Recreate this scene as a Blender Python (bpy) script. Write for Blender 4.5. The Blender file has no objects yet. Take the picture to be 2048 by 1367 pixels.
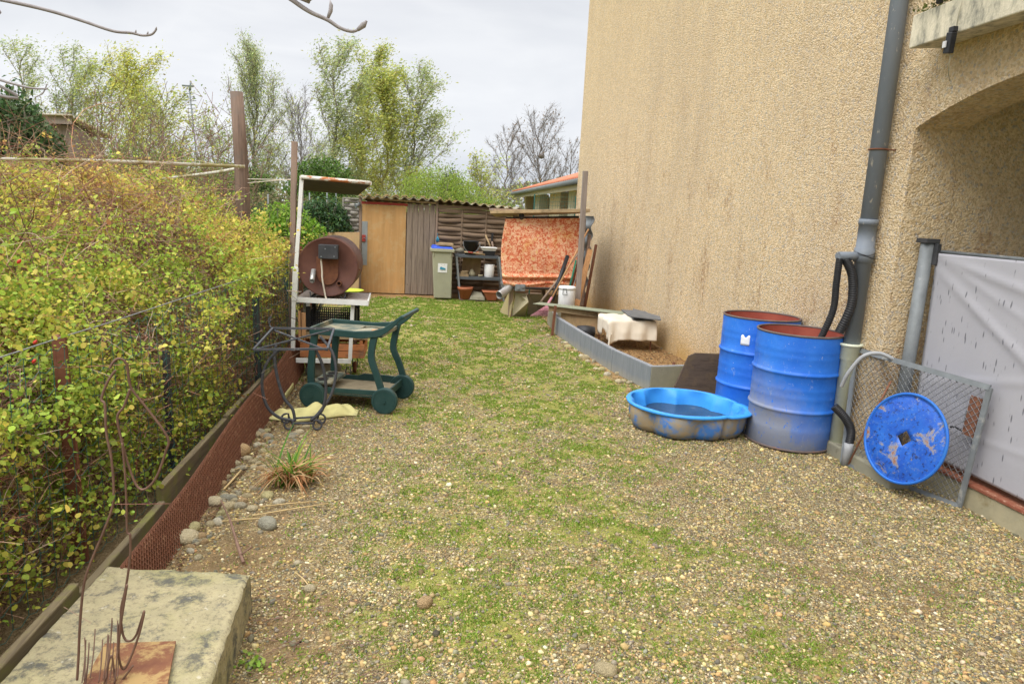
import bpy, math, random
import numpy as np
from math import sin, cos, pi, radians, sqrt, exp, tan, atan2
from mathutils import Matrix, Vector
random.seed(7)
rng = np.random.RandomState(11)
S = bpy.context.scene
COL = S.collection

# ------------------------------------------------------------------ camera
F = 1400.; TH = radians(10.24); RO = radians(3.0); PS = radians(7.9); H = 1.6
fw = Vector((sin(PS)*cos(TH), cos(PS)*cos(TH), -sin(TH)))
r0 = Vector((cos(PS), -sin(PS), 0)); u0 = r0.cross(fw)
RT = cos(RO)*r0 + sin(RO)*u0; UP = cos(RO)*u0 - sin(RO)*r0
cd = bpy.data.cameras.new('camera'); cam = bpy.data.objects.new('camera', cd); COL.objects.link(cam)
m = Matrix((RT, UP, -fw)).transposed().to_4x4(); m.translation = (0, 0, H); cam.matrix_world = m
cd.sensor_width = 36; cd.lens = F/2048*36; cd.clip_end = 2000; cd.clip_start = .05
S.camera = cam

def ray(x, y): return fw + (x-1024)/F*RT + (683.5-y)/F*UP
def G(x, y, z=0.):
    d = ray(x, y); t = (z-H)/d.z; return Vector((t*d.x, t*d.y, z))
def AY(x, y, Y):
    d = ray(x, y); t = Y/d.y; return Vector((t*d.x, Y, H+t*d.z))
def AX(x, y, X):
    d = ray(x, y); t = X/d.x; return Vector((X, t*d.y, H+t*d.z))

# ------------------------------------------------------------------ materials
class N:
    def __init__(s, name):
        s.m = bpy.data.materials.new(name); s.m.use_nodes = True
        s.t = s.m.node_tree; s.n = s.t.nodes; s.b = s.n['Principled BSDF']; s.out = s.n['Material Output']
        s.tc = s.n.new('ShaderNodeTexCoord')
    def L(s, a, b): s.t.links.new(a, b)
    def mp(s, sc=(1, 1, 1), src='Object'):
        n = s.n.new('ShaderNodeMapping'); n.inputs['Scale'].default_value = sc; s.L(s.tc.outputs[src], n.inputs[0]); return n.outputs[0]
    def noise(s, vec, sc, det=4, rough=.55, dist=0, out='Fac'):
        n = s.n.new('ShaderNodeTexNoise'); n.inputs['Scale'].default_value = sc; n.inputs['Detail'].default_value = det
        n.inputs['Roughness'].default_value = rough; n.inputs['Distortion'].default_value = dist
        if vec: s.L(vec, n.inputs['Vector'])
        return n.outputs[out]
    def vor(s, vec, sc, feat='F1', out='Distance', rnd=1):
        n = s.n.new('ShaderNodeTexVoronoi'); n.feature = feat; n.inputs['Scale'].default_value = sc; n.inputs['Randomness'].default_value = rnd
        s.L(vec, n.inputs['Vector']); return n.outputs[out]
    def ramp(s, f, stops, interp='LINEAR'):
        n = s.n.new('ShaderNodeValToRGB'); cr = n.color_ramp; cr.interpolation = interp
        while len(cr.elements) < len(stops): cr.elements.new(.5)
        for e, (p, c) in zip(cr.elements, stops):
            e.position = p; e.color = (c, c, c, 1) if isinstance(c, (int, float)) else (*c, 1)
        s.L(f, n.inputs[0]); return n.outputs[0]
    def mix(s, f, a, b, mode='MIX'):
        n = s.n.new('ShaderNodeMix'); n.data_type = 'RGBA'; n.blend_type = mode
        for v, i in ((f, 0), (a, 6), (b, 7)):
            if isinstance(v, (int, float)): n.inputs[i].default_value = v if i == 0 else (v, v, v, 1)
            elif isinstance(v, (tuple, list)): n.inputs[i].default_value = (*v, 1)
            else: s.L(v, n.inputs[i])
        return n.outputs[2]
    def math(s, op, a, b=0.):
        n = s.n.new('ShaderNodeMath'); n.operation = op
        for v, i in ((a, 0), (b, 1)):
            if isinstance(v, (int, float)): n.inputs[i].default_value = v
            else: s.L(v, n.inputs[i])
        return n.outputs[0]
    def sep(s, src='Object'):
        n = s.n.new('ShaderNodeSeparateXYZ'); s.L(s.tc.outputs[src], n.inputs[0]); return n.outputs
    def rng(s, v, a, b, c=0., d=1.):
        n = s.n.new('ShaderNodeMapRange'); s.L(v, n.inputs[0])
        for i, q in enumerate((a, b, c, d)): n.inputs[i+1].default_value = q
        return n.outputs[0]
    def attr(s, name):
        n = s.n.new('ShaderNodeAttribute'); n.attribute_name = name; return n.outputs
    def bump(s, h, d=.01, st=1.):
        n = s.n.new('ShaderNodeBump'); n.inputs['Distance'].default_value = d; n.inputs['Strength'].default_value = st
        s.L(h, n.inputs['Height']); s.L(n.outputs[0], s.b.inputs['Normal'])
    def col(s, c):
        if isinstance(c, tuple): s.b.inputs['Base Color'].default_value = (*c, 1)
        else: s.L(c, s.b.inputs['Base Color'])
    def rough(s, r): 
        if isinstance(r, float): s.b.inputs['Roughness'].default_value = r
        else: s.L(r, s.b.inputs['Roughness'])
    def spec(s, v): s.b.inputs['Specular IOR Level'].default_value = v

def simple(name, c1, c2=None, sc=12, rough=.8, bump=.002, stretch=(1, 1, 1), c3=None, t3=(.58, .68), sc3=None, metal=0., bsc=None, spec=.3):
    """noise between c1 and c2, with patches of c3"""
    k = N(name); v = k.mp(stretch)
    c2 = c2 or tuple(a*.75 for a in c1)
    n = k.noise(v, sc, 8, .62); c = k.ramp(n, [(.32, c1), (.68, c2)])
    if c3:
        n3 = k.noise(v, sc3 or sc*.6, 9, .7, .3); c = k.mix(k.ramp(n3, [(t3[0], 0.), (t3[1], 1.)]), c, c3)
    k.col(c); k.rough(rough); k.b.inputs['Metallic'].default_value = metal; k.spec(spec)
    if bump: k.bump(k.noise(v, bsc or sc*3, 6, .6), bump, 1.)
    return k.m

def leafmat(name, trans=.35, rough=.6):
    k = N(name); a = k.attr('Col')['Color']
    k.col(a); k.rough(rough); k.spec(.25)
    t = k.n.new('ShaderNodeBsdfTranslucent'); k.L(a, t.inputs[0])
    mx = k.n.new('ShaderNodeMixShader'); mx.inputs[0].default_value = trans
    k.L(k.b.outputs[0], mx.inputs[1]); k.L(t.outputs[0], mx.inputs[2]); k.L(mx.outputs[0], k.out.inputs[0])
    return k.m

def attrmat(name, rough=.85, bump=0, sc=60, var=.3):
    k = N(name); a = k.attr('Col')['Color']
    n = k.ramp(k.noise(k.mp(), sc, 4), [(.3, 1-var), (.7, 1.)])
    k.col(k.mix(1., a, n, 'MULTIPLY')); k.rough(rough); k.spec(.25)
    if bump: k.bump(k.noise(k.mp(), sc*1.5, 4), bump)
    return k.m

def wood(name, c1, c2, grain=(1, 1, .06), sc=40, dirt=None, rough=.85, bump=.003, gaps=None):
    k = N(name); v = k.mp(grain)
    n = k.noise(v, sc, 8, .65, .4); c = k.ramp(n, [(.3, c2), (.5, c1), (.72, tuple(a*1.2 for a in c1))])
    n2 = k.noise(k.mp(), 2.2, 4); c = k.mix(k.ramp(n2, [(.4, 0.), (.7, .5)]), c, c2)
    if dirt: c = k.mix(k.ramp(k.noise(k.mp(), 6, 8, .7), [(.5, 0.), (.66, .8)]), c, dirt)
    k.col(c); k.rough(rough); k.spec(.2); k.bump(n, bump)
    return k.m

M = {}
M['white_paint'] = simple('white_paint', (.78, .78, .76), (.66, .66, .62), 10, .55, .001, c3=(.30, .20, .12), t3=(.66, .74), sc3=22)
M['rusty_white'] = simple('rusty_white_paint', (.72, .70, .64), (.6, .57, .5), 9, .6, .002, c3=(.42, .13, .03), t3=(.47, .53), sc3=7, stretch=(1, 1, 2))
M['dark_under'] = simple('dark_underside', (.05, .045, .04), (.09, .075, .06), 8, .9, .001)  # near-black brown over the whole lower canopy panel
M['rust_drum'] = simple('rust_brown_steel', (.115, .050, .038), (.165, .072, .052), 6, .62, .0015, c3=(.09, .04, .035), t3=(.5, .7), sc3=3)
M['rust'] = simple('rusty_iron', (.25, .105, .06), (.16, .07, .042), 40, .85, .001, c3=(.32, .17, .10), t3=(.55, .65))
M['rust_dark'] = simple('dark_rusty_steel', (.12, .05, .03), (.2, .08, .04), 30, .85, .001)
M['rust_post'] = simple('brown_rusty_post', (.15, .055, .035), (.22, .09, .055), 18, .85, .001, c3=(.08, .045, .04))
M['black'] = simple('black_plastic', (.018, .019, .022), (.03, .03, .033), 20, .45, .0005)
M['charcoal'] = simple('charcoal_box', (.035, .038, .042), (.06, .06, .065), 14, .6, .001)
M['iron'] = simple('wrought_iron', (.05, .055, .065), (.085, .085, .095), 25, .6, .001, c3=(.28, .26, .24), t3=(.60, .7), sc3=30)
M['green_pl'] = simple('dark_green_plastic', (.016, .050, .048), (.028, .066, .062), 8, .45, .0004, c3=(.10, .13, .11), t3=(.60, .74), sc3=16)
M['green_dust'] = simple('dusty_green_plastic', (.15, .17, .14), (.05, .09, .08), 9, .8, .001, c3=(.3, .27, .19), t3=(.45, .6))
M['dust_tray'] = simple('dusty_tray', (.33, .28, .19), (.24, .2, .13), 14, .95, .002, c3=(.09, .12, .1), t3=(.6, .66))
M['white'] = simple('white_enamel', (.76, .77, .79), (.68, .69, .71), 6, .45, .0005)
M['cloth_cream'] = simple('cream_cloth', (.72, .66, .56), (.62, .55, .44), 5, .95, .001, c3=(.5, .45, .3), t3=(.62, .75))
M['cloth_yellow'] = simple('yellow_cloth', (.62, .57, .26), (.5, .46, .2), 8, .95, .002, c3=(.3, .27, .14), t3=(.56, .7))
M['slate'] = simple('slate_sheet', (.10, .105, .11), (.16, .16, .16), 7, .75, .002)
M['galv'] = simple('galvanised_metal', (.24, .26, .27), (.17, .185, .195), 10, .6, .001, metal=.15, c3=(.45, .44, .4))
M['alu'] = simple('aluminium_duct', (.5, .5, .49), (.38, .38, .37), 12, .45, .001, metal=.6)
M['terracotta'] = simple('terracotta', (.40, .13, .06), (.46, .17, .09), 9, .85, .001)
M['concrete'] = simple('mossy_concrete', (.42, .37, .24), (.33, .30, .20), 9, .95, .003, c3=(.25, .2, .1), t3=(.55, .7))
M['concrete_y'] = simple('ochre_concrete', (.45, .36, .17), (.40, .35, .22), 5, .95, .003, c3=(.42, .26, .08), t3=(.52, .7))
M['concrete_g'] = simple('grey_green_concrete', (.32, .30, .22), (.26, .25, .19), 9, .95, .004, c3=(.18, .16, .11))
M['wire_g'] = simple('green_wire', (.03, .11, .09), (.045, .15, .12), 30, .5, 0)
M['wire_gr'] = simple('grey_wire', (.3, .31, .32), (.2, .21, .22), 30, .5, 0, metal=.5)
M['pipe_grey'] = simple('grey_drainpipe', (.16, .185, .22), (.20, .225, .26), 5, .55, .0006, c3=(.5, .47, .42), t3=(.62, .65), sc3=26, stretch=(1, 1, .35))
M["pipe_cream"] = simple("pale_green_pipe", (.72, .76, .61), (.63, .67, .53), 9, .6, .001, c3=(.3, .28, .18), t3=(.6, .75))
M['hose_grey'] = simple('grey_hose', (.3, .31, .33), (.36, .37, .38), 12, .5, 0)
M['tarp'] = None
M['white_pl'] = simple('white_plastic', (.75, .75, .75), (.68, .68, .68), 10, .45, 0)
M['blue_lid'] = simple('bright_blue_plastic', (.035, .10, .62), (.03, .085, .5), 6, .45, 0)
M['bin'] = simple('beige_bin_plastic', (.38, .38, .27), (.33, .33, .24), 5, .6, .0005, c3=(.3, .25, .13), t3=(.6, .75))
M['paper'] = simple('white_label', (.8, .8, .8), (.75, .76, .76), 10, .6, 0)
M['teal'] = simple('teal_print', (.03, .22, .36), (.04, .3, .42), 20, .6, 0)
M['shelf'] = simple('blue_grey_shelf', (.10, .115, .13), (.075, .085, .095), 10, .6, .001)
M['shelf_leg'] = simple('grey_shelf_leg', (.24, .26, .27), (.2, .215, .22), 10, .6, .001)
M['red'] = simple('faded_red_paint', (.38, .05, .04), (.3, .05, .04), 10, .7, .001)
M['lime'] = simple('lime_plastic', (.5, .62, .05), (.45, .56, .05), 10, .5, 0)
M['pink'] = simple('pink_plastic', (.50, .22, .27), (.42, .18, .22), 12, .6, 0)
M['green_handle'] = simple('green_handle', (.02, .2, .12), (.02, .15, .1), 12, .5, 0)
M['steelzinc'] = simple('zinc_plate', (.33, .35, .36), (.28, .3, .31), 12, .5, .0005, metal=.3)
M['glassboard'] = simple('greenish_board', (.27, .29, .21), (.22, .25, .18), 6, .6, .001)
M['wood_old'] = wood('weathered_post', (.21, .145, .11), (.10, .07, .055), (1, 1, .05), 45, (.15, .12, .10))
M['wood_grey'] = wood('grey_brown_post', (.31, .23, .18), (.21, .155, .125), (1, 1, .05), 45)
M['wood_grey2'] = wood('silver_post', (.29, .245, .215), (.19, .155, .14), (1, 1, .05), 45)
M['wood_beam'] = wood('pale_beam', (.42, .31, .18), (.3, .21, .12), (.06, 1, 1), 40, (.2, .15, .09))
M['wood_tan'] = wood('tan_handle', (.45, .25, .12), (.33, .17, .08), (1, 1, .08), 40)
M['wood_orange'] = wood('orange_crate_wood', (.50, .20, .08), (.38, .15, .07), (.08, 1, 1), 30, (.2, .12, .08))
M['wood_dark'] = wood('dark_board', (.09, .065, .05), (.04, .03, .024), (.15, 1, 1), 25, (.13, .09, .05))
M['edging'] = wood('mossy_timber_edging', (.25, .20, .12), (.15, .115, .075), (1, .06, 1), 40, (.26, .26, .07))
M['ply'] = wood('varnished_door', (.50, .29, .12), (.41, .235, .095), (1, 1, .07), 14, (.50, .35, .18), .6, .001)
M['ply2'] = wood('weathered_plywood', (.45, .32, .17), (.33, .22, .12), (1, 1, .5), 10, (.42, .24, .14), .8, .001)
M['tile_red'] = simple('red_clay_tiles', (.42, .12, .06), (.5, .2, .11), 6, .85, .002, c3=(.3, .09, .05))
M['gutter'] = simple('grey_gutter', (.13, .15, .155), (.17, .19, .19), 8, .6, 0)
M['fascia'] = simple('cream_fascia', (.48, .45, .34), (.43, .40, .3), 6, .8, 0)
M['render2'] = simple('beige_render', (.50, .42, .28), (.44, .37, .25), 5, .9, .003)
M['stone_pillar'] = simple('pale_block_pillar', (.5, .48, .38), (.42, .4, .3), 5, .9, .003)
M['dark_open'] = simple('dark_interior', (.06, .055, .05), (.04, .04, .035), 5, .9, 0)
M['step_tile'] = simple('red_floor_tiles', (.22, .06, .035), (.30, .13, .08), 20, .6, .002, c3=(.55, .36, .26), t3=(.58, .66), sc3=26)
M['balcony'] = None
M['lampglass'] = simple('lamp_glass', (.6, .6, .6), (.5, .5, .5), 5, .2, 0)
M['tape'] = simple('barrier_tape', (.42, .37, .16), (.5, .46, .32), 3, .6, 0, stretch=(3, 1, 1), c3=(.7, .68, .6), t3=(.48, .52), sc3=1.2)
M['bark'] = simple('tree_bark', (.26, .24, .18), (.17, .15, .12), 8, .95, .004)
M['bark_y'] = simple('willow_bark', (.30, .28, .09), (.2, .17, .07), 4, .95, .004)
M['bark_g'] = simple('grey_bark', (.20, .18, .17), (.14, .125, .12), 5, .95, .002)
M['twig_grey'] = simple('silver_twig_bark', (.33, .31, .32), (.24, .22, .22), 30, .8, .0006)
M['leaf'] = leafmat('leaves', .45); M['leafy_grass'] = leafmat('grass_blades', .3)
M['cane'] = attrmat('bramble_canes', .8, 0, 30); M['pebble'] = attrmat('gravel_pebbles', .8, .0008, 90, .35)
M['figure'] = simple('brown_rusty_rod', (.20, .12, .085), (.13, .075, .055), 20, .6, .0005, metal=.3)
M['straw'] = simple('dry_straw', (.58, .44, .22), (.5, .36, .18), 30, .9, 0)
M['stick'] = simple('dead_stick', (.17, .10, .07), (.24, .15, .11), 30, .9, .001)
M['shackwall'] = wood('old_shack_boards', (.2, .16, .13), (.12, .09, .08), (1, 1, .08), 12)
M['fibro'] = simple('fibre_cement_roof', (.34, .31, .24), (.24, .22, .17), 6, .95, .004, c3=(.25, .20, .08), t3=(.48, .60), sc3=3)
M['moss_y'] = simple('yellow_brown_moss', (.17, .14, .05), (.18, .10, .04), 9, 1., .01)

def m_planks():
    k = N('shed_planks'); v = k.mp((1, 1, .05)); n = k.noise(v, 45, 8, .65, .4)
    c = k.ramp(n, [(.3, (.13, .10, .085)), (.5, (.24, .19, .15)), (.75, (.32, .26, .21))])
    z = k.sep()[2]; n2 = k.noise(k.mp((1, 1, .3)), 7, 5)
    f = k.math('ADD', k.rng(z, 1.30, 1.62), k.math('MULTIPLY', n2, .9)); f = k.ramp(f, [(1.0, 0.), (1.4, .75)])
    c = k.mix(f, c, (.36, .14, .05))
    c = k.mix(k.ramp(k.vor(k.mp((1, 1, .7)), 7), [(.03, 1.), (.07, 0.)]), c, (.07, .05, .04))
    k.col(c); k.rough(.9); k.spec(.15); k.bump(n, .003); return k.m
M['planks'] = m_planks()
def m_slats(name, c1, c2):
    k = N(name); v = k.mp((.06, 1, 1)); n = k.noise(v, 45, 8, .65, .4)
    c = k.ramp(n, [(.3, c2), (.7, c1)]); c = k.mix(k.ramp(k.noise(k.mp((.5, 1, 4)), 4, 4), [(.4, 0.), (.65, .7)]), c, tuple(a*.55 for a in c1))
    k.col(c); k.rough(.9); k.spec(.15); k.bump(n, .003); return k.m
M['slats'] = m_slats('woven_panel_slats', (.32, .235, .165), (.2, .14, .10))
M['slats_g'] = m_slats('grey_woven_slats', (.42, .40, .36), (.27, .24, .21))

def m_render():
    k = N('pebbledash_render'); v = k.mp()
    big = k.noise(v, 1.1, 5, .6)
    grains = k.vor(v, 62, 'F1', 'Color'); gs = k.n.new('ShaderNodeSeparateColor'); k.L(grains, gs.inputs[0])
    d = k.vor(v, 75); d2 = k.vor(v, 34)
    fine = k.noise(v, 75, 5, .7)
    c = k.ramp(gs.outputs[0], [(0., (.55, .41, .235)), (.35, (.74, .56, .335)), (.7, (.84, .68, .445)), (.93, (.62, .54, .43)), (1., (.42, .38, .34))])
    c = k.mix(k.ramp(big, [(.35, 0.), (.7, .32)]), c, (.55, .44, .30))
    c = k.mix(k.ramp(k.noise(k.mp((1, 1, .16)), 2.4, 6, .6), [(.45, 0.), (.72, .3)]), c, (.50, .38, .26))
    c = k.mix(k.ramp(fine, [(.30, .75), (.44, 0.)]), c, (.30, .23, .15))
    # brown run-off stains and the ochre damp line at the foot of the wall
    st = k.noise(k.mp((1, 1, .45)), 3.1, 9, .75, .2)
    z = k.sep('Object')[2]
    sf = k.math('MULTIPLY', k.ramp(st, [(.52, 0.), (.64, .8)]), k.ramp(k.rng(z, 0, 4.), [(.2, 1.), (.5, .85), (.85, .15)]))
    sf = k.math('MULTIPLY', sf, k.ramp(k.noise(v, 30, 4), [(.4, 0.), (.6, 1.)]))
    c = k.mix(sf, c, (.36, .20, .10))
    ff = k.math('ADD', k.rng(z, .55, 0., 0, .5), k.math('MULTIPLY', k.noise(v, 1.6, 5, .6), .62))
    c = k.mix(k.ramp(ff, [(.46, 0.), (.85, .75)]), c, (.50, .29, .07))
    k.col(c); k.rough(.95); k.spec(.15)
    h = k.math('ADD', k.math('MULTIPLY', d, -1.1), k.math('ADD', k.math('MULTIPLY', d2, -.22), k.math('MULTIPLY', fine, 1.1)))
    k.bump(h, .0095, 1.)
    return k.m
M['render'] = m_render()

def m_balcony():
    k = N('stained_balcony_concrete'); v = k.mp((1, 1, .35)); n = k.noise(v, 9, 9, .75, .3)
    c = k.ramp(n, [(.4, (.66, .60, .46)), (.52, (.5, .46, .35)), (.62, (.26, .25, .2)), (.72, (.10, .10, .085))])
    k.col(c); k.rough(.9); k.bump(k.noise(k.mp(), 60, 5), .003); return k.m
M['balcony'] = m_balcony()

def m_drum(name, dusty):
    k = N(name); z = k.sep()[2]
    c = (.008, .085, .50)
    base = k.ramp(k.noise(k.mp(), 5, 5), [(.35, (.014, .135, .62)), (.7, (.035, .20, .72))])
    scr = k.ramp(k.noise(k.mp((1, 1, .5)), 28, 9, .8, 1.5), [(.60, 0.), (.64, .75)])
    base = k.mix(k.math('MULTIPLY', scr, k.ramp(k.noise(k.mp(), 3, 2), [(.4, .25), (.6, 1.)])), base, (.42, .48, .55))
    x = k.sep()
    if dusty:
        side = k.math('ADD', k.math('MULTIPLY', x[0], -.9), k.math('MULTIPLY', x[1], .1))
        f = k.math('ADD', k.rng(z, .72, .0, 0, .75), k.math('ADD', side, k.math('MULTIPLY', k.noise(k.mp((1, 1, .6)), 6, 8, .7), .55)))
        f = k.ramp(f, [(.60, 0.), (.90, .48), (1.25, .8)])
        chips = k.ramp(k.noise(k.mp((1, 1, .6)), 26, 6, .7, 1.), [(.60, 1.), (.64, 0.)])
        f = k.math('MULTIPLY', f, chips)
        base = k.mix(f, base, (.27, .27, .25))
    else:
        f = k.ramp(k.math('ADD', k.rng(z, .28, 0, 0, .6), k.math('MULTIPLY', k.noise(k.mp(), 8, 6), .5)), [(.7, 0.), (1.1, .5)])
        base = k.mix(f, base, (.2, .22, .24))
    base = k.mix(k.ramp(k.noise(k.mp(), 55, 3), [(.73, 0.), (.75, .8)]), base, (.7, .72, .75))
    k.col(base); k.rough(k.ramp(k.noise(k.mp(), 12, 6), [(.3, .38), (.7, .62)])); k.spec(.4)
    k.bump(k.noise(k.mp(), 6, 4), .006); return k.m
M['drum1'] = m_drum('dusty_blue_drum_paint', True); M['drum2'] = m_drum('blue_drum_paint', False)
M['drum_in'] = simple('red_oxide_interior', (.26, .05, .035), (.34, .085, .055), 8, .75, .001, c3=(.35, .28, .25), t3=(.64, .72), sc3=14)
M['rim_rust'] = simple('scuffed_rim', (.16, .12, .10), (.10, .08, .08), 20, .6, .001, c3=(.3, .1, .04))
def m_lid():
    k = N('flaking_blue_lid'); v = k.mp((1, 1, 1))
    base = k.ramp(k.noise(v, 9, 6), [(.3, (.008, .07, .42)), (.7, (.02, .14, .58))])
    base = k.mix(k.ramp(k.noise(k.mp((1, 1, .4)), 42, 5, .6), [(.56, 0.), (.64, .5)]), base, (.10, .2, .42))
    base = k.mix(k.ramp(k.noise(k.mp((1, 1, .45)), 30, 6, .7, .4), [(.555, 0.), (.60, .9)]), base, (.012, .03, .13))
    n = k.noise(v, 5.2, 9, .75, .5)
    base = k.mix(k.ramp(n, [(.545, 0.), (.585, .85)]), base, (.30, .28, .25))
    base = k.mix(k.ramp(n, [(.60, 0.), (.625, 1.)]), base, (.30, .12, .06))
    k.col(base); k.rough(.5); k.bump(k.noise(v, 30, 6), .0025); return k.m
M['lid'] = m_lid()
def m_pool_out():
    k = N('mud_stained_blue_plastic'); n = k.noise(k.mp(), 9, 7, .65, .3)
    c = k.ramp(n, [(.38, (.34, .26, .16)), (.50, (.24, .24, .24)), (.60, (.05, .19, .55))])
    k.col(c); k.rough(.6); k.bump(k.noise(k.mp(), 30, 4), .001); return k.m
M['pool_out'] = m_pool_out()
M['pool'] = simple('light_blue_plastic', (.04, .28, .78), (.055, .34, .82), 7, .45, .0004, c3=(.12, .35, .66), t3=(.6, .72))
def m_water():
    k = N('murky_pool_water'); c = k.ramp(k.noise(k.mp((1, 2, 1)), 7, 8, .7, .6), [(.35, (.018, .022, .024)), (.62, (.04, .045, .045)), (.70, (.25, .22, .15))])
    k.col(c); k.rough(.12); k.spec(.5); k.bump(k.noise(k.mp(), 20, 3), .001); return k.m
M['water'] = m_water()
def m_tarp():
    k = N('grey_sheet_with_dark_flecks'); v = k.mp((1, 1, .22))
    c = k.ramp(k.noise(k.mp(), 1.5, 4), [(.3, (.39, .385, .42)), (.7, (.43, .425, .46))])
    fl = k.math('MULTIPLY', k.ramp(k.vor(v, 38), [(.14, 1.), (.24, 0.)]), k.ramp(k.noise(k.mp((1, 1, .6)), 9, 3), [(.42, 0.), (.5, 1.)]))
    c = k.mix(fl, c, (.16, .16, .18)); k.col(c); k.rough(.5); k.spec(.3)
    k.bump(k.noise(k.mp(), 4, 4), .01, .5); return k.m
M['tarp'] = m_tarp()
def m_floral():
    k = N('red_orange_floral_fabric'); v = k.mp((1, .3, 1)); n = k.noise(v, 19, 3, .6, 1.6); n2 = k.noise(v, 3.0, 4, .6)
    c = k.ramp(n, [(.34, (.52, .10, .05)), (.45, (.66, .20, .10)), (.52, (.74, .37, .22)), (.6, (.80, .53, .37)), (.7, (.72, .43, .10))])
    c = k.mix(k.ramp(n2, [(.52, 0.), (.66, .55)]), c, k.ramp(n, [(.4, (.46, .07, .02)), (.55, (.66, .33, .06))]))
    k.col(c); k.rough(.85); k.spec(.15); k.bump(k.noise(v, 60, 3), .001); return k.m
M['floral'] = m_floral()
def m_slatecurb():
    k = N('blue_grey_kerb_stone'); v = k.mp((1, 1, .12)); n = k.noise(v, 30, 6, .6)
    z = k.sep()[2]; c = k.ramp(n, [(.3, (.16, .18, .205)), (.7, (.23, .25, .275))])
    f = k.ramp(k.math('ADD', k.rng(z, .16, 0, 0, .6), k.math('MULTIPLY', k.noise(k.mp(), 7, 5), .5)), [(.5, 0.), (1., .8)])
    c = k.mix(f, c, (.36, .33, .24)); k.col(c); k.rough(.75); k.bump(k.noise(k.mp(), 70, 4), .001); return k.m
M['kerb'] = m_slatecurb()
M['kerb_top'] = simple('rough_kerb_top', (.30, .31, .33), (.19, .2, .22), 50, .9, .003)
def m_slab():
    k = N('lichened_limestone'); v = k.mp()
    c = k.ramp(k.noise(v, 7, 8, .65), [(.3, (.36, .32, .20)), (.7, (.50, .43, .26))])
    c = k.mix(k.ramp(k.noise(v, 4, 6, .6), [(.5, 0.), (.68, .75)]), c, (.30, .29, .12))
    c = k.mix(k.ramp(k.noise(v, 8, 10, .8, .2), [(.50, 0.), (.60, .9)]), c, (.10, .10, .10))
    c = k.mix(k.ramp(k.noise(v, 60, 6, .8), [(.52, 0.), (.62, .6)]), c, (.16, .14, .09))
    c = k.mix(k.ramp(k.noise(v, 25, 6, .7), [(.62, 0.), (.68, .7)]), c, (.60, .56, .46))
    k.col(c); k.rough(.95); k.spec(.15); k.bump(k.noise(v, 35, 9, .7), .012); return k.m
M['slab'] = m_slab()
M['rustplate'] = simple('rusty_plate', (.15, .055, .035), (.24, .11, .05), 14, .8, .003, c3=(.36, .24, .10), t3=(.48, .56), sc3=9)

def m_ground():
    k = N('gravel_moss_ground'); v = k.mp(); at = k.attr('gm')
    sp = k.n.new('ShaderNodeSeparateColor'); k.L(at['Color'], sp.inputs[0]); green, soil, warm = sp.outputs[:3]
    vd = k.n.new('ShaderNodeVectorMath'); vd.operation = 'ADD'
    k.L(v, vd.inputs[0]); nz = k.noise(v, 40, 2, .5, 0, 'Color'); sc = k.n.new('ShaderNodeVectorMath'); sc.operation = 'SCALE'
    k.L(nz, sc.inputs[0]); sc.inputs['Scale'].default_value = .012; k.L(sc.outputs[0], vd.inputs[1]); vv = vd.outputs[0]
    def stones(scale):
        cc = k.vor(vv, scale, 'F1', 'Color'); s2 = k.n.new('ShaderNodeSeparateColor'); k.L(cc, s2.inputs[0])
        c = k.ramp(s2.outputs[0], [(0., (.17, .125, .065)), (.25, (.34, .255, .125)), (.45, (.45, .355, .19)), (.62, (.27, .215, .12)), (.78, (.17, .155, .115)), (.88, (.54, .45, .27)), (1., (.68, .61, .45))])
        return c, k.vor(vv, scale)
    c1, d1 = stones(72); c2, d2 = stones(140)
    pick = k.ramp(k.noise(v, 9, 5), [(.48, 0.), (.52, 1.)])
    c = k.mix(pick, c1, c2); d = k.mix(pick, d1, d2)
    gap = k.ramp(d, [(.42, 0.), (.75, 1.)])
    c = k.mix(k.math('MULTIPLY', gap, .9), c, (.11, .08, .042))
    soilc = k.ramp(k.noise(v, 60, 8, .7), [(.3, (.13, .09, .045)), (.7, (.30, .22, .12))])
    warmc = k.ramp(k.noise(v, 60, 8, .7), [(.3, (.30, .17, .07)), (.7, (.44, .28, .13))])
    soilc = k.mix(warm, soilc, warmc)
    sn = k.noise(v, 22, 8, .75); f = k.ramp(k.math('ADD', soil, k.math('MULTIPLY', k.math('SUBTRACT', sn, .5), 1.5)), [(.42, 0.), (.60, 1.)])
    c = k.mix(f, c, soilc)
    gn = k.noise(v, 34, 9, .8); gf = k.ramp(k.math('ADD', green, k.math('MULTIPLY', k.math('SUBTRACT', gn, .5), 1.9)), [(.45, 0.), (.68, 1.)])
    gc = k.ramp(k.noise(v, 90, 5, .7), [(.3, (.16, .18, .035)), (.6, (.29, .30, .06)), (.8, (.40, .38, .11))])
    gc = k.mix(warm, gc, (.36, .33, .10))
    c = k.mix(k.math('MULTIPLY', gf, .9), c, gc)
    k.col(c); k.rough(.95); k.spec(.15)
    h = k.math('ADD', k.math('MULTIPLY', d, -1.), k.math('MULTIPLY', k.noise(v, 120, 4, .7), .5))
    k.bump(h, .012, .9); return k.m
M['ground'] = m_ground()

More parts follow.
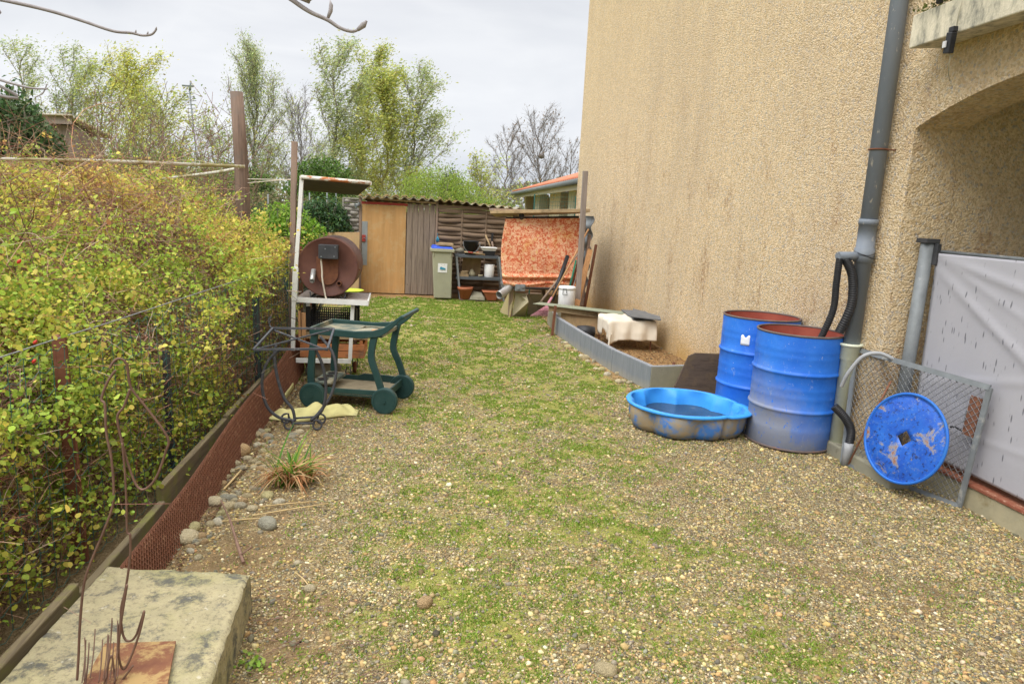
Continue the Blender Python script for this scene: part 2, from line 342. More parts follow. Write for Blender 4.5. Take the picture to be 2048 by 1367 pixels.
# ------------------------------------------------------------------ object helpers
WL = {}
def link(name, me, loc, mats, parent=None):
    o = bpy.data.objects.new(name, me); COL.objects.link(o)
    for mm in (mats if isinstance(mats, (list, tuple)) else [mats]): me.materials.append(mm)
    loc = Vector(loc)
    if parent: o.parent = parent; o.location = loc - WL[parent.name]
    else: o.location = loc
    WL[o.name] = loc; return o
def tag(o, label=None, cat=None, group=None, kind=None):
    if label: o['label'] = label
    if cat: o['category'] = cat
    if group: o['group'] = group
    if kind: o['kind'] = kind
    return o
def thing(name, loc, label, cat, group=None):
    o = bpy.data.objects.new(name, None); COL.objects.link(o); o.location = loc; o.empty_display_size = .1
    WL[o.name] = Vector(loc); return tag(o, label, cat, group)

class MB:
    def __init__(s): s.v = []; s.f = []; s.sm = []; s.mi = []; s.M = Matrix(); s.cur = 0
    def add(s, vs, fs, smooth=False):
        b = len(s.v); s.v += [s.M @ Vector(p) for p in vs]
        s.f += [tuple(b+i for i in f) for f in fs]; s.sm += [smooth]*len(fs); s.mi += [s.cur]*len(fs); return s
    def box(s, a, b, rot=None):
        x0, y0, z0 = a; x1, y1, z1 = b
        vs = [(x0, y0, z0), (x1, y0, z0), (x1, y1, z0), (x0, y1, z0), (x0, y0, z1), (x1, y0, z1), (x1, y1, z1), (x0, y1, z1)]
        return s.add(vs, [(0, 3, 2, 1), (4, 5, 6, 7), (0, 1, 5, 4), (1, 2, 6, 5), (2, 3, 7, 6), (3, 0, 4, 7)])
    def hexa(s, bot, top):
        return s.add(list(bot)+list(top), [(3, 2, 1, 0), (4, 5, 6, 7), (0, 1, 5, 4), (1, 2, 6, 5), (2, 3, 7, 6), (3, 0, 4, 7)])
    def bar(s, p, q, w, d=None, up=(0, 0, 1)):
        """rectangular bar from p to q, w wide, d thick"""
        d = d or w; p = Vector(p); q = Vector(q); t = (q-p).normalized(); u = Vector(up)
        if abs(t.dot(u)) > .95: u = Vector((1, 0, 0))
        a = t.cross(u).normalized(); b = a.cross(t)
        c = [(-1, -1), (1, -1), (1, 1), (-1, 1)]
        P = [p+a*(i*w/2)+b*(j*d/2) for i, j in c]; Q = [q+a*(i*w/2)+b*(j*d/2) for i, j in c]
        return s.hexa(P, Q)
    def tube(s, pts, r, n=8, cap=True, smooth=True, closed=False):
        pts = [Vector(p) for p in pts]; k = len(pts); rs = r if isinstance(r, (list, tuple)) else [r]*k
        vs = []; prev = None
        for i, p in enumerate(pts):
            t = (pts[(i+1) % k] - pts[i-1]) if closed else (pts[min(i+1, k-1)] - pts[max(i-1, 0)])
            t.normalize()
            if prev is None:
                a = t.cross(Vector((0, 0, 1)));
                if a.length < .1: a = t.cross(Vector((1, 0, 0)))
            else: a = prev - t*prev.dot(t)
            a.normalize(); prev = a; b = t.cross(a)
            vs += [p + (a*cos(2*pi*j/n) + b*sin(2*pi*j/n))*rs[i] for j in range(n)]
        fs = []
        for i in range(k if closed else k-1):
            i2 = (i+1) % k
            for j in range(n): fs.append((i*n+j, i*n+(j+1) % n, i2*n+(j+1) % n, i2*n+j))
        s.add(vs, fs, smooth)
        if cap and not closed:
            s.add(vs[:n], [tuple(range(n-1, -1, -1))]); s.add(vs[-n:], [tuple(range(n))])
        return s
    def lathe(s, prof, n=32, c=(0, 0, 0), smooth=True, mod=None):
        vs = []
        for (r, z) in prof:
            for j in range(n):
                a = 2*pi*j/n; rr = r*(mod(a) if mod else 1); vs.append((c[0]+rr*cos(a), c[1]+rr*sin(a), c[2]+z))
        fs = [(i*n+j, i*n+(j+1) % n, (i+1)*n+(j+1) % n, (i+1)*n+j) for i in range(len(prof)-1) for j in range(n)]
        return s.add(vs, fs, smooth)
    def poly(s, pts, off):
        """extrude a planar polygon by off"""
        n = len(pts); off = Vector(off); P = [Vector(p) for p in pts]
        return s.add(P+[p+off for p in P], [tuple(range(n-1, -1, -1)), tuple(range(n, 2*n))]+[(i, (i+1) % n, n+(i+1) % n, n+i) for i in range(n)])
    def grid(s, fn, nu, nv, smooth=True, thick=None):
        vs = [fn(i/nu, j/nv) for j in range(nv+1) for i in range(nu+1)]
        fs = [(j*(nu+1)+i, j*(nu+1)+i+1, (j+1)*(nu+1)+i+1, (j+1)*(nu+1)+i) for j in range(nv) for i in range(nu)]
        return s.add(vs, fs, smooth)
    def build(s, name, mats, parent=None, bevel=0, loc=None, solid=0, fix=True):
        xs = [v.x for v in s.v]; ys = [v.y for v in s.v]; zs = [v.z for v in s.v]
        loc = Vector(loc) if loc is not None else Vector(((min(xs)+max(xs))/2, (min(ys)+max(ys))/2, min(zs)))
        me = bpy.data.meshes.new(name); me.from_pydata([v-loc for v in s.v], [], s.f)
        me.polygons.foreach_set('use_smooth', s.sm); me.polygons.foreach_set('material_index', s.mi); me.update()
        if fix:
            import bmesh
            bm = bmesh.new(); bm.from_mesh(me); bmesh.ops.remove_doubles(bm, verts=bm.verts, dist=1e-5); bmesh.ops.recalc_face_normals(bm, faces=bm.faces); bm.to_mesh(me); bm.free()
        o = link(name, me, loc, mats, parent)
        if solid:
            d = o.modifiers.new('s', 'SOLIDIFY'); d.thickness = solid; d.offset = 0
        if bevel:
            d = o.modifiers.new('b', 'BEVEL'); d.width = bevel; d.segments = 2; d.limit_method = 'ANGLE'; d.angle_limit = .6
        return o

def fastmesh(name, V, Fc, mat, col=None, parent=None, smooth=False, loc=None):
    """V (n,3), Fc (m,k) numpy; col (n,3) point colours"""
    loc = np.array(loc if loc is not None else [V[:, 0].mean(), V[:, 1].mean(), V[:, 2].min()], float)
    me = bpy.data.meshes.new(name); n = len(V); mF, k = Fc.shape
    me.vertices.add(n); me.vertices.foreach_set('co', (V-loc).astype(np.float32).ravel())
    me.loops.add(mF*k); me.loops.foreach_set('vertex_index', Fc.astype(np.int32).ravel())
    me.polygons.add(mF); me.polygons.foreach_set('loop_start', np.arange(0, mF*k, k, dtype=np.int32))
    if smooth: me.polygons.foreach_set('use_smooth', np.ones(mF, dtype=bool))
    me.update(calc_edges=True)
    if col is not None:
        a = me.color_attributes.new('Col', 'FLOAT_COLOR', 'POINT')
        a.data.foreach_set('color', np.hstack([col, np.ones((n, 1))]).astype(np.float32).ravel())
    return link(name, me, Vector(loc), mat, parent)

def unit(a): return a/np.maximum(np.linalg.norm(a, axis=1, keepdims=True), 1e-9)
def segs(name, P, Q, r0_, r1_, mat, n=3, col=None, parent=None):
    P = np.asarray(P, float); Q = np.asarray(Q, float); k = len(P)
    r0_ = np.broadcast_to(np.asarray(r0_, float), (k,)); r1_ = np.broadcast_to(np.asarray(r1_, float), (k,))
    t = unit(Q-P); ref = np.where(np.abs(t[:, 2:3]) > .9, np.array([[1., 0, 0]]), np.array([[0., 0, 1]]))
    a = unit(np.cross(t, ref)); b = np.cross(t, a); V = np.zeros((k, 2*n, 3))
    for j in range(n):
        e = a*cos(2*pi*j/n)+b*sin(2*pi*j/n)
        V[:, j] = P+e*r0_[:, None]; V[:, n+j] = Q+e*r1_[:, None]
    Fl = np.array([(j, (j+1) % n, n+(j+1) % n, n+j) for j in range(n)])
    Fc = (Fl[None]+(np.arange(k)*2*n)[:, None, None]).reshape(-1, 4)
    c = None if col is None else np.repeat(np.asarray(col), 2*n, axis=0)
    return fastmesh(name, V.reshape(-1, 3), Fc, mat, c, parent, smooth=n > 4)

def leafcloud(name, P, size, col, mat, parent=None, aspect=.6, dirn=None, dj=1., nz=.3, hexa=False):
    """pointed-oval leaves; dirn = preferred length direction"""
    k = len(P); size = np.broadcast_to(size, (k,))
    d = rng.randn(k, 3)*dj
    if dirn is not None: d = d+np.asarray(dirn)
    d = unit(d); nn = rng.randn(k, 3); nn[:, 2] = np.abs(nn[:, 2])+nz; w = unit(np.cross(d, nn)); up = np.cross(w, d)
    if hexa:
        T = [(-.5, 0, 0), (-.2, .5, .06), (.2, .46, .06), (.5, 0, -.05), (.2, -.46, .06), (-.2, -.5, .06)]
    else:
        T = [(-.5, 0, 0), (.05, .5, .05), (.5, 0, -.05), (.05, -.5, .05)]
    V = np.stack([P+(d*tx+w*ty*aspect+up*tz)*size[:, None] for tx, ty, tz in T], 1); q = len(T)
    Fc = np.arange(k*q).reshape(k, q)
    return fastmesh(name, V.reshape(-1, 3), Fc, mat, np.repeat(col, q, axis=0), parent)

def palette(k, cols, w, jit=.15):
    cols = np.array(cols); i = rng.choice(len(cols), k, p=np.array(w)/sum(w)); c = cols[i]
    return np.clip(c*(1+rng.randn(k, 1)*jit)*(1+rng.randn(k, 3)*.05), .002, .95)

def vn(x, y, fr, seed):
    r = np.random.RandomState(seed); T = r.rand(64, 64); x = np.asarray(x)*fr+100; y = np.asarray(y)*fr+100
    xi = np.floor(x).astype(int); yi = np.floor(y).astype(int); fx = x-xi; fy = y-yi; fx = fx*fx*(3-2*fx); fy = fy*fy*(3-2*fy)
    g = lambda a, b: T[a % 64, b % 64]
    return (g(xi, yi)*(1-fx)+g(xi+1, yi)*fx)*(1-fy)+(g(xi, yi+1)*(1-fx)+g(xi+1, yi+1)*fx)*fy
def fbm(x, y, fr, seed, o=4): return sum(vn(x, y, fr*2**i, seed+i)*.5**(i+1) for i in range(o))/(1-.5**o)
def ss(x, a, b): t = np.clip((x-a)/(b-a), 0, 1); return t*t*(3-2*t)

# ------------------------------------------------------------------ ground
def masks(x, y):
    n = fbm(x, y, .9, 3, 4); n2 = fbm(x, y, 2.6, 21, 4)
    g = .27+.34*ss(n*.6+n2*.55, .42, .74)+.22*ss(fbm(x, y, 7., 33, 3), .38, .65)
    g *= ss(x, -1.0, .15) + .75*ss(y, 6., 7.5)*(1-ss(x, -1.0, .15))
    near = 1-ss(y, 3.0, 4.2)
    g *= 1-.6*ss(x, 1.4, 2.3)*(1-ss(y, 5., 6.5))
    g += .10*near*ss(x, -.1, .4)*(1-ss(x, 1.1, 1.7))
    g += .22*ss(y, 5.2, 7.)*(1-ss(x, 1.0, 1.9))
    g *= 1-.9*ss(x, 1.9, 2.2)*ss(y, 6.2, 7)
    g *= 1-.7*ss(y, 12.4, 13.2)
    soil = .16+.36*(1-ss(x, -.75, .1))*(1-ss(y, 5.5, 7.))+.55*ss(x, 1.5, 2.1)*ss(y, 5.8, 7)+.35*ss(n2, .55, .75)+.5*ss(y, 12.5, 13.4)
    soil += .9*(1-ss(x, -1.5, -1.15))
    dd = np.sqrt((x-1.0)**2/.6+(y-11.2)**2/2.); soil += .9*(1-ss(dd, .4, 1.1))
    warm = .15+.55*ss(y, 6., 8.)+.6*ss(x, 1.4, 2.)*ss(y, 6, 7.5)+.35*ss(y, 11, 13)-.3*(1-ss(x, -1.6, -1.2))
    return np.clip(g, 0, 1), np.clip(soil, 0, 1), np.clip(warm, 0, 1)
def gz(x, y): return .022*(fbm(x, y, 1.3, 40, 3)-.5)*ss(y, 1.2, 2.)*(1-ss(np.abs(x-.9), 2.2, 2.8))
xs = np.concatenate([[-600, -200, -60, -25, -10, -6, -3.5], np.arange(-2.2, 4.3, .045), [5, 7, 12, 40, 200, 600]])
ys = np.concatenate([[-300, -60, -10, -2], np.arange(.9, 14.6, .045), [16, 20, 30, 60, 150, 400, 900]])
X, Y = np.meshgrid(xs, ys); g_, s_, w_ = masks(X.ravel(), Y.ravel())
far = (Y.ravel() > 15) | (np.abs(X.ravel()) > 5); g_ = np.where(far, .8, g_)
V = np.stack([X.ravel(), Y.ravel(), gz(X.ravel(), Y.ravel())], 1)
nx = len(xs); ii, jj = np.meshgrid(np.arange(nx-1), np.arange(len(ys)-1)); a = (jj*nx+ii).ravel()
go = fastmesh('ground', V, np.stack([a, a+1, a+nx+1, a+nx], 1), M['ground'], None, None, True, (0, 0, 0))
at = go.data.color_attributes.new('gm', 'FLOAT_COLOR', 'POINT')
at.data.foreach_set('color', np.stack([g_, s_, w_, np.ones_like(g_)], 1).astype(np.float32).ravel())
tag(go, kind='structure')

def inview(x, y, px0=-40, px1=2090, z=0.):
    d = np.stack([x, y, np.full_like(x, z-H)], 1); zz = d@np.array(fw)
    px = 1024+F*(d@np.array(RT))/zz; py = 683.5-F*(d@np.array(UP))/zz
    return (px > px0) & (px < px1) & (py < 1420) & (zz > 0)

# loose gravel
def ico():
    t = (1+5**.5)/2; v = np.array([(-1, t, 0), (1, t, 0), (-1, -t, 0), (1, -t, 0), (0, -1, t), (0, 1, t), (0, -1, -t), (0, 1, -t), (t, 0, -1), (t, 0, 1), (-t, 0, -1), (-t, 0, 1)], float)
    f = np.array([(0, 11, 5), (0, 5, 1), (0, 1, 7), (0, 7, 10), (0, 10, 11), (1, 5, 9), (5, 11, 4), (11, 10, 2), (10, 7, 6), (7, 1, 8), (3, 9, 4), (3, 4, 2), (3, 2, 6), (3, 6, 8), (3, 8, 9), (4, 9, 5), (2, 4, 11), (6, 2, 10), (8, 6, 7), (9, 8, 1)])
    return v/np.linalg.norm(v[0]), f
IV, IF = ico()
STC = [(.50, .39, .20), (.40, .30, .155), (.32, .27, .18), (.58, .48, .28), (.66, .59, .43), (.44, .28, .14), (.19, .18, .15), (.27, .245, .20), (.48, .36, .16)]
def pebbles(x, y, r, cols, sink=.35):
    k = len(x); sc = np.stack([r*rng.uniform(.85, 1.45, k), r*rng.uniform(.75, 1.05, k), r*rng.uniform(.45, .75, k)], 1)
    a = rng.rand(k)*2*pi; Vv = IV[None]*sc[:, None]*rng.uniform(.86, 1.14, (k, 12, 1)); c, s = np.cos(a)[:, None], np.sin(a)[:, None]
    tl = rng.uniform(-.3, .3, (k, 1)); V = np.stack([Vv[..., 0]*c-Vv[..., 1]*s, Vv[..., 0]*s+Vv[..., 1]*c, Vv[..., 2]+Vv[..., 0]*tl], 2)
    V += np.stack([x, y, gz(x, y)+sc[:, 2]*sink], 1)[:, None]
    return V.reshape(-1, 3), (IF[None]+(np.arange(k)*12)[:, None, None]).reshape(-1, 3), np.repeat(cols, 12, axis=0)
K = 420000
t = rng.rand(K); y = 1.9+9.5*t**1.8; x = rng.uniform(-1.25, 3.4, K)
g, so, wm = masks(x, y); cl = fbm(x, y, 5., 77, 4)
keep = inview(x, y) & (rng.rand(K) < np.clip(1.0-.75*g, .3, 1)*np.clip(1.05-.85*so, .15, 1)*np.clip(-.15+1.9*cl, .12, 1)) & ~((x > 2.2) & (y > 6.9) & (rng.rand(K) < .8))
x, y = x[keep], y[keep]; k = len(x)
r = np.clip(np.exp(rng.randn(k)*.47-5.62), .0024, .018)*(1+.05*(y-2))
cols = palette(k, STC, [4, 5, 4, 3, 1.6, 1.5, 2.6, 3, 3], .24)*np.array([1.04, 1.02, .90])
Vp, Fp, Cp = pebbles(x, y, r, cols)
tag(fastmesh('gravel', Vp, Fp, M['pebble'], Cp, smooth=True), 'loose gravel of tan, grey and white pebbles covering the yard', 'gravel', kind='stuff')
print('pebbles', k)
# moss and short grass
K = 950000
t = rng.rand(K); y = 1.9+11.2*t**1.5; x = rng.uniform(-1.2, 3.3, K); g, so, wm = masks(x, y); cl = .5*fbm(x, y, 9., 91, 4)+.5*fbm(x, y, 26., 95, 3)
keep = inview(x, y) & (rng.rand(K) < np.clip(g*1.7-.20, 0.05, 1)*ss(cl, .44, .60)) & ~((x > 2.0) & (y > 6.9))
x, y = x[keep], y[keep]; k = len(x); hgt = rng.uniform(.004, .014, k)*(1+.1*(y-2)); wd = rng.uniform(.0016, .0034, k)*(1+.16*(y-2))
a = rng.rand(k)*2*pi; z = gz(x, y); lean = rng.randn(k, 2)*.6
V = np.stack([np.stack([x-wd*np.cos(a), y-wd*np.sin(a), z], 1), np.stack([x+wd*np.cos(a), y+wd*np.sin(a), z], 1), np.stack([x+lean[:, 0]*hgt, y+lean[:, 1]*hgt, z+hgt], 1)], 1).reshape(-1, 3)
cols = palette(k, [(.15, .26, .025), (.22, .34, .04), (.30, .38, .07), (.38, .35, .12)], [4, 4, 2, 1.3], .2)
tag(fastmesh('grass', V, np.arange(3*k).reshape(k, 3), M['leafy_grass'], np.repeat(cols, 3, axis=0)), 'patches of moss and very short green grass between the gravel', 'grass', kind='stuff')
print('grass', k)

# ------------------------------------------------------------------ house
hs = thing('house', (3.18, 9, 0), 'large house with beige pebbledash wall along the right side of the yard', 'house')
XW, YE, YA, YB = 3.18, 14.4, 4.36, 2.15
def arch(yy): u = (yy-(YA+YB)/2)/((YA-YB)/2); return 2.29+.215*(1-u*u)
b = MB()
b.box((XW, YA, -.3), (XW+.34, YE, 7.4)); b.box((XW, -3.2, -.3), (XW+.34, YB, 7.4))
n = 22; yy = [YB+(YA-YB)*i/n for i in range(n+1)]
for i in range(n):
    p, q = yy[i], yy[i+1]
    b.hexa([(XW, p, arch(p)), (XW+.34, p, arch(p)), (XW+.34, q, arch(q)), (XW, q, arch(q))], [(XW, p, 7.4), (XW+.34, p, 7.4), (XW+.34, q, 7.4), (XW, q, 7.4)])
b.box((XW+.345, YA+.003, -.3), (XW+3.6, YA+.3, 2.9))
b.box((XW+.34, YE-.3, -.3), (XW+8, YE, 7.4)); b.box((XW+.34, -3.2, -.3), (XW+8, -2.9, 7.4))
w = b.build('wall', M['render'], hs, fix=False, loc=(0, 0, 0))
b = MB(); b.box((XW+.345, -2.88, 2.9), (XW+4.0, YA+.3, 3.1)); b.build('porch_ceiling', M['fascia'], hs)
for y_ in (-2.6, .9, YA-.2):  # unseen porch back left open between pillars so sky light reaches the arch recess
    b = MB(); b.box((XW+3.6, y_-.15, -.02), (XW+3.9, y_+.15, 2.9)); b.build('porch_pillar', M['render'], hs)
b = MB(); b.box((XW+.36, -3., -.02), (XW+5.0, YA-.003, .095)); b.build('porch_floor', M['stone_pillar'], hs)  # unseen floor, kept pale to brighten the porch walls
b = MB(); 
b.hexa([(XW-.4, -3.5, 7.4), (XW+8.4, -3.5, 7.4), (XW+8.4, YE+.4, 7.4), (XW-.4, YE+.4, 7.4)], [(XW+3.8, -3.5, 9), (XW+4, -3.5, 9), (XW+4, YE+.4, 9), (XW+3.8, YE+.4, 9)])
b.build('roof', M['tile_red'], hs)
# balcony slab
b = MB(); b.poly([(XW+.02, 4.24, 2.76), (2.965, 4.24, 2.735), (2.965, 4.24, 2.93), (XW+.02, 4.24, 2.95)], (0, -3.2, 0))
bal = b.build('balcony_slab', M['balcony'], hs, bevel=.008)
k = 1500; P = np.stack([rng.uniform(2.94, 3.2, k), rng.uniform(2.9, 4.22, k), np.full(k, 2.94)], 1); P[:, 2] += np.abs(rng.randn(k))*.018
mo = leafcloud('moss', P, rng.uniform(.01, .03, k), palette(k, [(.12, .14, .04), (.2, .2, .06), (.1, .08, .05)], [3, 2, 3]), M['leaf'], bal)
# downpipe with its lower pale section
b = MB(); b.tube([(3.105, 4.6, 7.3), (3.105, 4.6, .80)], .056, 20); dp = b.build('downpipe', M['pipe_grey'], hs)
b = MB()
b.tube([(3.105, 4.6, 1.40), (3.105, 4.6, 1.50), (3.105, 4.6, 1.501), (3.105, 4.6, 1.66), (3.105, 4.6, 1.661), (3.105, 4.6, 1.70)], [.067, .067, .060, .060, .064, .064], 20); b.build('pipe_joint', M['pipe_grey'], dp)
b = MB(); b.tube([(3.10, 4.60, 1.445), (2.90, 4.585, 1.438)], .030, 14); b.build('overflow_stub', M['pipe_grey'], dp)
b = MB(); b.tube([(3.105+.062*cos(a*pi/8), 4.6+.062*sin(a*pi/8), 2.17) for a in range(16)], .006, 6, closed=True); b.tube([(3.06, 4.56, 2.17), (3.2, 4.52, 2.165)], .005, 6); b.build('bracket', M['rust_dark'], dp)
b = MB()
for q in range(3): b.tube([(3.105+.069*cos(a*pi/8), 4.6+.069*sin(a*pi/8), 1.44+q*.012+.012*sin(a*.8+q)) for a in range(16)], .0018, 5, closed=True)
b.build('binding_wire', M['black'], dp)
b = MB(); b.tube([(3.10, 4.6, .0), (3.10, 4.6, .70), (3.10, 4.6, .705), (3.10, 4.6, .80), (3.10, 4.6, .805), (3.10, 4.6, .82)], [.056, .056, .066, .066, .08, .08], 20); b.box((3.03, 4.57, .80), (3.18, 4.63, .812))
b.build('lower_drainpipe', M['pipe_cream'], hs)
b = MB(); b.box((3.03, 3.9, -.05), (3.179, 4.75, .085)); b.build('wall_footing', M['concrete_g'], hs, bevel=.012)
b = MB(); b.box((3.335, 1.2, -.05), (3.52, 4.30, .13)); b.build('doorstep', M['concrete'], hs, bevel=.01)
b = MB()
for i in range(14):
    y0 = 4.25-i*.21; b.box((3.325, y0-.205, .132), (3.53, y0, .152))
b.build('threshold_tiles', M['step_tile'], hs, bevel=.003)
# wall lamp hanging on the slab
t = thing('outdoor_lamp', (2.93, 3.83, 2.6), 'small black sensor lamp clipped on the stained balcony edge', 'lamp')
b = MB(); b.bar((2.935, 3.845, 2.625), (2.93, 3.83, 2.735), .045, .035, up=(1, 0, 0)); b.box((2.92, 3.81, 2.735), (2.95, 3.85, 2.765)); b.build('lamp_body', M['black'], t, bevel=.004)
b = MB(); b.box((2.905, 3.838, 2.655), (2.912, 3.862, 2.69)); b.build('lamp_lens', M['lampglass'], t)
b = MB(); b.tube([(2.955, 3.835, 2.76), (2.955, 3.83, 2.95)], .0025, 5); b.build('cable', M['fascia'], t)
b = MB(); b.tube([(2.95, 3.84, 2.62), (2.955, 3.85, 2.57), (3.0, 3.9, 2.53), (3.04, 3.93, 2.50)], .0025, 5); b.build('cable', M['fascia'], t)
t = thing('bracket_lamp', (2.96, 4.02, 2.94), 'small black fitting on top of the balcony slab, above the left end', 'lamp')
b = MB(); b.box((2.93, 3.985, 2.965), (3.0, 4.05, 3.02)); b.tube([(2.965, 4.02, 2.94), (2.965, 4.02, 2.97)], .02, 10); b.build('lamp_body', M['black'], t, bevel=.006)
b = MB(); b.tube([(2.925, 4.02, 2.99), (2.93, 4.02, 2.99)], .018, 12); b.build('lamp_lens', M['lampglass'], t)

# ------------------------------------------------------------------ screen at the arch
t = thing('privacy_screen', (3.40, 4.1, 0), 'pale grey plastic sheet stretched from a grey post across the archway', 'screen')
b = MB(); b.tube([(3.31, 4.27, .0), (3.325, 4.27, 1.56)], .042, 20); b.build('post', M['galv'], t)
b = MB(); b.box((3.275, 4.22, 1.56), (3.375, 4.32, 1.59)); b.box((3.34, 4.195, 1.42), (3.37, 4.235, 1.56)); b.build('post_cap', M['charcoal'], t, bevel=.004)
def sheetfn(u, v):
    yv = 4.215-u*2.6; zt = 1.50-.02*u; z = .19+(zt-.19)*v
    fold = 0
    for (a0, a1, w0, am) in ((.93, .42, .022, .03), (.99, .80, .02, .025), (.99, .62, .014, .014), (.35, .55, .02, .012), (.15, .2, .015, .008)):
        dv = v-(a0+(a1-a0)*min(1, u*2.2)); fold += am*math.exp(-(dv/w0)**2)*min(1, u*5+.2)
    return (3.365-fold*.38+.008*sin(9*u+4*v), yv, z)
b = MB(); b.grid(sheetfn, 90, 80); b.build('sheet', M['tarp'], t, solid=.003)
b = MB(); b.tube([(3.375, 4.2, 1.51), (3.375, 1.6, 1.485)], .012, 8); b.build('top_rail', M['galv'], t)

# ------------------------------------------------------------------ drums
def drum(name, c, label, mat, rot, tilt, h=.865, r=.309):
    t = thing(name, (c[0], c[1], 0), label, 'oil drum', 'blue steel drums by the downpipe')
    R = Matrix.Translation((c[0], c[1], 0)) @ Matrix.Rotation(rot, 4, 'Z') @ Matrix.Rotation(tilt, 4, 'Y')
    pr = [(r-.006, .012), (r, .02)]
    for zc in (h*.345, h*.665): pr += [(r, zc-.022), (r+.005, zc-.012), (r+.012, zc-.004), (r+.012, zc+.004), (r+.005, zc+.012), (r, zc+.022)]
    for zc in (h*.46, h*.53, h*.80, h*.86, h*.18): pr += [(r, zc-.012), (r+.0018, zc), (r, zc+.012)]
    pr.sort(key=lambda q: q[1]); pr += [(r, h-.012)]
    b = MB(); b.lathe(pr, 64); o = b.build('shell', mat, t, loc=(0, 0, 0)); 
    def place(o): o.location = (0, 0, 0); o.matrix_local = R if False else Matrix.Translation(-WL[t.name]) @ R
    place(o)
    b = MB(); b.lathe([(r-.008, h-.01), (r-.008, .03), (0, .03)], 64); o2 = b.build('lining', M['drum_in'], t, loc=(0, 0, 0)); place(o2)
    b = MB(); b.tube([((r-.002)*cos(2*pi*i/64), (r-.002)*sin(2*pi*i/64), h-.008) for i in range(64)], .0085, 8, closed=True); o3 = b.build('top_rim', M['rim_rust'], t, loc=(0, 0, 0)); place(o3)
    b = MB(); b.tube([(r*cos(2*pi*i/64), r*sin(2*pi*i/64), .010) for i in range(64)], .009, 8, closed=True); o4 = b.build('bottom_rim', M['rim_rust'], t, loc=(0, 0, 0)); place(o4)
    return t, place
d1, _ = drum('steel_drum', (2.862, 4.87), 'nearer blue steel drum with dusty grey smears, a black hose hanging into its top', M['drum1'], 0, 0)
d2, _ = drum('steel_drum', (2.868, 5.50), 'farther blue steel drum with a torn white label, behind the pool and dusty drum', M['drum2'], 0, 0, .885)
b = MB()
def lab(u, v):
    a = -2.52+u*.24; return (2.868+.3115*cos(a), 5.50+.3115*sin(a), .66+v*.075+(.012*sin(u*9) if v > .5 else 0))
b.grid(lab, 8, 4); b.build('torn_label', M['paper'], d2, solid=.001)

# ------------------------------------------------------------------ hoses
def hose(name, pts, r, label, mat, cat='hose', rib=True, group=None, sub=60):
    P = [Vector(p) for p in pts]; out = []
    for i in range(len(P)-1):
        p0, p1, p2, p3 = P[max(i-1, 0)], P[i], P[i+1], P[min(i+2, len(P)-1)]
        for j in range(sub):
            u = j/sub; out.append(.5*((2*p1)+(p2-p0)*u+(2*p0-5*p1+4*p2-p3)*u*u+(3*p1-p0-3*p2+p3)*u**3))
    out.append(P[-1]); rs = r
    if rib: rs = [r*(1+.05*(1 if (i//2) % 2 else -1)) for i in range(len(out))]
    b = MB(); b.tube(out, rs, 14); o = b.build(name, mat); return tag(o, label, cat, group) if label else o
def spl(pts, sub=10):
    P = [Vector(p) for p in pts]; out = []
    for i in range(len(P)-1):
        p0, p1, p2, p3 = P[max(i-1, 0)], P[i], P[i+1], P[min(i+2, len(P)-1)]
        out += [.5*((2*p1)+(p2-p0)*(j/sub)+(2*p0-5*p1+4*p2-p3)*(j/sub)**2+(3*p1-p0-3*p2+p3)*(j/sub)**3) for j in range(sub)]
    return out+[P[-1]]
hose('corrugated_hose', [(2.915, 4.585, 1.425), (2.925, 4.60, 1.25), (2.94, 4.62, 1.05), (2.90, 4.66, .84)], .0235, 'thinner black hose from the pipe stub dropping inside the dusty drum', M['black'], sub=60)
hose('corrugated_hose', [(2.96, 4.585, 1.42), (3.02, 4.57, 1.30), (3.035, 4.56, 1.10), (2.985, 4.58, .90)], .031, 'thicker black ribbed hose curving beside the downpipe, ending at the drum rim', M['black'], sub=52)
hose('garden_hose', [AY(1683, 772, 4.42), AY(1697, 745, 4.38), AY(1725, 713, 4.34), AY(1757, 706, 4.3), AY(1785, 717, 4.26), AY(1797, 726, 4.27)], .013, 'short light grey hose arching over the mesh gate corner', M['hose_grey'], rib=False)
t = thing('drain_hose', G(1690, 930), 'black ribbed hose with a grey plastic end bending to the ground by the near drum', 'hose')
pts = spl([AY(1668, 812, 4.42), AY(1690, 835, 4.38), AY(1702, 862, 4.36), AY(1697, 893, 4.34)], 40)
b = MB(); b.tube(pts, [.029*(1+.05*(1 if (i//2) % 2 else -1)) for i in range(len(pts))], 14); b.build('ribbed_section', M['black'], t)
b = MB(); b.tube([AY(1698, 886, 4.33), AY(1696, 900, 4.33), AY(1688, 930, 4.33)], [.031, .03, .022], 14); b.build('end_piece', M['hose_grey'], t)
b = MB(); b.tube([AY(1697, 928, 4.27), AY(1740, 840, 4.25), AY(1782, 762, 4.22)], .006, 7); tag(b.build('iron_rod', M['rust']), 'thin rusty rod leaning beside the blue round lid', 'rod')

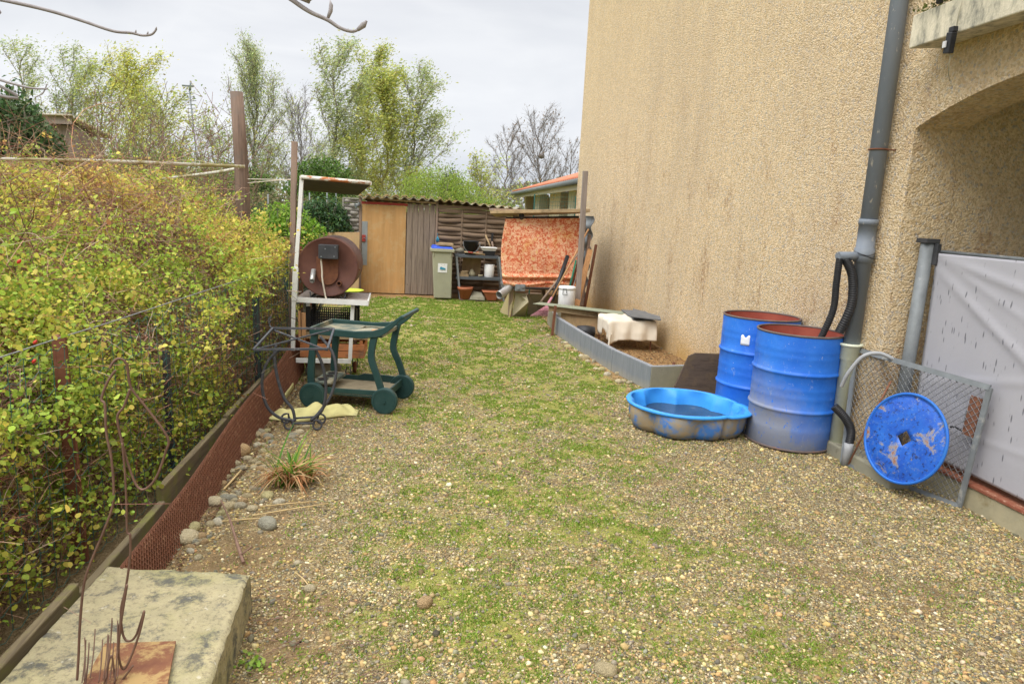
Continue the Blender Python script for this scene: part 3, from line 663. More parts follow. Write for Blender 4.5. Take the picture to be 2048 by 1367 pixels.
# ------------------------------------------------------------------ chain-link gate leaf
TL, TRr, BR, BL = AX(1712, 698, 3.14), AX(1980, 775, 3.30), G(1918, 1012, .005), G(1690, 932, .0)
BL = Vector((3.0, 4.36, .0)); 
t = thing('mesh_gate', ((BL+BR)/2), 'loose grey chain-link gate panel leaning against the post and sheet', 'gate')
nrm = (TRr-TL).cross(BL-TL).normalized()
b = MB()
for p, q in ((TL, TRr), (TRr, BR), (BR, BL), (BL, TL)): b.bar(p, q, .034, .012, up=nrm)
b.build('frame', M['galv'], t)
A, B_ = [], []
def gp(u, v): return TL.lerp(TRr, u).lerp(BL.lerp(BR, u), v)
nu, nv = 22, 17
for i in range(-nv, nu+nv):
    # zig-zag strands of the diamond mesh
    for s in (1, -1):
        prev = None
        for j in range(nv*2+1):
            v = j/(nv*2); u = (i + s*j*.5 + (0 if s > 0 else nv))/nu
            if 0.01 <= u <= .99:
                p = gp(u, min(max(v, .01), .99)) + nrm*(.002*s)
                if prev is not None: A.append(prev); B_.append(p)
                prev = p
            else: prev = None
segs('chain_link', A, B_, .0018, .0018, M['wire_gr'], 4, parent=t)
b = MB(); c0 = gp(.93, .10); c1 = gp(.93, .42); b.bar(c0-nrm*-.012, c1-nrm*-.012, .075, .008, up=nrm); lk = b.build('lock_plate', M['rust'], t)
b = MB(); cc = gp(.905, .22); b.bar(cc+nrm*.02, gp(.905, .33)+nrm*.02, .045, .02, up=nrm); b.build('lock_case', M['galv'], t, bevel=.003)
b = MB(); p = gp(.90, .40)+nrm*.02; b.tube([p, p+(TL-TRr).normalized()*.07+Vector((0, 0, .01)), p+(TL-TRr).normalized()*.10], .006, 8); b.build('handle', M['black'], t)

# ------------------------------------------------------------------ drum lid leaning
c = AX(1809, 876, 3.04); nv_ = Vector((-.93, -.22, .20)).normalized()
ax = nv_; e1 = ax.cross(Vector((0, 0, 1))).normalized(); e2 = e1.cross(ax)
R = Matrix((e1, e2, ax)).transposed().to_4x4(); R.translation = c
t = thing('metal_disc', (c.x, c.y, 0), 'round blue drum lid, flaking and rusty, leaning on the mesh gate', 'lid')
def lidobj(name, b, mat, par):
    o = b.build(name, mat, par, loc=(0, 0, 0)); o.matrix_local = Matrix.Translation(-WL[par.name]) @ R; return o
rl = .288; b = MB()
hole = [(.062*cos(a)*(1.0 if i % 2 == 0 else .62)-.01, .062*sin(a)*(1.0 if i % 2 == 0 else .62)) for i, a in enumerate([pi/2+j*pi/4 for j in range(8)])]
n = 64; vs = []; fs = []
rings = [None, .066, .14, .255, .262, .272]
def hpt(a):
    # square hole with corner up, in polar form
    k_ = .040/(abs(cos(a))+abs(sin(a))); return k_*1.25
for ri, rr in enumerate(rings):
    for j in range(n):
        a = 2*pi*j/n; q = hpt(a) if rr is None else rr; z = 0 if ri < 4 else (-.004 if ri == 4 else .004); vs.append((q*cos(a), q*sin(a), z+.0012*sin(3*a)*(1 if ri > 0 else 0)))
for ri in range(len(rings)-1):
    for j in range(n): fs.append((ri*n+j, ri*n+(j+1) % n, (ri+1)*n+(j+1) % n, (ri+1)*n+j))
b.add(vs, fs, True); ld = lidobj('plate', b, M['lid'], t); sd = ld.modifiers.new('s', 'SOLIDIFY'); sd.thickness = .002
b = MB(); b.tube([((rl-.008)*cos(2*pi*j/64), (rl-.008)*sin(2*pi*j/64), .004) for j in range(64)], .0095, 8, closed=True)
lidobj('rim', b, simple('blue_rim', (.02, .13, .56), (.03, .16, .5), 9, .5, 0, c3=(.1, .12, .14), t3=(.62, .7)), t)

# ------------------------------------------------------------------ paddling pool (shell)
pc = Vector((2.11, 5.22, 0)); t = thing('paddling_pool', pc, 'light blue shell-shaped plastic paddling pool with muddy water in it', 'paddling pool')
hd = radians(-34)  # direction of the hinge tongue
def shell(a, amp): 
    d = (a-hd+pi) % (2*pi)-pi; base = .455+.03*cos(d)
    if abs(d) < .5: base = min(base+.09*(1-abs(d)/.5)**.5*1.0, .56/ max(cos(d), .5))
    f = 0 if abs(d) < .55 else amp*(abs(cos((abs(d)-.55)*3.55)))-amp*.5
    return base+f
n = 160; b = MB()
prof_out = [(.80, .004, 1.), (.87, .012, 1.), (.93, .06, 1.), (.955, .13, .9), (.965, .175, .5), (.97, .19, .1)]
vs = []; fs = []
for (k_, z, am) in prof_out:
    for j in range(n):
        a = 2*pi*j/n; rr = shell(a, .062*am)*k_*.97; vs.append((pc.x+rr*cos(a), pc.y+rr*sin(a), z))
for i in range(len(prof_out)-1):
    for j in range(n): fs.append((i*n+j, i*n+(j+1) % n, (i+1)*n+(j+1) % n, (i+1)*n+j))
b.add(vs, fs, True); b.add(vs[:n], [tuple(range(n))]); b.build('outer_wall', M['pool_out'], t, fix=False)
b = MB(); vs = []; fs = []
prof_in = [(1.02, .186, 0), (1.035, .197, 0), (1.02, .206, 0), (.95, .206, .15), (.925, .198, .6), (.88, .13, 1.1), (.84, .05, 1.1)]
for (k_, z, am) in prof_in:
    for j in range(n):
        a = 2*pi*j/n; rr = shell(a, .066*am)*k_*.97; vs.append((pc.x+rr*cos(a), pc.y+rr*sin(a), z))
for i in range(len(prof_in)-1):
    for j in range(n): fs.append((i*n+j, i*n+(j+1) % n, (i+1)*n+(j+1) % n, (i+1)*n+j))
b.add(vs, fs, True); b.build('rim_and_basin', M['pool'], t, fix=False)
b = MB(); e = Vector((cos(hd), sin(hd), 0)); f2 = Vector((-sin(hd), cos(hd), 0))
for i in range(6): q = pc+e*.46+f2*(-.10+i*.04)+Vector((0, 0, .208)); b.box(q-Vector((.012, .012, .002)), q+Vector((.012, .012, .005)))
b.build('hinge_studs', M['pool'], t, bevel=.002)
b = MB(); b.add([(pc.x+shell(2*pi*j/n, .066)*.82*cos(2*pi*j/n), pc.y+shell(2*pi*j/n, .066)*.82*sin(2*pi*j/n), .085) for j in range(n)], [tuple(range(n))]); b.build('water', M['water'], t)
# tarred board
tag(MB().poly([AY(1345, 783, 6.12), AY(1378, 712, 6.2), AY(1392, 706, 6.21), AY(1452, 708, 6.21), AY(1460, 796, 6.1)], (0, .022, 0)).build('dark_board', M['wood_dark']), 'black-brown wooden board leaning behind the pool by the far drum', 'board')

# ------------------------------------------------------------------ kerb slabs
CP = [G(1094, 646), G(1110, 668), G(1160, 703), G(1222, 742), G(1298, 782), G(1392, 777)]
CP = [Vector((p.x, p.y, 0)) for p in CP]
ht = [.255, .24, .235, .235, .24, .235]
labs = ['pale kerb slab at the far end, before the rusty stake', 'blue-grey kerb slab nearest the rusty stake', 'blue-grey kerb slab in the middle of the curved row', 'blue-grey kerb slab nearest the pool, with the free corner', 'short pale kerb slab turned towards the wall behind the pool']
for i in range(5):
    p, q = CP[i], CP[i+1]; d = (q-p).normalized(); nn = Vector((-d.y, d.x, 0)) if i < 4 else Vector((-d.y, d.x, 0)); nn = nn if nn.x > 0 or i == 4 else -nn
    if i == 4: nn = Vector((0.0, 1, 0))
    p = p+d*.006; q = q-d*.006
    b = MB(); b.hexa([p, q, q+nn*.055, p+nn*.055], [v+Vector((0, 0, hh)) for v, hh in ((p, ht[i]), (q, ht[i+1]), (q+nn*.055, ht[i+1]), (p+nn*.055, ht[i]))])
    tp = thing('kerb_slab', (p+q)/2, labs[i], 'kerb', 'kerb slabs edging the bed along the house')
    b.build('face', M['kerb'] if i not in (0, 4) else M['concrete_g'], tp, bevel=.004)
    b = MB(); z = Vector((0, 0, .003)); pp = [p+nn*.003, q+nn*.003, q+nn*.052, p+nn*.052]; hh = [ht[i], ht[i+1], ht[i+1], ht[i]]
    b.hexa([v+Vector((0, 0, h_)) for v, h_ in zip(pp, hh)], [v+Vector((0, 0, h_))+z for v, h_ in zip(pp, hh)]); b.build('top_edge', M['kerb_top'], tp)
b = MB(); b.bar(G(1104, 671), AY(1111, 611, G(1104, 671).y+.02), .05, .03); tag(b.build('stake', M['rust_dark']), 'flat rusty stake at the far bend of the kerb row', 'stake')
b = MB(); b.bar(G(1338, 776), AY(1348, 724, G(1338, 776).y+.01), .03, .02); tag(b.build('stake', M['rust']), 'orange rusty stake standing between pool and short pale kerb', 'stake')

# cold frame board, beam, box, table with cloth, slates
def at3(p, z): return Vector((p.x, p.y, z))
a, b1, c1 = G(1078, 609, .40), G(1240, 627, .37), G(1240, 618, .37)
b = MB(); b.hexa([at3(G(1066, 607, .40), .395), G(1245, 629, .375), G(1252, 624, .375), at3(G(1080, 604, .40), .395)], [at3(G(1066, 607, .40), .402), at3(G(1245, 629, .375), .382), at3(G(1252, 624, .375), .382), at3(G(1080, 604, .40), .402)])
tag(b.build('lid_board', M['glassboard']), 'thin greenish board lying across the pale beam beside the rake', 'board')
Yb = G(1100, 612, .38).y
b = MB(); b.bar(AY(1098, 616, Yb), AY(1215, 632, Yb-.35), .04, .075); tag(b.build('timber_beam', M['wood_beam'], bevel=.004), 'pale timber beam running from the rusty stake towards the cloth', 'beam')
b = MB(); b.poly([AY(1122, 625, Yb-.02), AY(1200, 637, Yb-.3), AY(1200, 668, Yb-.3), AY(1122, 655, Yb-.02)], (.02, .02, 0)); tag(b.build('bed_panel', M['ply2']), 'tan wooden panel under the beam at the back of the bed', 'panel')
b = MB(); cb = AY(1171, 668, 8.9); b.lathe([(0, 0), (.11, 0), (.13, .14), (.12, .2), (.0, .22)], 20, (cb.x, cb.y, max(0, cb.z-.1))); tag(b.build('black_pot', M['black']), 'black plastic pot half hidden behind kerb left of the cloth', 'pot')
tb = thing('low_table', (2.85, 8.75, 0), 'low table under a cream cloth in the bed by the wall', 'table')
TX0, TX1, TY0, TY1, TZ = 2.42, 2.98, 8.45, 9.15, .36
b = MB(); b.box((TX0, TY0, TZ-.02), (TX1, TY1, TZ)); b.build('tabletop', M['wood_beam'], tb)
for p in ((TX0+.03, TY0+.03), (TX1-.02, TY0+.03), (TX0+.03, TY1-.03), (TX1-.02, TY1-.03)):
    b = MB(); b.bar((p[0], p[1], 0), (p[0], p[1], TZ-.02), .015); b.build('leg', M['rust_dark'], tb)
def cloth(u, v):
    # drapes over the front (near) and left edges
    L = TX1-TX0; x_ = TX0-.10+u*(L+.12); y_ = TY1-.1-v*(TY1-TY0-.1+.22)
    ov_y = max(0, (TY0-.012)-y_); ov_x = max(0, TX0-x_); z_ = TZ+.008
    if ov_y > 0: z_ -= ov_y*(1.15); y_ = TY0-.016-.045*abs(sin(u*10+1))**1.5*min(1, ov_y*8)-ov_y*.08
    if ov_x > 0: z_ -= ov_x*1.5+.12*(sin(v*7)**2)*min(1, ov_x*9); x_ = TX0-.012-.03*abs(sin(v*11))
    z_ += .012*abs(sin(u*11+v*3))*abs(sin(v*8+u*2))
    if u < .27 and ov_y > 0: z_ -= .10*(1-u/.27)**.5*min(1, ov_y*4)
    return (x_, y_, max(z_, .02))
b = MB(); b.grid(cloth, 46, 50); ob = b.build('tablecloth', M['cloth_cream'], solid=.004); tag(ob, 'rumpled cream cloth draped over the low table by the wall', 'cloth')
b = MB(); b.poly([G(1242, 620, .395), G(1290, 623, .41), G(1318, 640, .385), G(1268, 640, .38)], (0, 0, .01)); tag(b.build('slate_sheet', M['slate']), 'lower flat grey sheet lying on the cloth, against the wall', 'sheet')
b = MB(); b.poly([G(1266, 618, .42), G(1320, 634, .42), G(1322, 641, .41), G(1262, 634, .42)], (0, 0, .012)); tag(b.build('slate_sheet', M['slate']), 'upper grey sheet, tilted on top of the lower sheet', 'sheet')

# ------------------------------------------------------------------ shelter with floral curtain
YS = 10.9
t = thing('lean_to_shelter', (1.9, YS+.3, 0), 'low lean-to with a flat board roof between shed and house', 'shelter')
b = MB(); A0, A1 = AY(980, 427, YS), AY(1180, 424, YS-.4)
b.hexa([A0, A1, A1+Vector((.12, 1.0, -.02)), A0+Vector((.2, 1.1, -.05))], [p+Vector((0, 0, .05)) for p in (A0, A1, A1+Vector((.12, 1.0, -.02)), A0+Vector((.2, 1.1, -.05)))])
b.build('roof_board', M['wood_beam'], t, bevel=.004)
b = MB(); b.hexa([A0+Vector((.06, .1, .053)), A0+Vector((.95, .05, .053)), A0+Vector((.95, .8, .053)), A0+Vector((.06, .8, .053))], [A0+Vector((.06, .1, .085)), A0+Vector((.95, .05, .095)), A0+Vector((.95, .8, .095)), A0+Vector((.06, .8, .085))]); b.build('plank_on_roof', M['wood_grey'], t)
for px, yo in ((1030, .16), (1168, -.1), (1096, .9)):
    b = MB(); p = AY(px, 432, YS+yo); b.bar((p.x, p.y, 0), (p.x, p.y, A0.z-.01), .06, .06); b.build('support_post', M['wood_grey'], t)
b = MB(); p = AY(1010, 582, YS+.25); b.box((p.x, YS+.2, .44), (2.6, YS+1.0, .47)); b.build('bench', M['slate'], t)
b = MB(); p = AY(1008, 436, YS+.1); b.tube([AY(1012, 437, YS+.1), AY(1158, 434, YS+.0)], .02, 8); b.tube([AY(1043, 436, YS+.06), AY(1043, 430, YS-.02)], .04, 12); b.build('curtain_rail', M['charcoal'], t)
c00, c10, c01, c11 = AY(1006, 567, YS+.05), AY(1156, 583, YS-.05), AY(1011, 437, YS+.05), AY(1160, 436, YS-.05)
def cur(u, v):
    lo = c00.lerp(c10, u); up_ = c01.lerp(c11, u); 
    p = lo.lerp(up_, v)
    bulge = .03*sin(pi*u)*sin(pi*v)
    f = .012*sin(u*17+3*v)*(1-v*.5)+.010*sin((u*6+v*9))+.006*sin(u*41)*(1-v)
    f += .05*math.exp(-((v-.13-.05*u)/.022)**2) - .035*math.exp(-((v-.09-.05*u)/.02)**2)+.03*math.exp(-((v-.04-.03*u+.02*sin(7*u))/.02)**2)
    p = p+Vector((-.05*sin(pi*v)*(1-u)**4, -f-bulge, -.02*sin(u*5+1)*(1-v)**3))
    # diagonal pull at the right
    dg = (u+v*.55-.93); p.y -= .025*math.exp(-(dg/.03)**2)*(v < .9)
    return p
b = MB(); b.grid(cur, 110, 90); tag(b.build('floral_curtain', M['floral'], solid=.004), 'red and orange floral fabric hung as a curtain under the board roof', 'curtain')
# post beside the wall
pb = AY(1155, 612, 10.2); b = MB(); b.bar((pb.x, pb.y, 0), AY(1171, 342, pb.y-.02), .07, .07, up=(0, 1, 0)); tag(b.build('wooden_post', M['wood_grey2'], bevel=.004), 'tall square silver-grey post in front of the floral curtain', 'post')
# zigzag sheet edge against the wall
P = []
for i in range(60):
    u = i/59; q = AY(1186-u*18, 432+u*180, 11.3); P.append((q.x+.024*sin(i*.62), q.y, q.z))
b = MB()
for i in range(59): p, q = Vector(P[i]), Vector(P[i+1]); b.hexa([p, p+Vector((.012, 0, 0)), p+Vector((.012, 1.0, 0)), p+Vector((0, 1.0, 0))], [q, q+Vector((.012, 0, 0)), q+Vector((.012, 1.0, 0)), q+Vector((0, 1.0, 0))])
tag(b.build('corrugated_sheet', M['galv'], fix=False), 'wavy grey corrugated sheet standing edge-on against the house wall', 'sheet')
# tools
def stick(name, a, c, r, mat, label, cat, n=8, group=None):
    b = MB(); b.tube([a, Vector(a).lerp(Vector(c), .5)+Vector((.004, 0, .003)), c], r, n); o = b.build(name, mat)
    return tag(o, label, cat, group)
stick('tool_handle', AY(1082, 603, 10.2), AY(1160, 502, 10.55), .017, M['wood_grey'], 'grey-brown wooden handle leaning furthest left across the curtain', 'tool handle')
t = thing('leaf_rake', G(1090, 630), 'pink fan rake with a tan wooden handle leaning beside the white churn', 'rake')
b = MB(); b.tube([AY(1100, 603, 10.0), AY(1177, 458, 10.4)], .013, 10); b.build('handle', M['wood_tan'], t)
b = MB(); h0 = AY(1097, 606, 10.0); b.tube([AY(1104, 594, 10.02), h0, AY(1095, 611, 9.98)], [.016, .022, .034], 10); b.build('socket', M['pink'], t)
for i in range(17):
    u = (i-8)/8; q = AY(1081+u*17-3, 630+abs(u)*1.0, 9.92-.06); b = MB()
    b.tube([AY(1095, 609, 9.97), AY(1088+u*10, 620, 9.93), q, q+Vector((0, -.012, -.012))], .0022, 5); b.build('tine', M['pink'], t)
b = MB(); b.tube([AY(1088+u*11/8-1, 620+abs(u)*.12, 9.91) for u in range(-8, 9)], .005, 6); b.build('tine_brace', M['pink'], t)
stick('black_pole', AY(1104, 600, 10.15), AY(1135, 512, 10.5), .032, M['black'], 'thick black plastic pole between the rake handle and the white churn', 'pole')
stick('tool_handle', AY(1136, 585, 10.3), AY(1152, 520, 10.5), .015, M['green_handle'], 'green tool handle rising behind the white churn', 'tool handle')
stick('metal_rod', AY(1143, 585, 10.28), AY(1154, 546, 10.5), .007, M['galv'], 'thin silver rod behind the white churn', 'rod')
stick('brown_handle', AY(1139, 586, 10.4), AY(1158, 515, 10.55), .016, M['rust_dark'], 'dark brown handle just right of the green one', 'tool handle')
b = MB(); b.bar(AY(1152, 615, 10.1), AY(1180, 500, 10.75), .075, .05, up=(0, 1, 0)); tag(b.build('wooden_plank', M['wood_tan'], bevel=.003), 'orange-brown plank leaning right of the tall silver-grey post', 'plank')
b = MB(); b.bar(AY(1163, 612, 10.5), AY(1179, 470, 10.9), .05, .04, up=(0, 1, 0)); tag(b.build('wooden_plank', M['wood_old'], bevel=.003), 'dark old plank squeezed between orange-brown plank and corrugated sheet', 'plank')
stick('branch_pole', AY(1169, 614, 10.6), AY(1192, 490, 11.2), .024, M['rust_dark'], 'brown bark pole leaning on the house wall beside the wavy sheet', 'pole')
# white churn
ch = AY(1133, 600, 10.0); cc = Vector((ch.x, ch.y, 0)); zt = AY(1133, 582, cc.y).z; zb = max(.02, AY(1133, 612, cc.y).z)
t = thing('milk_churn', (cc.x, cc.y, 0), 'white enamel churn with a wire side handle, standing behind the beam', 'churn')
b = MB(); b.box((cc.x-.15, cc.y-.12, 0), (cc.x+.2, cc.y+.2, zb)); tag(b.build('concrete_block', M['concrete_g'], bevel=.01), 'low concrete block carrying the white churn', 'block')
cc.z = zb+.003
b = MB(); b.lathe([(0, 0), (.115, 0), (.122, .01), (.122, .23), (.118, .245), (.127, .25), (.127, .28), (.112, .292), (0, .294)], 32, cc); b.build('body', M['white'], t)
b = MB(); q = cc+Vector((-.06, -.115, .23)); b.tube([q+Vector(v) for v in ((-.025, 0, .03), (.025, -.005, .03), (.028, -.012, -.02), (.036, -.014, -.05), (-.03, -.014, -.05), (-.025, -.01, -.02), (-.025, 0, .03))], .005, 6); b.build('wire_handle', M['charcoal'], t)
# concrete slabs leaning on the bench
def slab4(pts, th, mat, label, nm='concrete_slab'):
    o = MB().poly(pts, th).build(nm, mat, bevel=.006); return tag(o, label, 'concrete slab')
slab4([G(999, 625), G(1020, 634), AY(1030, 582, 11.05), AY(1018, 581, 11.1)], (.02, .06, 0), M['concrete_y'], 'orange-stained concrete slab leaning leftmost under the curtain')
slab4([G(1024, 633), G(1050, 633), AY(1057, 604, 10.75), AY(1053, 588, 11.0), AY(1031, 585, 11.05)], (.01, .06, 0), M['concrete'], 'tan concrete slab with a broken corner, second from left under the curtain')
slab4([G(1056, 630), G(1086, 628), AY(1086, 588, 11.1), AY(1056, 588, 11.1)], (0, .06, 0), M['concrete_g'], 'square grey-green concrete slab behind the rake')
slab4([G(1088, 628), G(1130, 626), AY(1128, 590, 11.2), AY(1088, 590, 11.2)], (0, .05, 0), M['concrete_g'], 'grey concrete slab behind the white churn and black pole')
# duct elbow, grey casting
t = None
b = MB(); b.tube(spl([AY(1018, 566, 11.0), AY(1017, 575, 10.95), AY(1008, 584, 10.88), AY(998, 590, 10.8)], 6), .062, 18, cap=False); o = b.build('duct_elbow', M['alu'], solid=.004); tag(o, 'bent aluminium duct elbow sticking out below the curtain', 'duct')
b = MB(); q = AY(1040, 582, 10.9); b.box((q.x-.08, q.y-.02, q.z-.0), (q.x+.08, q.y+.14, q.z+.11)); b.tube([q+Vector((-.03, -.02, .045)), q+Vector((-.03, -.035, .045))], .025, 12); b.tube([q+Vector((.04, -.02, .07)), q+Vector((.04, -.035, .07))], .025, 12)
tag(b.build('metal_fitting', M['galv'], bevel=.012), 'grey cast metal fitting with two round bosses on the bench edge', 'fitting')

# ------------------------------------------------------------------ shed
YD = 13.5
def SD(px, py, o=0.): return AY(px, py, YD+o)
sh = thing('garden_shed', (.4, YD+.9, 0), 'low wooden shed with corrugated mossy roof at the end of the yard', 'shed')
xL, xd0, xd1, xp1, xR = SD(686, 500).x, SD(722, 500).x, SD(812, 500).x, SD(869, 500).x, 2.45
b = MB(); b.box((xd1+.003, YD, 0), (xp1, YD+.03, 1.70)); 
for i in range(1, 6):
    pass
b = MB(); pw = (xp1-xd1-.006)/5
for i in range(5): x0 = xd1+.004+i*pw; b.box((x0, YD+(.004 if i % 2 else 0), .02), (x0+pw-.006, YD+.028, 1.71))
b.build('plank_wall', M['planks'], sh)
# door
b = MB(); b.box((xd0+.012, YD-.006, .02), (xd1-.012, YD+.03, 1.655)); dr = b.build('door', M['ply'], sh)
p0, p1 = SD(722, 442), SD(733, 530); b = MB(); b.box((xd0+.014, YD-.012, p1.z), (p1.x+.01, YD-.0065, p0.z)); b.build('lock_plate', M['steelzinc'], dr)
q = SD(728, 476); b = MB(); b.box((q.x-.035, YD-.035, q.z-.065), (q.x+.03, YD-.0125, q.z+.06)); b.build('lock', M['red'], dr, bevel=.004)
b = MB(); b.tube([(q.x, YD-.035, q.z-.0), (q.x, YD-.055, q.z-.0), (q.x+.06, YD-.055, q.z-.0)], .006, 8); b.build('handle', M['galv'], dr)
b = MB(); b.box((xd0, YD-.012, 1.662), (xd1+.01, YD+.03, 1.712)); b.build('lintel', M['red'], sh)
b = MB(); b.box((xd0-.045, YD-.01, 0), (xd0+.006, YD+.06, 1.79)); b.build('frame_post', M['wood_grey'], sh); b = MB(); b.box((xp1+.002, YD-.012, 0), (xp1+.042, YD+.05, 1.79)); b.build('frame_post', M['wood_grey'], sh)
b = MB(); b.bar((xd0+.1, YD-.016, 1.775), (xp1, YD-.016, 1.748), .035, .045, up=(0, 1, 0)); b.build('top_batten', M['wood_beam'], sh)
# woven panels
def woven(x0, x1, z0, z1, nsl, mat, posts, name, yo=0.):
    b = MB(); hh = (z1-z0)/nsl; NX = 60
    for i in range(nsl):
        s = 1 if i % 2 else -1; ph = rng.rand()*.4
        def fn(u, v, s=s, i=i, ph=ph):
            x = x0+u*(x1-x0); w_ = sin((x-x0)/posts*pi)*s
            return (x, YD+.012+yo+.020*w_, z0+hh*(i+.03+v*.94)+.006*sin(x*3+i)+.004*sin(x*9+2*i))
        b.grid(fn, NX, 1, True)
    o = b.build(name, mat, sh, solid=.006, fix=False); return o
woven(xp1+.04, xR, .04, 1.66, 19, M['slats'], .46, 'woven_panel')
b = MB()
for x in (xp1+.50, xp1+.96, xp1+1.42): b.box((x-.012, YD-.012, .04), (x+.012, YD+.004, 1.66))
b.box((xp1+.045, YD-.008, 1.665), (xR, YD+.03, 1.72)); b.build('panel_batten', M['slats'], sh)
woven(xL, xd0-.05, .95, 1.74, 11, M['slats_g'], .13, 'woven_panel', .01)
b = MB(); b.box((xL-.02, YD-.0, 0), (xL+.005, YD+.05, 1.76)); b.box((xL, YD-.005, 1.745), (xd0-.05, YD+.04, 1.765)); b.build('panel_frame', M['slats_g'], sh)
b = MB(); b.box((xL, YD+.06, 0), (xL+.03, YD+1.9, 1.6)); b.box((xR-.03, YD+.06, 0), (xR, YD+1.9, 1.55)); b.box((xL, YD+1.87, 0), (xR, YD+1.9, 1.55)); b.build('side_wall', M['planks'], sh)
# roof
x0r, x1r = xd0-.05, SD(1042, 400).x+.05; b = MB()
def rf(u, v):
    x = x0r+u*(x1r-x0r); return (x, YD-.16+v*2.3, 1.80+.025*sin(x*2*pi/.165)-.018*(x-x0r)/1.+.02*sin(x*1.7)-.06*v+(.03*sin(u*5) if v < .1 else 0))
b.grid(rf, 300, 6); b.build('roof', M['fibro'], sh, solid=.012)
b = MB()
for i in range(300):
    x = x0r+rng.rand()**1.2*(x1r-x0r)*.9+.03; 
    if rng.rand() < .25+.5*(x < x0r+1.3): b.lathe([(0, .02*rng.rand()+.012), (.022, .01), (.035*rng.uniform(.7, 1.3), 0)], 6, (x, YD-.15+rng.rand()*.1, 1.815+.03*sin(x*2*pi/.165)-.018*(x-x0r)+.02*sin(x*1.7)+.03*sin((x-x0r)/(x1r-x0r)*5)))
tag(b.build('roof_moss', M['moss_y'], sh, fix=False), kind='stuff')
# floodlight on the corner
t = thing('floodlight', SD(716, 412, -.08), 'small grey floodlight under the roof at the shed door corner', 'lamp')
b = MB(); q = SD(716, 410, -.08); b.tube([q+Vector((.02, .06, .03)), q, q+Vector((-.04, -.03, -.015))], [.02, .03, .045], 12); b.build('lamp_body', M['galv'], t)
b = MB(); b.tube([q+Vector((.02, .06, .03)), q+Vector((.03, .08, .07))], .008, 6); b.build('bracket', M['charcoal'], t)
# plywood sheet left of the door
b = MB(); b.poly([AY(632, 465, 13.05), AY(719, 464, 13.05), Vector((AY(719, 500, 13.05).x, 12.98, 0)), Vector((AY(632, 500, 13.05).x, 12.98, 0))], (0, .018, 0)); tag(b.build('plywood_sheet', M['ply2']), 'weathered plywood sheet standing beside the shed door, behind the rusty drum', 'plywood')
b = MB(); q = G(708, 588, .05); b.lathe([(0, 0), (.19, .01), (.24, .035), (.235, .04), (.18, .02), (0, .012)], 28, (q.x, 12.0, AY(708, 584, 12.0).z)); b.tube([(q.x, 12, 0), (q.x, 12, AY(708, 584, 12.0).z)], .05, 10)
tag(b.build('lime_dish', M['lime']), 'flat lime-green plastic dish seen just beyond the white cart top', 'dish')

# ------------------------------------------------------------------ wheelie bin
xb0, xb1 = SD(866, 590).x, SD(906, 590).x; yb = YD-.62; bz = 0
def BN(px, py): return AY(px, py, yb)
zt_ = BN(885, 503).z; X0, X1 = BN(868, 590).x, BN(903, 590).x; U0, U1 = BN(861, 500).x, BN(909, 500).x
t = thing('wheelie_bin', ((X0+X1)/2, yb+.25, 0), 'beige wheeled bin with blue lid in front of the shed planks', 'bin')
b = MB(); b.hexa([(X0, yb, .03), (X1, yb, .03), (X1, yb+.42, .03), (X0, yb+.42, .03)], [(U0+.035, yb-.04, zt_), (U1-.035, yb-.04, zt_), (U1-.035, yb+.5, zt_), (U0+.035, yb+.5, zt_)]); b.build('body', M['bin'], t, bevel=.018)
b = MB(); b.box((U0, yb-.07, zt_-.005), (U1, yb+.54, zt_+.05)); 
for s in (0, 1): x_ = U0+.05 if s == 0 else U1-.075; b.box((x_, yb-.055, zt_-.09), (x_+.02, yb-.03, zt_-.002))
b.build('rim', M['bin'], t, bevel=.012)
b = MB(); b.hexa([(U0+.01, yb-.06, zt_+.052), (U1-.02, yb-.06, zt_+.052), (U1-.02, yb+.52, zt_+.052), (U0+.01, yb+.52, zt_+.052)], [(U0+.04, yb-.04, zt_+.085), (U1-.05, yb-.04, zt_+.085), (U1-.05, yb+.5, zt_+.10), (U0+.04, yb+.5, zt_+.10)]); b.build('lid', M['blue_lid'], t, bevel=.01)
for s in (X0+.03, X1-.08): b = MB(); b.tube([(s, yb+.43, .10), (s+.05, yb+.43, .10)], .10, 20); b.build('wheel', M['black'], t)
def facept(px, py):
    q = BN(px, py); q.y = yb-.04*(q.z-.03)/(zt_-.03)-.004; return q
l0, l1 = facept(876, 526), facept(894, 545)
b = MB(); b.poly([(l0.x, l1.y, l1.z), (l1.x, l1.y, l1.z), (l1.x, l0.y, l0.z), (l0.x, l0.y, l0.z)], (0, -.003, 0)); lb = b.build('label', M['paper'], t)
wv = [(-.05, -.028), (-.05, .012), (-.03, .028), (0, .012), (.05, -.002), (.05, -.03)]; cx, cz = (l0.x+l1.x)/2+.003, (l0.z+l1.z)/2
b = MB(); b.poly([(cx+u_, l0.y-.008+.0, cz+v_*.9) for u_, v_ in wv], (0, -.002, 0)); b.build('blue_wave_print', M['teal'], lb)
b = MB()
for u_ in (-.02, .03): b.box((cx+u_-.004, l0.y-.009, cz+.06), (cx+u_+.004, l0.y-.0065, cz+.066))
b.build('small_marks', M['rust'], lb)
b = MB(); q0, q1 = BN(872, 496), BN(908, 490); zz = zt_+.105; b.poly([(U0+.1, yb+.02, zz), (U1-.02, yb+.0, zz), (U1-.03, yb+.3, zz), (U0+.18, yb+.28, zz)], (0, 0, .045)); tag(b.build('wood_offcut', M['wood_beam'], bevel=.006), 'pale wooden offcut lying on the blue bin lid', 'offcut')
b = MB(); b.poly([(U1-.02, yb+.12, zt_-.015), (U1+.26, yb+.1, zt_-.01), (U1+.24, yb+.3, zt_-.01), (U1+.0, yb+.3, zt_-.015)], (0, 0, .09))

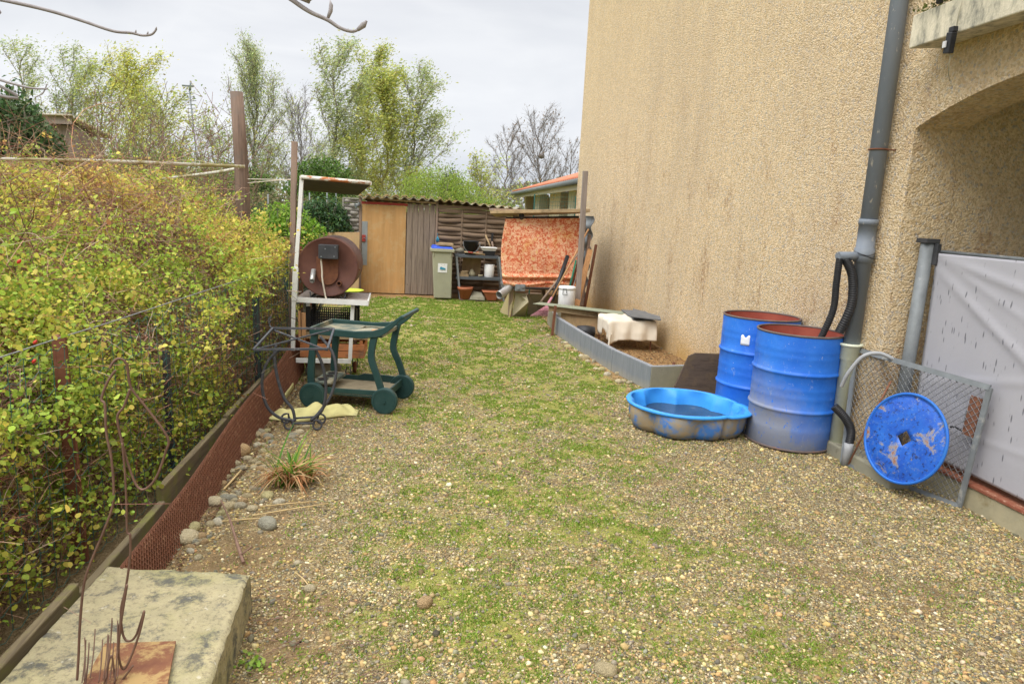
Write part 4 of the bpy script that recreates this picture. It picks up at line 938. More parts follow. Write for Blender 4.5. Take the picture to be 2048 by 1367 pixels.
# ------------------------------------------------------------------ shelf rack
yk = YD-.55
def SK(px, py): return AY(px, py, yk)
s0, s1 = SK(912, 512), SK(997, 514); m0, m1 = SK(914, 556), SK(1001, 558); f0, f1 = G(920, 592), G(1008, 591)
t = thing('shelf_rack', ((s0.x+s1.x)/2, yk+.2, 0), 'blue-grey two-tier metal rack beside the bin, splayed legs', 'shelf rack')
for a_, c_ in ((s0, s1), (m0, m1)):
    b = MB(); b.box((a_.x-.02, yk, a_.z-.02), (c_.x+.02, yk+.42, a_.z+.03)); b.build('shelf', M['shelf'], t, bevel=.004)
for a_, c_ in ((s0, SK(921, 591)), (s1, SK(1008, 592))):
    for yo in (-.012, .40):
        b = MB(); b.bar((a_.x+.01, yk+yo, a_.z+.0), (c_.x, yk+yo, 0), .035, .02, up=(0, 1, 0)); b.build('leg', M['shelf_leg'], t)
mzt = m0.z+.031; szt = s0.z+.031
def KX(px): return SK(px, 540).x
# items on the rack
t = thing('black_bucket', (KX(941), yk+.15, szt), 'black bucket with a wire bail and red grip on the rack top', 'bucket')
b = MB(); b.lathe([(0, 0), (.105, 0), (.145, .24), (.152, .24), (.152, .255), (.142, .255), (.10, .01), (0, .01)], 28, (KX(941), yk+.15, szt)); b.build('pail', M['black'], t)
b = MB(); c_ = Vector((KX(941), yk+.0, szt+.235)); arc = [c_+Vector((.155*cos(a), -.03*abs(sin(a))-.0, -.19*abs(sin(a)))) for a in [pi*i/16 for i in range(17)]]; b.tube(arc, .005, 6); b.build('bail', M['galv'], t)
b = MB(); b.tube(arc[7:11], .012, 8); b.build('grip', M['red'], t)
t = thing('white_tray', (KX(976), yk+.12, szt+.07), 'shallow white plastic tray on top of a black tray on the rack', 'tray')
b = MB(); x_ = KX(977); b.hexa([(x_-.13, yk+.02, szt+.088), (x_+.12, yk+.02, szt+.088), (x_+.12, yk+.3, szt+.088), (x_-.13, yk+.3, szt+.088)], [(x_-.15, yk+.0, szt+.145), (x_+.14, yk+.0, szt+.145), (x_+.14, yk+.33, szt+.145), (x_-.15, yk+.33, szt+.145)]); b.build('tray_body', M['white_pl'], t, bevel=.006)
b = MB(); b.box((x_-.157, yk-.008, szt+.138), (x_+.147, yk+.34, szt+.15)); b.build('tray_rim', M['white_pl'], t)
b = MB(); b.hexa([(x_-.08, yk+.02, szt), (x_+.10, yk+.02, szt), (x_+.10, yk+.3, szt), (x_-.08, yk+.3, szt)], [(x_-.10, yk+.01, szt+.086), (x_+.12, yk+.01, szt+.086), (x_+.12, yk+.32, szt+.086), (x_-.10, yk+.32, szt+.086)]); tag(b.build('black_tray', M['black'], bevel=.005), 'black tray under the white one on the rack', 'tray')
stick('wooden_rod', (KX(927), yk+.03, szt+.052), (KX(969), yk+.01, szt+.015), .016, M['wood_beam'], 'pale wooden stick lying along the front of the rack top', 'stick')
stick('wooden_rod', (KX(935), yk+.06, szt+.015), (KX(955), yk+.2, szt+.015), .014, M['stick'], 'dark stick lying under the bucket on the rack top', 'stick')
b = MB(); b.tube([(KX(911)-.02, yk+.2, szt+.05), (KX(922), yk+.2, szt+.065), (KX(930), yk+.2, szt+.05)], [.03, .055, .035], 10); tag(b.build('log', M['bark']), 'short brown log between bin lid and black bucket', 'log')
b = MB(); b.box((KX(951), yk+.05, szt), (KX(957), yk+.15, szt+.06)); tag(b.build('brick_piece', M['terracotta'], bevel=.006), 'small red brick piece between bucket and white tray', 'brick')
b = MB(); b.lathe([(0, .0), (.085, .0), (.088, .01), (.097, .235), (.09, .24), (.0, .24)], 28, (KX(980), yk+.14, mzt)); tag(b.build('white_bucket', M['white_pl']), 'upturned white plastic bucket on the middle shelf of the rack', 'bucket')
b = MB(); b.poly([(KX(925), yk+.38, mzt), (KX(964), yk+.38, mzt), (KX(966), yk+.40, szt-.06), (KX(928), yk+.40, szt-.06)], (0, .012, 0)); tag(b.build('plywood_offcut', M['ply2']), 'brown plywood piece standing at the back of the middle shelf', 'plywood')
b = MB()
for i in range(4): x_ = KX(920)+.01*i; b.box((x_+.01*(i % 2), yk+.05, mzt+.04+i*.016), (KX(937)-.012*(i % 3), yk+.25, mzt+.052+i*.016))
b.box((KX(917), yk+.03, mzt), (KX(938), yk+.3, mzt+.038)); tag(b.build('slat_stack', M['wood_beam'], bevel=.002), 'small stack of pale wooden slats on the middle shelf, left end', 'wood')
b = MB(); b.tube([(KX(946), yk+.2, mzt+.0), (KX(946), yk+.2, mzt+.06), (KX(945), yk+.2, mzt+.13)], [.07, .06, .02], 9); b.tube([(KX(958), yk+.1, mzt+.02), (KX(967), yk+.1, mzt+.025)], [.025, .015], 7); tag(b.build('stone_lump', M['concrete']), 'tan stone lump on the middle shelf beside the white bucket', 'stone')
def pot(x, y, z, s, label, mat, name='flower_pot', n=28, rx=1.):
    b = MB(); b.lathe([(0, 0), (.10*s, 0), (.132*s, .17*s), (.146*s, .17*s), (.152*s, .225*s), (.14*s, .225*s), (.125*s, .17*s), (0, .16*s)], n, (x, y, z), mod=None); return tag(b.build(name, mat), label, 'flower pot')
pot(KX(932), yk+.02, .03, .98, 'round terracotta pot under the rack, left', M['terracotta'])
x_ = KX(984); b = MB(); b.hexa([(x_-.07, yk-.04, .02), (x_+.09, yk-.04, .02), (x_+.09, yk+.2, .02), (x_-.07, yk+.2, .02)], [(x_-.14, yk-.10, .17), (x_+.14, yk-.10, .17), (x_+.14, yk+.28, .17), (x_-.14, yk+.28, .17)]); b.box((x_-.16, yk-.12, .171), (x_+.16, yk+.30, .19)); tag(b.build('square_planter', M['terracotta'], bevel=.005), 'square terracotta planter under the rack, right', 'planter')
b = MB(); x_ = KX(957); b.hexa([(x_-.15, yk-.08, .02), (x_+.14, yk-.08, .02), (x_+.14, yk+.2, .02), (x_-.15, yk+.2, .02)], [(x_-.13, yk-.06, .09), (x_+.13, yk-.06, .08), (x_+.08, yk+.14, .15), (x_-.08, yk+.14, .17)]); tag(b.build('stone_block', M['concrete_g'], bevel=.012), 'grey weathered stone block between the two terracotta pots', 'stone')
b = MB(); b.box((KX(920), yk-.06, .002), (KX(943), yk+.25, .028)); tag(b.build('board_piece', M['wood_old']), 'flat old board under the round terracotta pot', 'board')
# tools hung on the shed wall
stick('tool_handle', SD(971, 470, -.05), SD(983, 500, -.12), .018, M['wood_beam'], 'short pale handle leaning on the woven panel above the rack', 'tool handle')
t = thing('brush', SD(984, 480, -.05), 'black brush head on a wooden handle standing against the woven panel', 'brush')
b = MB(); b.bar(SD(985, 466, -.05), SD(984, 482, -.06), .05, .04); b.build('brush_head', M['black'], t, bevel=.008)
b = MB(); b.tube([SD(984, 482, -.06), SD(989, 515, -.08)], [.018, .02], 8); b.build('handle', M['wood_grey'], t)
b = MB()
q = SD(875, 478, -.03)
for i in range(7): a = i*.9; b.tube([q+Vector((.0, 0, .05)), q+Vector((.03*cos(a), -.01, -.01)), q+Vector((.022*cos(a+1), -.01, -.05))], .006, 5)
b.tube([q+Vector((0, 0, .05)), q+Vector((0, .02, .11))], .003, 5); tag(b.build('twine_hank', M['teal']), 'small teal twine hank hanging on the shed post above the bin', 'twine')

# ------------------------------------------------------------------ low annex beyond the house
an = thing('annex_building', (4, 20, 0), 'low beige annex with red tiled roof beyond the big house', 'building')
def EV(px, py, X_): return AX(px, py, X_)
ex = 3.35; e0 = Vector((ex, 26.0, 2.42)); e1_ = Vector((ex, 14.3, 2.42))
b = MB(); b.box((3.75, 14.3, 0), (4.0, 17.2, 2.3)); b.box((3.75, 19.0, 0), (4.0, 20.6, 2.3)); b.box((3.75, 25.2, 0), (4.0, 25.6, 2.3)); b.box((6.2, 14.3, 0), (6.5, 25.6, 2.3)); b.box((4, 25.3, 0), (6.2, 25.6, 2.3))
b.build('wall', M['render2'], an)
b = MB(); b.box((3.745, 17.2, 0), (4.05, 17.9, 2.3)); b.build('pillar', M['stone_pillar'], an); b = MB(); b.box((3.745, 22.4, 0), (4.05, 23.4, 2.3)); b.build('pillar', M['stone_pillar'], an)
b = MB(); b.box((3.40, 14.3, 2.30), (3.75, 25.9, 2.33)); b.build('soffit', M['fascia'], an)
b = MB(); b.box((3.395, 14.3, 2.22), (3.42, 25.95, 2.36)); b.build('fascia_board', M['fascia'], an)
b = MB(); b.tube([(3.33, 14.3, 2.39), (3.33, 26.0, 2.37)], .065, 12); b.build('gutter', M['gutter'], an)
b = MB()
def tr(u, v): y_ = 14.3+u*11.75; x_ = 3.33+v*3.2; return (x_, y_, 2.43+v*3.2*.33+.035*abs(sin(y_*pi/.22)))
b.grid(tr, 420, 4, True); b.build('tiled_roof', M['tile_red'], an, solid=.03)
b = MB(); b.add([(6.53, 14.3, 0), (6.53, 26.0, 0), (9.5, 26.0, 0), (9.5, 14.3, 0), (6.53, 14.3, 3.5), (6.53, 26.0, 3.5), (9.5, 26.0, 2.5), (9.5, 14.3, 2.5)], [(0, 1, 5, 4), (1, 2, 6, 5), (2, 3, 7, 6), (3, 0, 4, 7), (4, 5, 6, 7)]); b.build('rear_wing', M['render2'], an)
# green netting seen over the lean-to roof
A, B_ = [], []; q0, q1, q2 = AY(1068, 418, 12.4), AY(1150, 418, 12.4), AY(1068, 388, 12.4)
for i in range(17): p = q0.lerp(q1, i/16); A.append(p+Vector((0, 0, -.25))); B_.append(p+Vector((.02*sin(i), 0, q2.z-q0.z)))
for i in range(9): z_ = (q2.z-q0.z+.25)*i/8-.25; A.append(q0+Vector((0, 0, z_))); B_.append(q1+Vector((0, 0, z_+.02*sin(i))))
for p in (q0, q1): A.append(Vector((p.x, p.y, 0))); B_.append(Vector((p.x, p.y, q2.z)))
tag(segs('garden_netting', A, B_, [.0022]*26+[.012]*2, [.0022]*26+[.012]*2, M['wire_g'], 4), 'dark green wire netting standing behind the lean-to roof', 'netting')

# ------------------------------------------------------------------ white cart with canopy
YC, YR = 6.38, 6.98
def C(px, py, o=0.): return AY(px, py, YC+o)
t = thing('white_cart', (-.8, 6.65, 0), 'tall white metal cart with a rusty canopy and wooden shelf on casters', 'cart')
tz = .765; fl, fr = G(590, 600, tz), G(735, 605, tz); fl.y = YC; fr.y = YC-.08
bl_, br_ = Vector((fl.x+.0, YR, tz)), Vector((fr.x-.02, YR-.08, tz))
b = MB(); b.hexa([fl, fr, br_, bl_], [p+Vector((0, 0, .018)) for p in (fl, fr, br_, bl_)]); b.build('table_board', M['ply2'] if 0 else M['wood_grey2'], t)
b = MB(); fw_ = Vector((0, -.012, 0))
b.hexa([fl+fw_+Vector((-.01, 0, -.022)), fr+fw_+Vector((.01, 0, -.022)), fr+Vector((.01, -.001, -.022)), fl+Vector((-.01, -.001, -.022))], [fl+fw_+Vector((-.01, 0, .024)), fr+fw_+Vector((.01, 0, .024)), fr+Vector((.01, -.001, .024)), fl+Vector((-.01, -.001, .024))])
b.bar(fr+Vector((.006, 0, 0)), br_+Vector((.006, 0, 0)), .012, .04); b.build('table_edge', M['white_paint'], t)
top = AY(604, 352, YC); b = MB(); b.bar(C(586, 700), C(588, 595), .034, .034); b.bar(C(589, 600), C(592, 535), .046, .046); b.bar(C(592, 540), top, .032, .032); b.build('mast', M['white_paint'], t)
for (p, q) in ((C(700, 720), Vector((fr.x-.13, YC-.02, tz-.02))), (Vector((fl.x+.02, YR-.03, .16)), Vector((fl.x+.02, YR-.03, tz))), (Vector((br_.x-.13, YR-.1, .16)), Vector((br_.x-.13, YR-.1, tz)))):
    b = MB(); b.bar(p, q, .032, .032); b.build('leg', M['white_paint'], t)
b = MB(); b.bar(C(592, 720), C(702, 722), .02, .04); b.build('lower_rail', M['white_paint'], t); b = MB(); b.bar(Vector((fl.x+.02, YR-.03, .2)), Vector((br_.x-.13, YR-.1, .2)), .02, .03); b.build('lower_rail', M['white_paint'], t)
cs = [(C(583, 762).x, YC), (C(697, 755).x, YC-.02), (fl.x+.02, YR-.03), (br_.x-.13, YR-.1)]
for i, (x_, y_) in enumerate(cs):
    b = MB(); sd = .05 if i != 1 else .03
    b.tube([(x_-.022, y_-.018, .055), (x_-.024, y_, .12), (x_-.015, y_, .165), (x_+.015, y_, .165), (x_+.024, y_, .12), (x_+.022, y_-.018, .055)], .005, 6); f = b.build('caster_fork', M['charcoal'], t)
    b = MB(); b.tube([(x_-.014, y_-.018, .057), (x_+.014, y_-.018, .057)], .055, 20); b.build('wheel', M['rust_dark'], f)
# canopy
cA, cB = AY(603, 352, YC-.03), AY(740, 364, YC-.08); cC, cD = AY(607, 375, YR+.35), AY(716, 385, YR+.35)
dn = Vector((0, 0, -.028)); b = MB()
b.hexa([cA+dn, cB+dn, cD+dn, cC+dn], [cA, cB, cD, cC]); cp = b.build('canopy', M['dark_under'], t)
b = MB(); z4 = Vector((0, 0, .004)); b.hexa([cA+z4*.5, cB+z4*.5, cD+z4*.5, cC+z4*.5], [p+z4*2 for p in (cA, cB, cD, cC)])
for p, q in ((cA, cB), (cB, cD), (cD, cC), (cC, cA)): b.tube([p-Vector((0, 0, .008)), q-Vector((0, 0, .008))], .017, 8)
b.build('canopy_rim', M['rusty_white'], t)
b = MB(); b.bar(top-Vector((0, 0, .3)), (cA+cC)/2-Vector((0, 0, .04)), .016, .03); b.build('canopy_brace', M['galv'], t)
# rusty smoker drum
dc = AY(656, 537, YC+.03); R_ = .262
t = thing('drum_smoker', (dc.x, YC+.3, tz+.02), 'rusty brown steel drum lying on the white cart, seen end on', 'smoker')
def horiz(prof, n, c): # lathe along +Y
    b = MB(); b.M = Matrix.Translation(c) @ Matrix.Rotation(-pi/2, 4, 'X'); b.lathe(prof, n); return b
dcz = Vector((dc.x, YC+.01, tz+.035+R_)); horiz([(0, .006), (R_-.015, .006), (R_-.004, -.004), (R_, .002), (R_, .58), (0, .58)], 64, dcz).build('drum_body', M['rust_drum'], t)
def DP(px, py, o=0.): q = AY(px, py, dcz.y-o); return q
b = MB(); q = DP(655, 530, 0); b.poly([(q.x+.095*cos(a)*1., dcz.y-.0, dcz.z-.045+(.11*sin(a))) for a in [pi+pi*i/20 for i in range(21)]]+[(q.x+.095, dcz.y, dcz.z+.09), (q.x-.095, dcz.y, dcz.z+.09)], (0, -.012, 0)); b.build('flue_flange', M['rust_dark'], t)
q0, q1 = DP(638, 488, .04), DP(677, 518, .04); b = MB(); b.box((q0.x, dcz.y-.085, q1.z), (q1.x, dcz.y-.014, q0.z)); cbx = b.build('control_box', M['charcoal'], t, bevel=.005)
b = MB()
for u_, v_ in ((.15, .15), (.85, .85), (.35, .7), (.8, .2)): p = Vector((q0.x+(q1.x-q0.x)*u_, dcz.y-.085, q1.z+(q0.z-q1.z)*v_)); b.tube([p, p-Vector((0, .004, 0))], .006, 8)
b.build('screw', M['galv'], cbx)
b = MB(); b.tube(spl([DP(642, 517, .05), DP(644, 540, .035), DP(645, 560, .03), DP(651, 592, .02), DP(653, 598, .03)]), .0075, 8); b.build('cable', M['cloth_cream'], t)
b = MB(); b.tube([DP(627, 540, .02), DP(625, 555, .06), DP(624, 562, .10)], .02, 12, cap=False); b.tube([DP(628, 538, .02), DP(626, 553, .03)], [.016, .024], 10); b.build('foil_pipe', M['alu'], t, solid=.003)
q = DP(679, 566, 0); b = MB(); b.tube([q+Vector((0, .02, 0)), q-Vector((0, .045, 0))], .019, 14, cap=False); b.build('spout', M['rust_dark'], t, solid=.006)
b = MB(); q = DP(711, 541, 0); b.tube([q+Vector((0, .1, 0)), q+Vector((.035, .1, 0))], .007, 8); b.build('side_bolt', M['rust_dark'], t)
for s in (-1, 1):
    b = MB(); x_ = dcz.x+s*.125; zb_ = tz+.026; b.tube([(x_+s*.03, YC+.03, zb_+.045), (x_+s*.025, YC+.02, zb_), (x_-s*.0, YC+.02, zb_-.002), (x_-s*.02, YC+.03, zb_+.012)], .006, 6); b.tube([(x_+s*.025, YC+.02, zb_), (x_+s*.025, YC+.5, zb_)], .006, 6); b.build('cradle_foot', M['charcoal'], t)
# crates under the cart
def crate(name, x0, x1, y0, y1, z0, z1, nb, mat, label):
    t = thing(name, ((x0+x1)/2, (y0+y1)/2, z0), label, 'crate', 'wooden crates under the white cart'); th = .012; hh = (z1-z0)/nb
    for nm, a, c in (('front_side', (x0, y0), (x1, y0+th)), ('back_side', (x0, y1-th), (x1, y1)), ('left_side', (x0, y0+th+.001), (x0+th, y1-th-.001)), ('right_side', (x1-th, y0+th+.001), (x1, y1-th-.001))):
        b = MB()
        for i in range(nb): b.box((a[0], a[1], z0+i*hh+.003), (c[0], c[1], z0+(i+1)*hh-.004))
        b.build(nm, mat, t, bevel=.002)
    b = MB(); b.box((x0+th, y0+th, z0+.004), (x1-th, y1-th, z0+.014)); b.build('base', mat, t)
    for x_, y_ in ((x0+.03, y0+.03), (x1-.03, y0+.03), (x0+.03, y1-.03), (x1-.03, y1-.03)):
        b = MB(); b.box((x_-.014, y_-.014, z0+.015), (x_+.014, y_+.014, z1+.03)); b.build('corner_post', mat, t)
xa, xb = C(597, 700).x, C(727, 700).x
z1_, z2_ = C(650, 719).z+.02, C(650, 686).z
crate('wooden_crate', xa, xb, YC+.08, YC+.52, .225, .36, 2, M['wood_orange'], 'lower orange wooden crate on the bottom rail of the white cart')
crate('wooden_crate', xa+.01, xb+.03, YC+.10, YC+.50, .395, .46, 1, M['wood_beam'], 'flat pale wooden tray stacked on the lower orange crate')
t = thing('plastic_crate', (-.75, YC+.35, .5), 'black slatted plastic crate, topmost under the white cart table', 'crate')
x0, x1, zc0, zc1 = C(612, 640).x, C(706, 640).x, .50, C(650, 629).z
A, B_ = [], []
for zz in np.linspace(zc0, zc1, 7):
    for (p, q) in (((x0, YC+.14), (x1, YC+.14)), ((x1, YC+.14), (x1, YC+.48)), ((x1, YC+.48), (x0, YC+.48)), ((x0, YC+.48), (x0, YC+.14))): A.append((*p, zz)); B_.append((*q, zz))
for u in np.linspace(0, 1, 22):
    for yy_ in (YC+.14, YC+.48): A.append((x0+(x1-x0)*u, yy_, zc0)); B_.append((x0+(x1-x0)*u, yy_, zc1))
for u in np.linspace(0, 1, 12):
    for xx in (x0, x1): A.append((xx, YC+.14+.34*u, zc0)); B_.append((xx, YC+.14+.34*u, zc1+.0))
segs('crate_lattice', A, B_, .0048, .0048, M['black'], 4, parent=t)
for x_ in (x0, x1):
    for y_ in (YC+.14, YC+.48): b = MB(); b.box((x_-.02, y_-.02, zc0), (x_+.02, y_+.02, zc1+.05)); b.build('corner', M['black'], t, bevel=.003)
b = MB(); b.box((x0-.0, YC+.14, zc0-.02), (x1, YC+.48, zc0)); b.build('base', M['black'], t)
b = MB(); b.bar(C(599, 622), C(600, 682), .04, .02); b.bar(C(607, 625), C(608, 670), .035, .02, up=(0, 1, 0)); tag(b.build('wood_offcut', M['wood_tan']), 'orange boards standing behind the cart mast beside the black crate', 'board')
b = MB(); b.lathe([(0, 0), (.14, 0), (.11, .05), (.03, .07), (0, .07)], 18, (-1.05, 8.3, .02)); tag(b.build('clay_dish', M['rust_drum']), 'upturned reddish-brown dish on the ground beyond the white cart', 'dish')
for i, (px, py, lb) in enumerate(((640, 742, 'grey-brown round stone half under the cart beside the trolley'), (655, 735, 'second stone under the cart, right of the round one'))):
    q = G(px, py+8); b = MB(); b.lathe([(0, 0), (.12, .02), (.14, .07), (.10, .13), (0, .15)], 12, (q.x, q.y, -.02)); tag(b.build('boulder', M['stone_pillar'] if 0 else M['concrete_g']), lb, 'stone')

# ------------------------------------------------------------------ green plastic trolley
o_ = Vector((-.86, 5.62, 0)); ang = atan2(5.47-5.62, .62)
t = thing('garden_trolley', o_+Vector((.3, .1, 0)), 'dark green plastic garden trolley with round wheels and a raised handle', 'trolley')
def TB(): b = MB(); b.M = Matrix.Translation(o_) @ Matrix.Rotation(ang, 4, 'Z'); return b
Lx, Dy = .66, .46
def wheel(x, y, nm='wheel'):
    b = TB(); cc_ = (x, y, .108)
    b.tube([(x, y-.028, .108), (x, y+.028, .108)], .104, 36); w_ = b.build(nm, M['green_pl'], t, bevel=.008)
    b = TB(); b.tube([(x, y-.034, .108), (x, y-.03, .108)], .016, 12)
    for j in range(3): b.tube([(x+.085*cos(a*pi/12)*(1-.0*j), y-.029, .108+.085*sin(a*pi/12)) for a in range(24)], .0015, 4, closed=True) if j == 0 else None
    if x > .3: b.box((x-.012, y-.031, .095), (x-.006, y-.027, .125)); b.box((x-.006, y-.031, .095), (x+.012, y-.027, .101))
    b.build('hub_mark', M['green_pl'], w_)
wheel(.06, -.03); wheel(Lx-.01, -.03); wheel(Lx+.0, Dy+.0); 
# lower tray
b = TB(); b.box((.04, .0, .125), (Lx-.02, Dy, .135)); b.build('lower_tray', M['dust_tray'], t)
b = TB()
b.poly([(.15, 0, .12), (.30, 0, .115), (Lx-.1, 0, .115), (Lx, 0, .13), (Lx, 0, .18), (Lx-.1, 0, .175), (.25, 0, .17), (.15, 0, .175)], (0, .014, 0))
b.poly([(.05, Dy, .12), (Lx, Dy, .12), (Lx, Dy, .185), (Lx-.13, Dy, .195), (.32, Dy, .195), (.27, Dy, .175), (.05, Dy, .175)], (0, .014, 0))
b.box((Lx-.01, .015, .12), (Lx+.006, Dy-.001, .18)); b.box((.03, .015, .12), (.045, Dy-.001, .17)); b.build('tray_wall', M['green_pl'], t, bevel=.004)
b = TB(); b.box((.02, .04, .175), (.19, .40, .215)); bh = b.build('bottle_holder', M['green_dust'], t, bevel=.02)
b = TB()
for j in range(3): b.tube([(.10, .09+j*.11, .214), (.10, .09+j*.11, .219)], .043, 20)
b.build('holder_hole', M['black'], bh)
# legs
def leg(pts, w_, d_): 
    b = TB(); P_ = [Vector(p) for p in spl(pts, 8)]
    prev = None; vs = []; fs = []
    for i, p in enumerate(P_):
        tt = (P_[min(i+1, len(P_)-1)]-P_[max(i-1, 0)]).normalized(); nn = Vector((-tt.z, 0, tt.x)); 
        vs += [p+nn*w_/2, p+nn*w_/2+Vector((0, d_, 0)), p-nn*w_/2+Vector((0, d_, 0)), p-nn*w_/2]
    for i in range(len(P_)-1):
        for j in range(4): fs.append((i*4+j, i*4+(j+1) % 4, i*4+4+(j+1) % 4, i*4+4+j))
    fs += [(0, 1, 2, 3), tuple(len(vs)-1-k_ for k_ in range(4))]; b.add(vs, fs); return b.build('leg', M['green_pl'], t, bevel=.008)
zt2 = .635
leg([(.035, -.01, .08), (.035, -.01, .35), (.065, -.01, zt2-.02)], .058, .03); leg([(.055, Dy-.02, .12), (.06, Dy-.02, .35), (.085, Dy-.02, zt2-.02)], .058, .03)
leg([(Lx-.035, -.02, .15), (Lx-.085, -.02, .30), (Lx-.13, -.02, .43), (Lx-.125, -.02, .54), (Lx-.10, -.02, zt2+.01)], .055, .032)
leg([(Lx+.02, Dy-.01, .15), (Lx-.03, Dy-.01, .30), (Lx-.085, Dy-.01, .43), (Lx-.075, Dy-.01, .54), (Lx-.05, Dy-.01, zt2+.02)], .055, .032)
# upper tray
def rail(y0, th):
    b = TB(); b.poly([(.03, y0, zt2-.035), (.45, y0, zt2-.045), (Lx-.06, y0, zt2-.02), (Lx+.0, y0, zt2+.02), (Lx+.05, y0, zt2+.065), (Lx+.105, y0, zt2+.125), (Lx+.125, y0, zt2+.155), (Lx+.105, y0, zt2+.16), (Lx+.03, y0, zt2+.10), (Lx-.03, y0, zt2+.055), (Lx-.12, y0, zt2+.025), (.40, y0, zt2+.012), (.03, y0, zt2+.02)], (0, th, 0)); return b
rail(-.03, .022).build('side_rail', M['green_pl'], t, bevel=.006); rail(Dy-.01, .022).build('side_rail', M['green_pl'], t, bevel=.006)
b = TB(); b.box((.04, -.006, zt2-.03), (Lx*.52, Dy-.012, zt2-.016)); b.box((.03, -.006, zt2-.029), (.045, Dy-.012, zt2+.018)); b.box((Lx-.08, -.006, zt2-.03), (Lx-.05, Dy-.012, zt2-.0)); b.box((Lx*.52, Dy-.05, zt2-.03), (Lx-.08, Dy-.012, zt2-.016)); b.box((Lx*.52, -.006, zt2-.03), (Lx-.08, .03, zt2-.016)); b.build('upper_tray', M['green_dust'], t)
b = TB(); b.bar((Lx+.112, -.03, zt2+.142), (Lx+.112, Dy+.01, zt2+.142), .034, .03); b.build('handle_bar', M['green_pl'], t, bevel=.01)
b = TB(); b.poly([(.34, .03, zt2-.012), (.38, .2, zt2-.012), (.45, .26, zt2-.012), (.55, .2, zt2-.012), (.5, .05, zt2-.012)], (0, 0, .012)); tag(b.build('stone_flake', M['concrete_g'], bevel=.003), 'flat grey crumpled piece lying on the green trolley top', 'stone')
b = TB(); b.poly([(Lx*.62, .10, zt2-.015), (Lx*.95, .14, zt2-.0), (Lx*.95, .20, zt2+.0), (Lx*.6, .18, zt2-.015)], (0, 0, .01)); tag(b.build('wood_strip', M['wood_tan']), 'orange wooden strip on the green trolley top near the handle', 'board')

# ------------------------------------------------------------------ yellow cloth
q0, q1 = G(548, 838), G(718, 845)
def yc(u, v):
    px = 540+u*180; p0 = G(px, 838+6*sin(u*5)); p = Vector((p0.x-.02, p0.y-.03+v*.30*(1-.5*abs(2*u-1)**3), 0)); 
    hgt_ = .075*sin(pi*min(1, max(0, (u-.03)*1.05)))**.6*(sin(pi*v)**.6)*(.65+.5*sin(u*8.5+.6)**2)+.012*sin(u*31+v*7)*sin(pi*v)
    p.z = .012+max(0, hgt_); return p
b = MB(); b.grid(yc, 60, 24); tag(b.build('yellow_cloth', M['cloth_yellow'], solid=.006), 'stiff crumpled yellow cloth on the ground behind the iron stand', 'cloth')
b = MB(); b.poly([G(552, 792), G(575, 772), G(588, 776), G(572, 800)], (0, 0, .05)); tag(b.build('mossy_board', M['cloth_yellow'], bevel=.01), 'yellow-green mossy board end beside the left cart caster', 'board')

# ------------------------------------------------------------------ wrought iron stand
t = thing('plant_stand', G(600, 862), 'rusty black wrought-iron plant stand without its top', 'plant stand')
ya, yb2 = 4.86, 5.22
c = [AY(507, 699, ya), AY(655, 697, ya), AY(668, 657, yb2), AY(546, 656, yb2)]
b = MB()
for i in range(4): b.bar(c[i], c[(i+1) % 4], .014, .014)
b.build('top_frame', M['iron'], t)
b = MB(); b.bar(c[0]-Vector((0, 0, .002)), c[2]-Vector((0, 0, .002)), .012, .009); b.bar(c[1]-Vector((0, 0, .012)), c[3]-Vector((0, 0, .012)), .012, .009); b.build('cross_bar', M['iron'], t)
cy = 5.03
def hp(ps, yy0, yy1): return spl([AY(px, py, yy0+(yy1-yy0)*i/(len(ps)-1)) for i, (px, py) in enumerate(ps)], 10)
for ps, a0, a1 in (([(562, 697), (535, 724), (524, 765), (533, 810), (556, 833), (584, 840)], 4.88, cy-.05), ([(552, 690), (549, 715), (555, 755), (568, 795), (585, 818), (590, 842)], 5.1, cy+.05), ([(630, 697), (645, 730), (652, 775), (645, 818), (622, 840)], 4.88, cy-.05), ([(640, 672), (665, 705), (672, 745), (662, 790), (640, 822), (625, 838)], 5.15, cy+.05)):
    b = MB(); b.tube(hp(ps, a0, a1), .011, 8); b.build('curved_leg', M['iron'], t)
b = MB(); b.tube([AY(584, 846, cy-.06), AY(628, 846, cy-.06)], .008, 8); b.tube([AY(588, 836, cy+.07), AY(630, 833, cy+.07)], .008, 8); b.tube([AY(584, 846, cy-.06), AY(588, 836, cy+.07)], .008, 8); b.tube([AY(628, 846, cy-.06), AY(630, 833, cy+.07)], .008, 8); b.build('base_frame', M['iron'], t)
for px, py, s, yy_ in ((584, 846, -1, cy-.06), (628, 846, 1, cy-.06), (636, 834, 1, cy+.09), (578, 836, -1, cy+.09)):
    q = AY(px, py, yy_); b = MB(); R0 = .042; cc_ = Vector((q.x+s*.018, yy_, .046))
    sp = [cc_+Vector((s*R0*(1-.035*k_)*cos(1.9-k_*.42), 0, R0*(1-.035*k_)*sin(1.9-k_*.42))) for k_ in range(15)]
    b.tube([q]+sp, .0075, 7); b.build('scroll_foot', M['iron'], t)
b = MB(); q = AY(545, 660, 5.3); b.tube(spl([q, q+Vector((-.03, .02, .06)), q+Vector((-.015, .02, .1))]), .005, 6); q2 = AY(550, 690, 5.3); b.tube(spl([AY(546, 657, 5.22), q+Vector((-.02, .01, .03)), AY(541, 640, 5.3)]), .005, 6); b.build('hook', M['iron'], t)

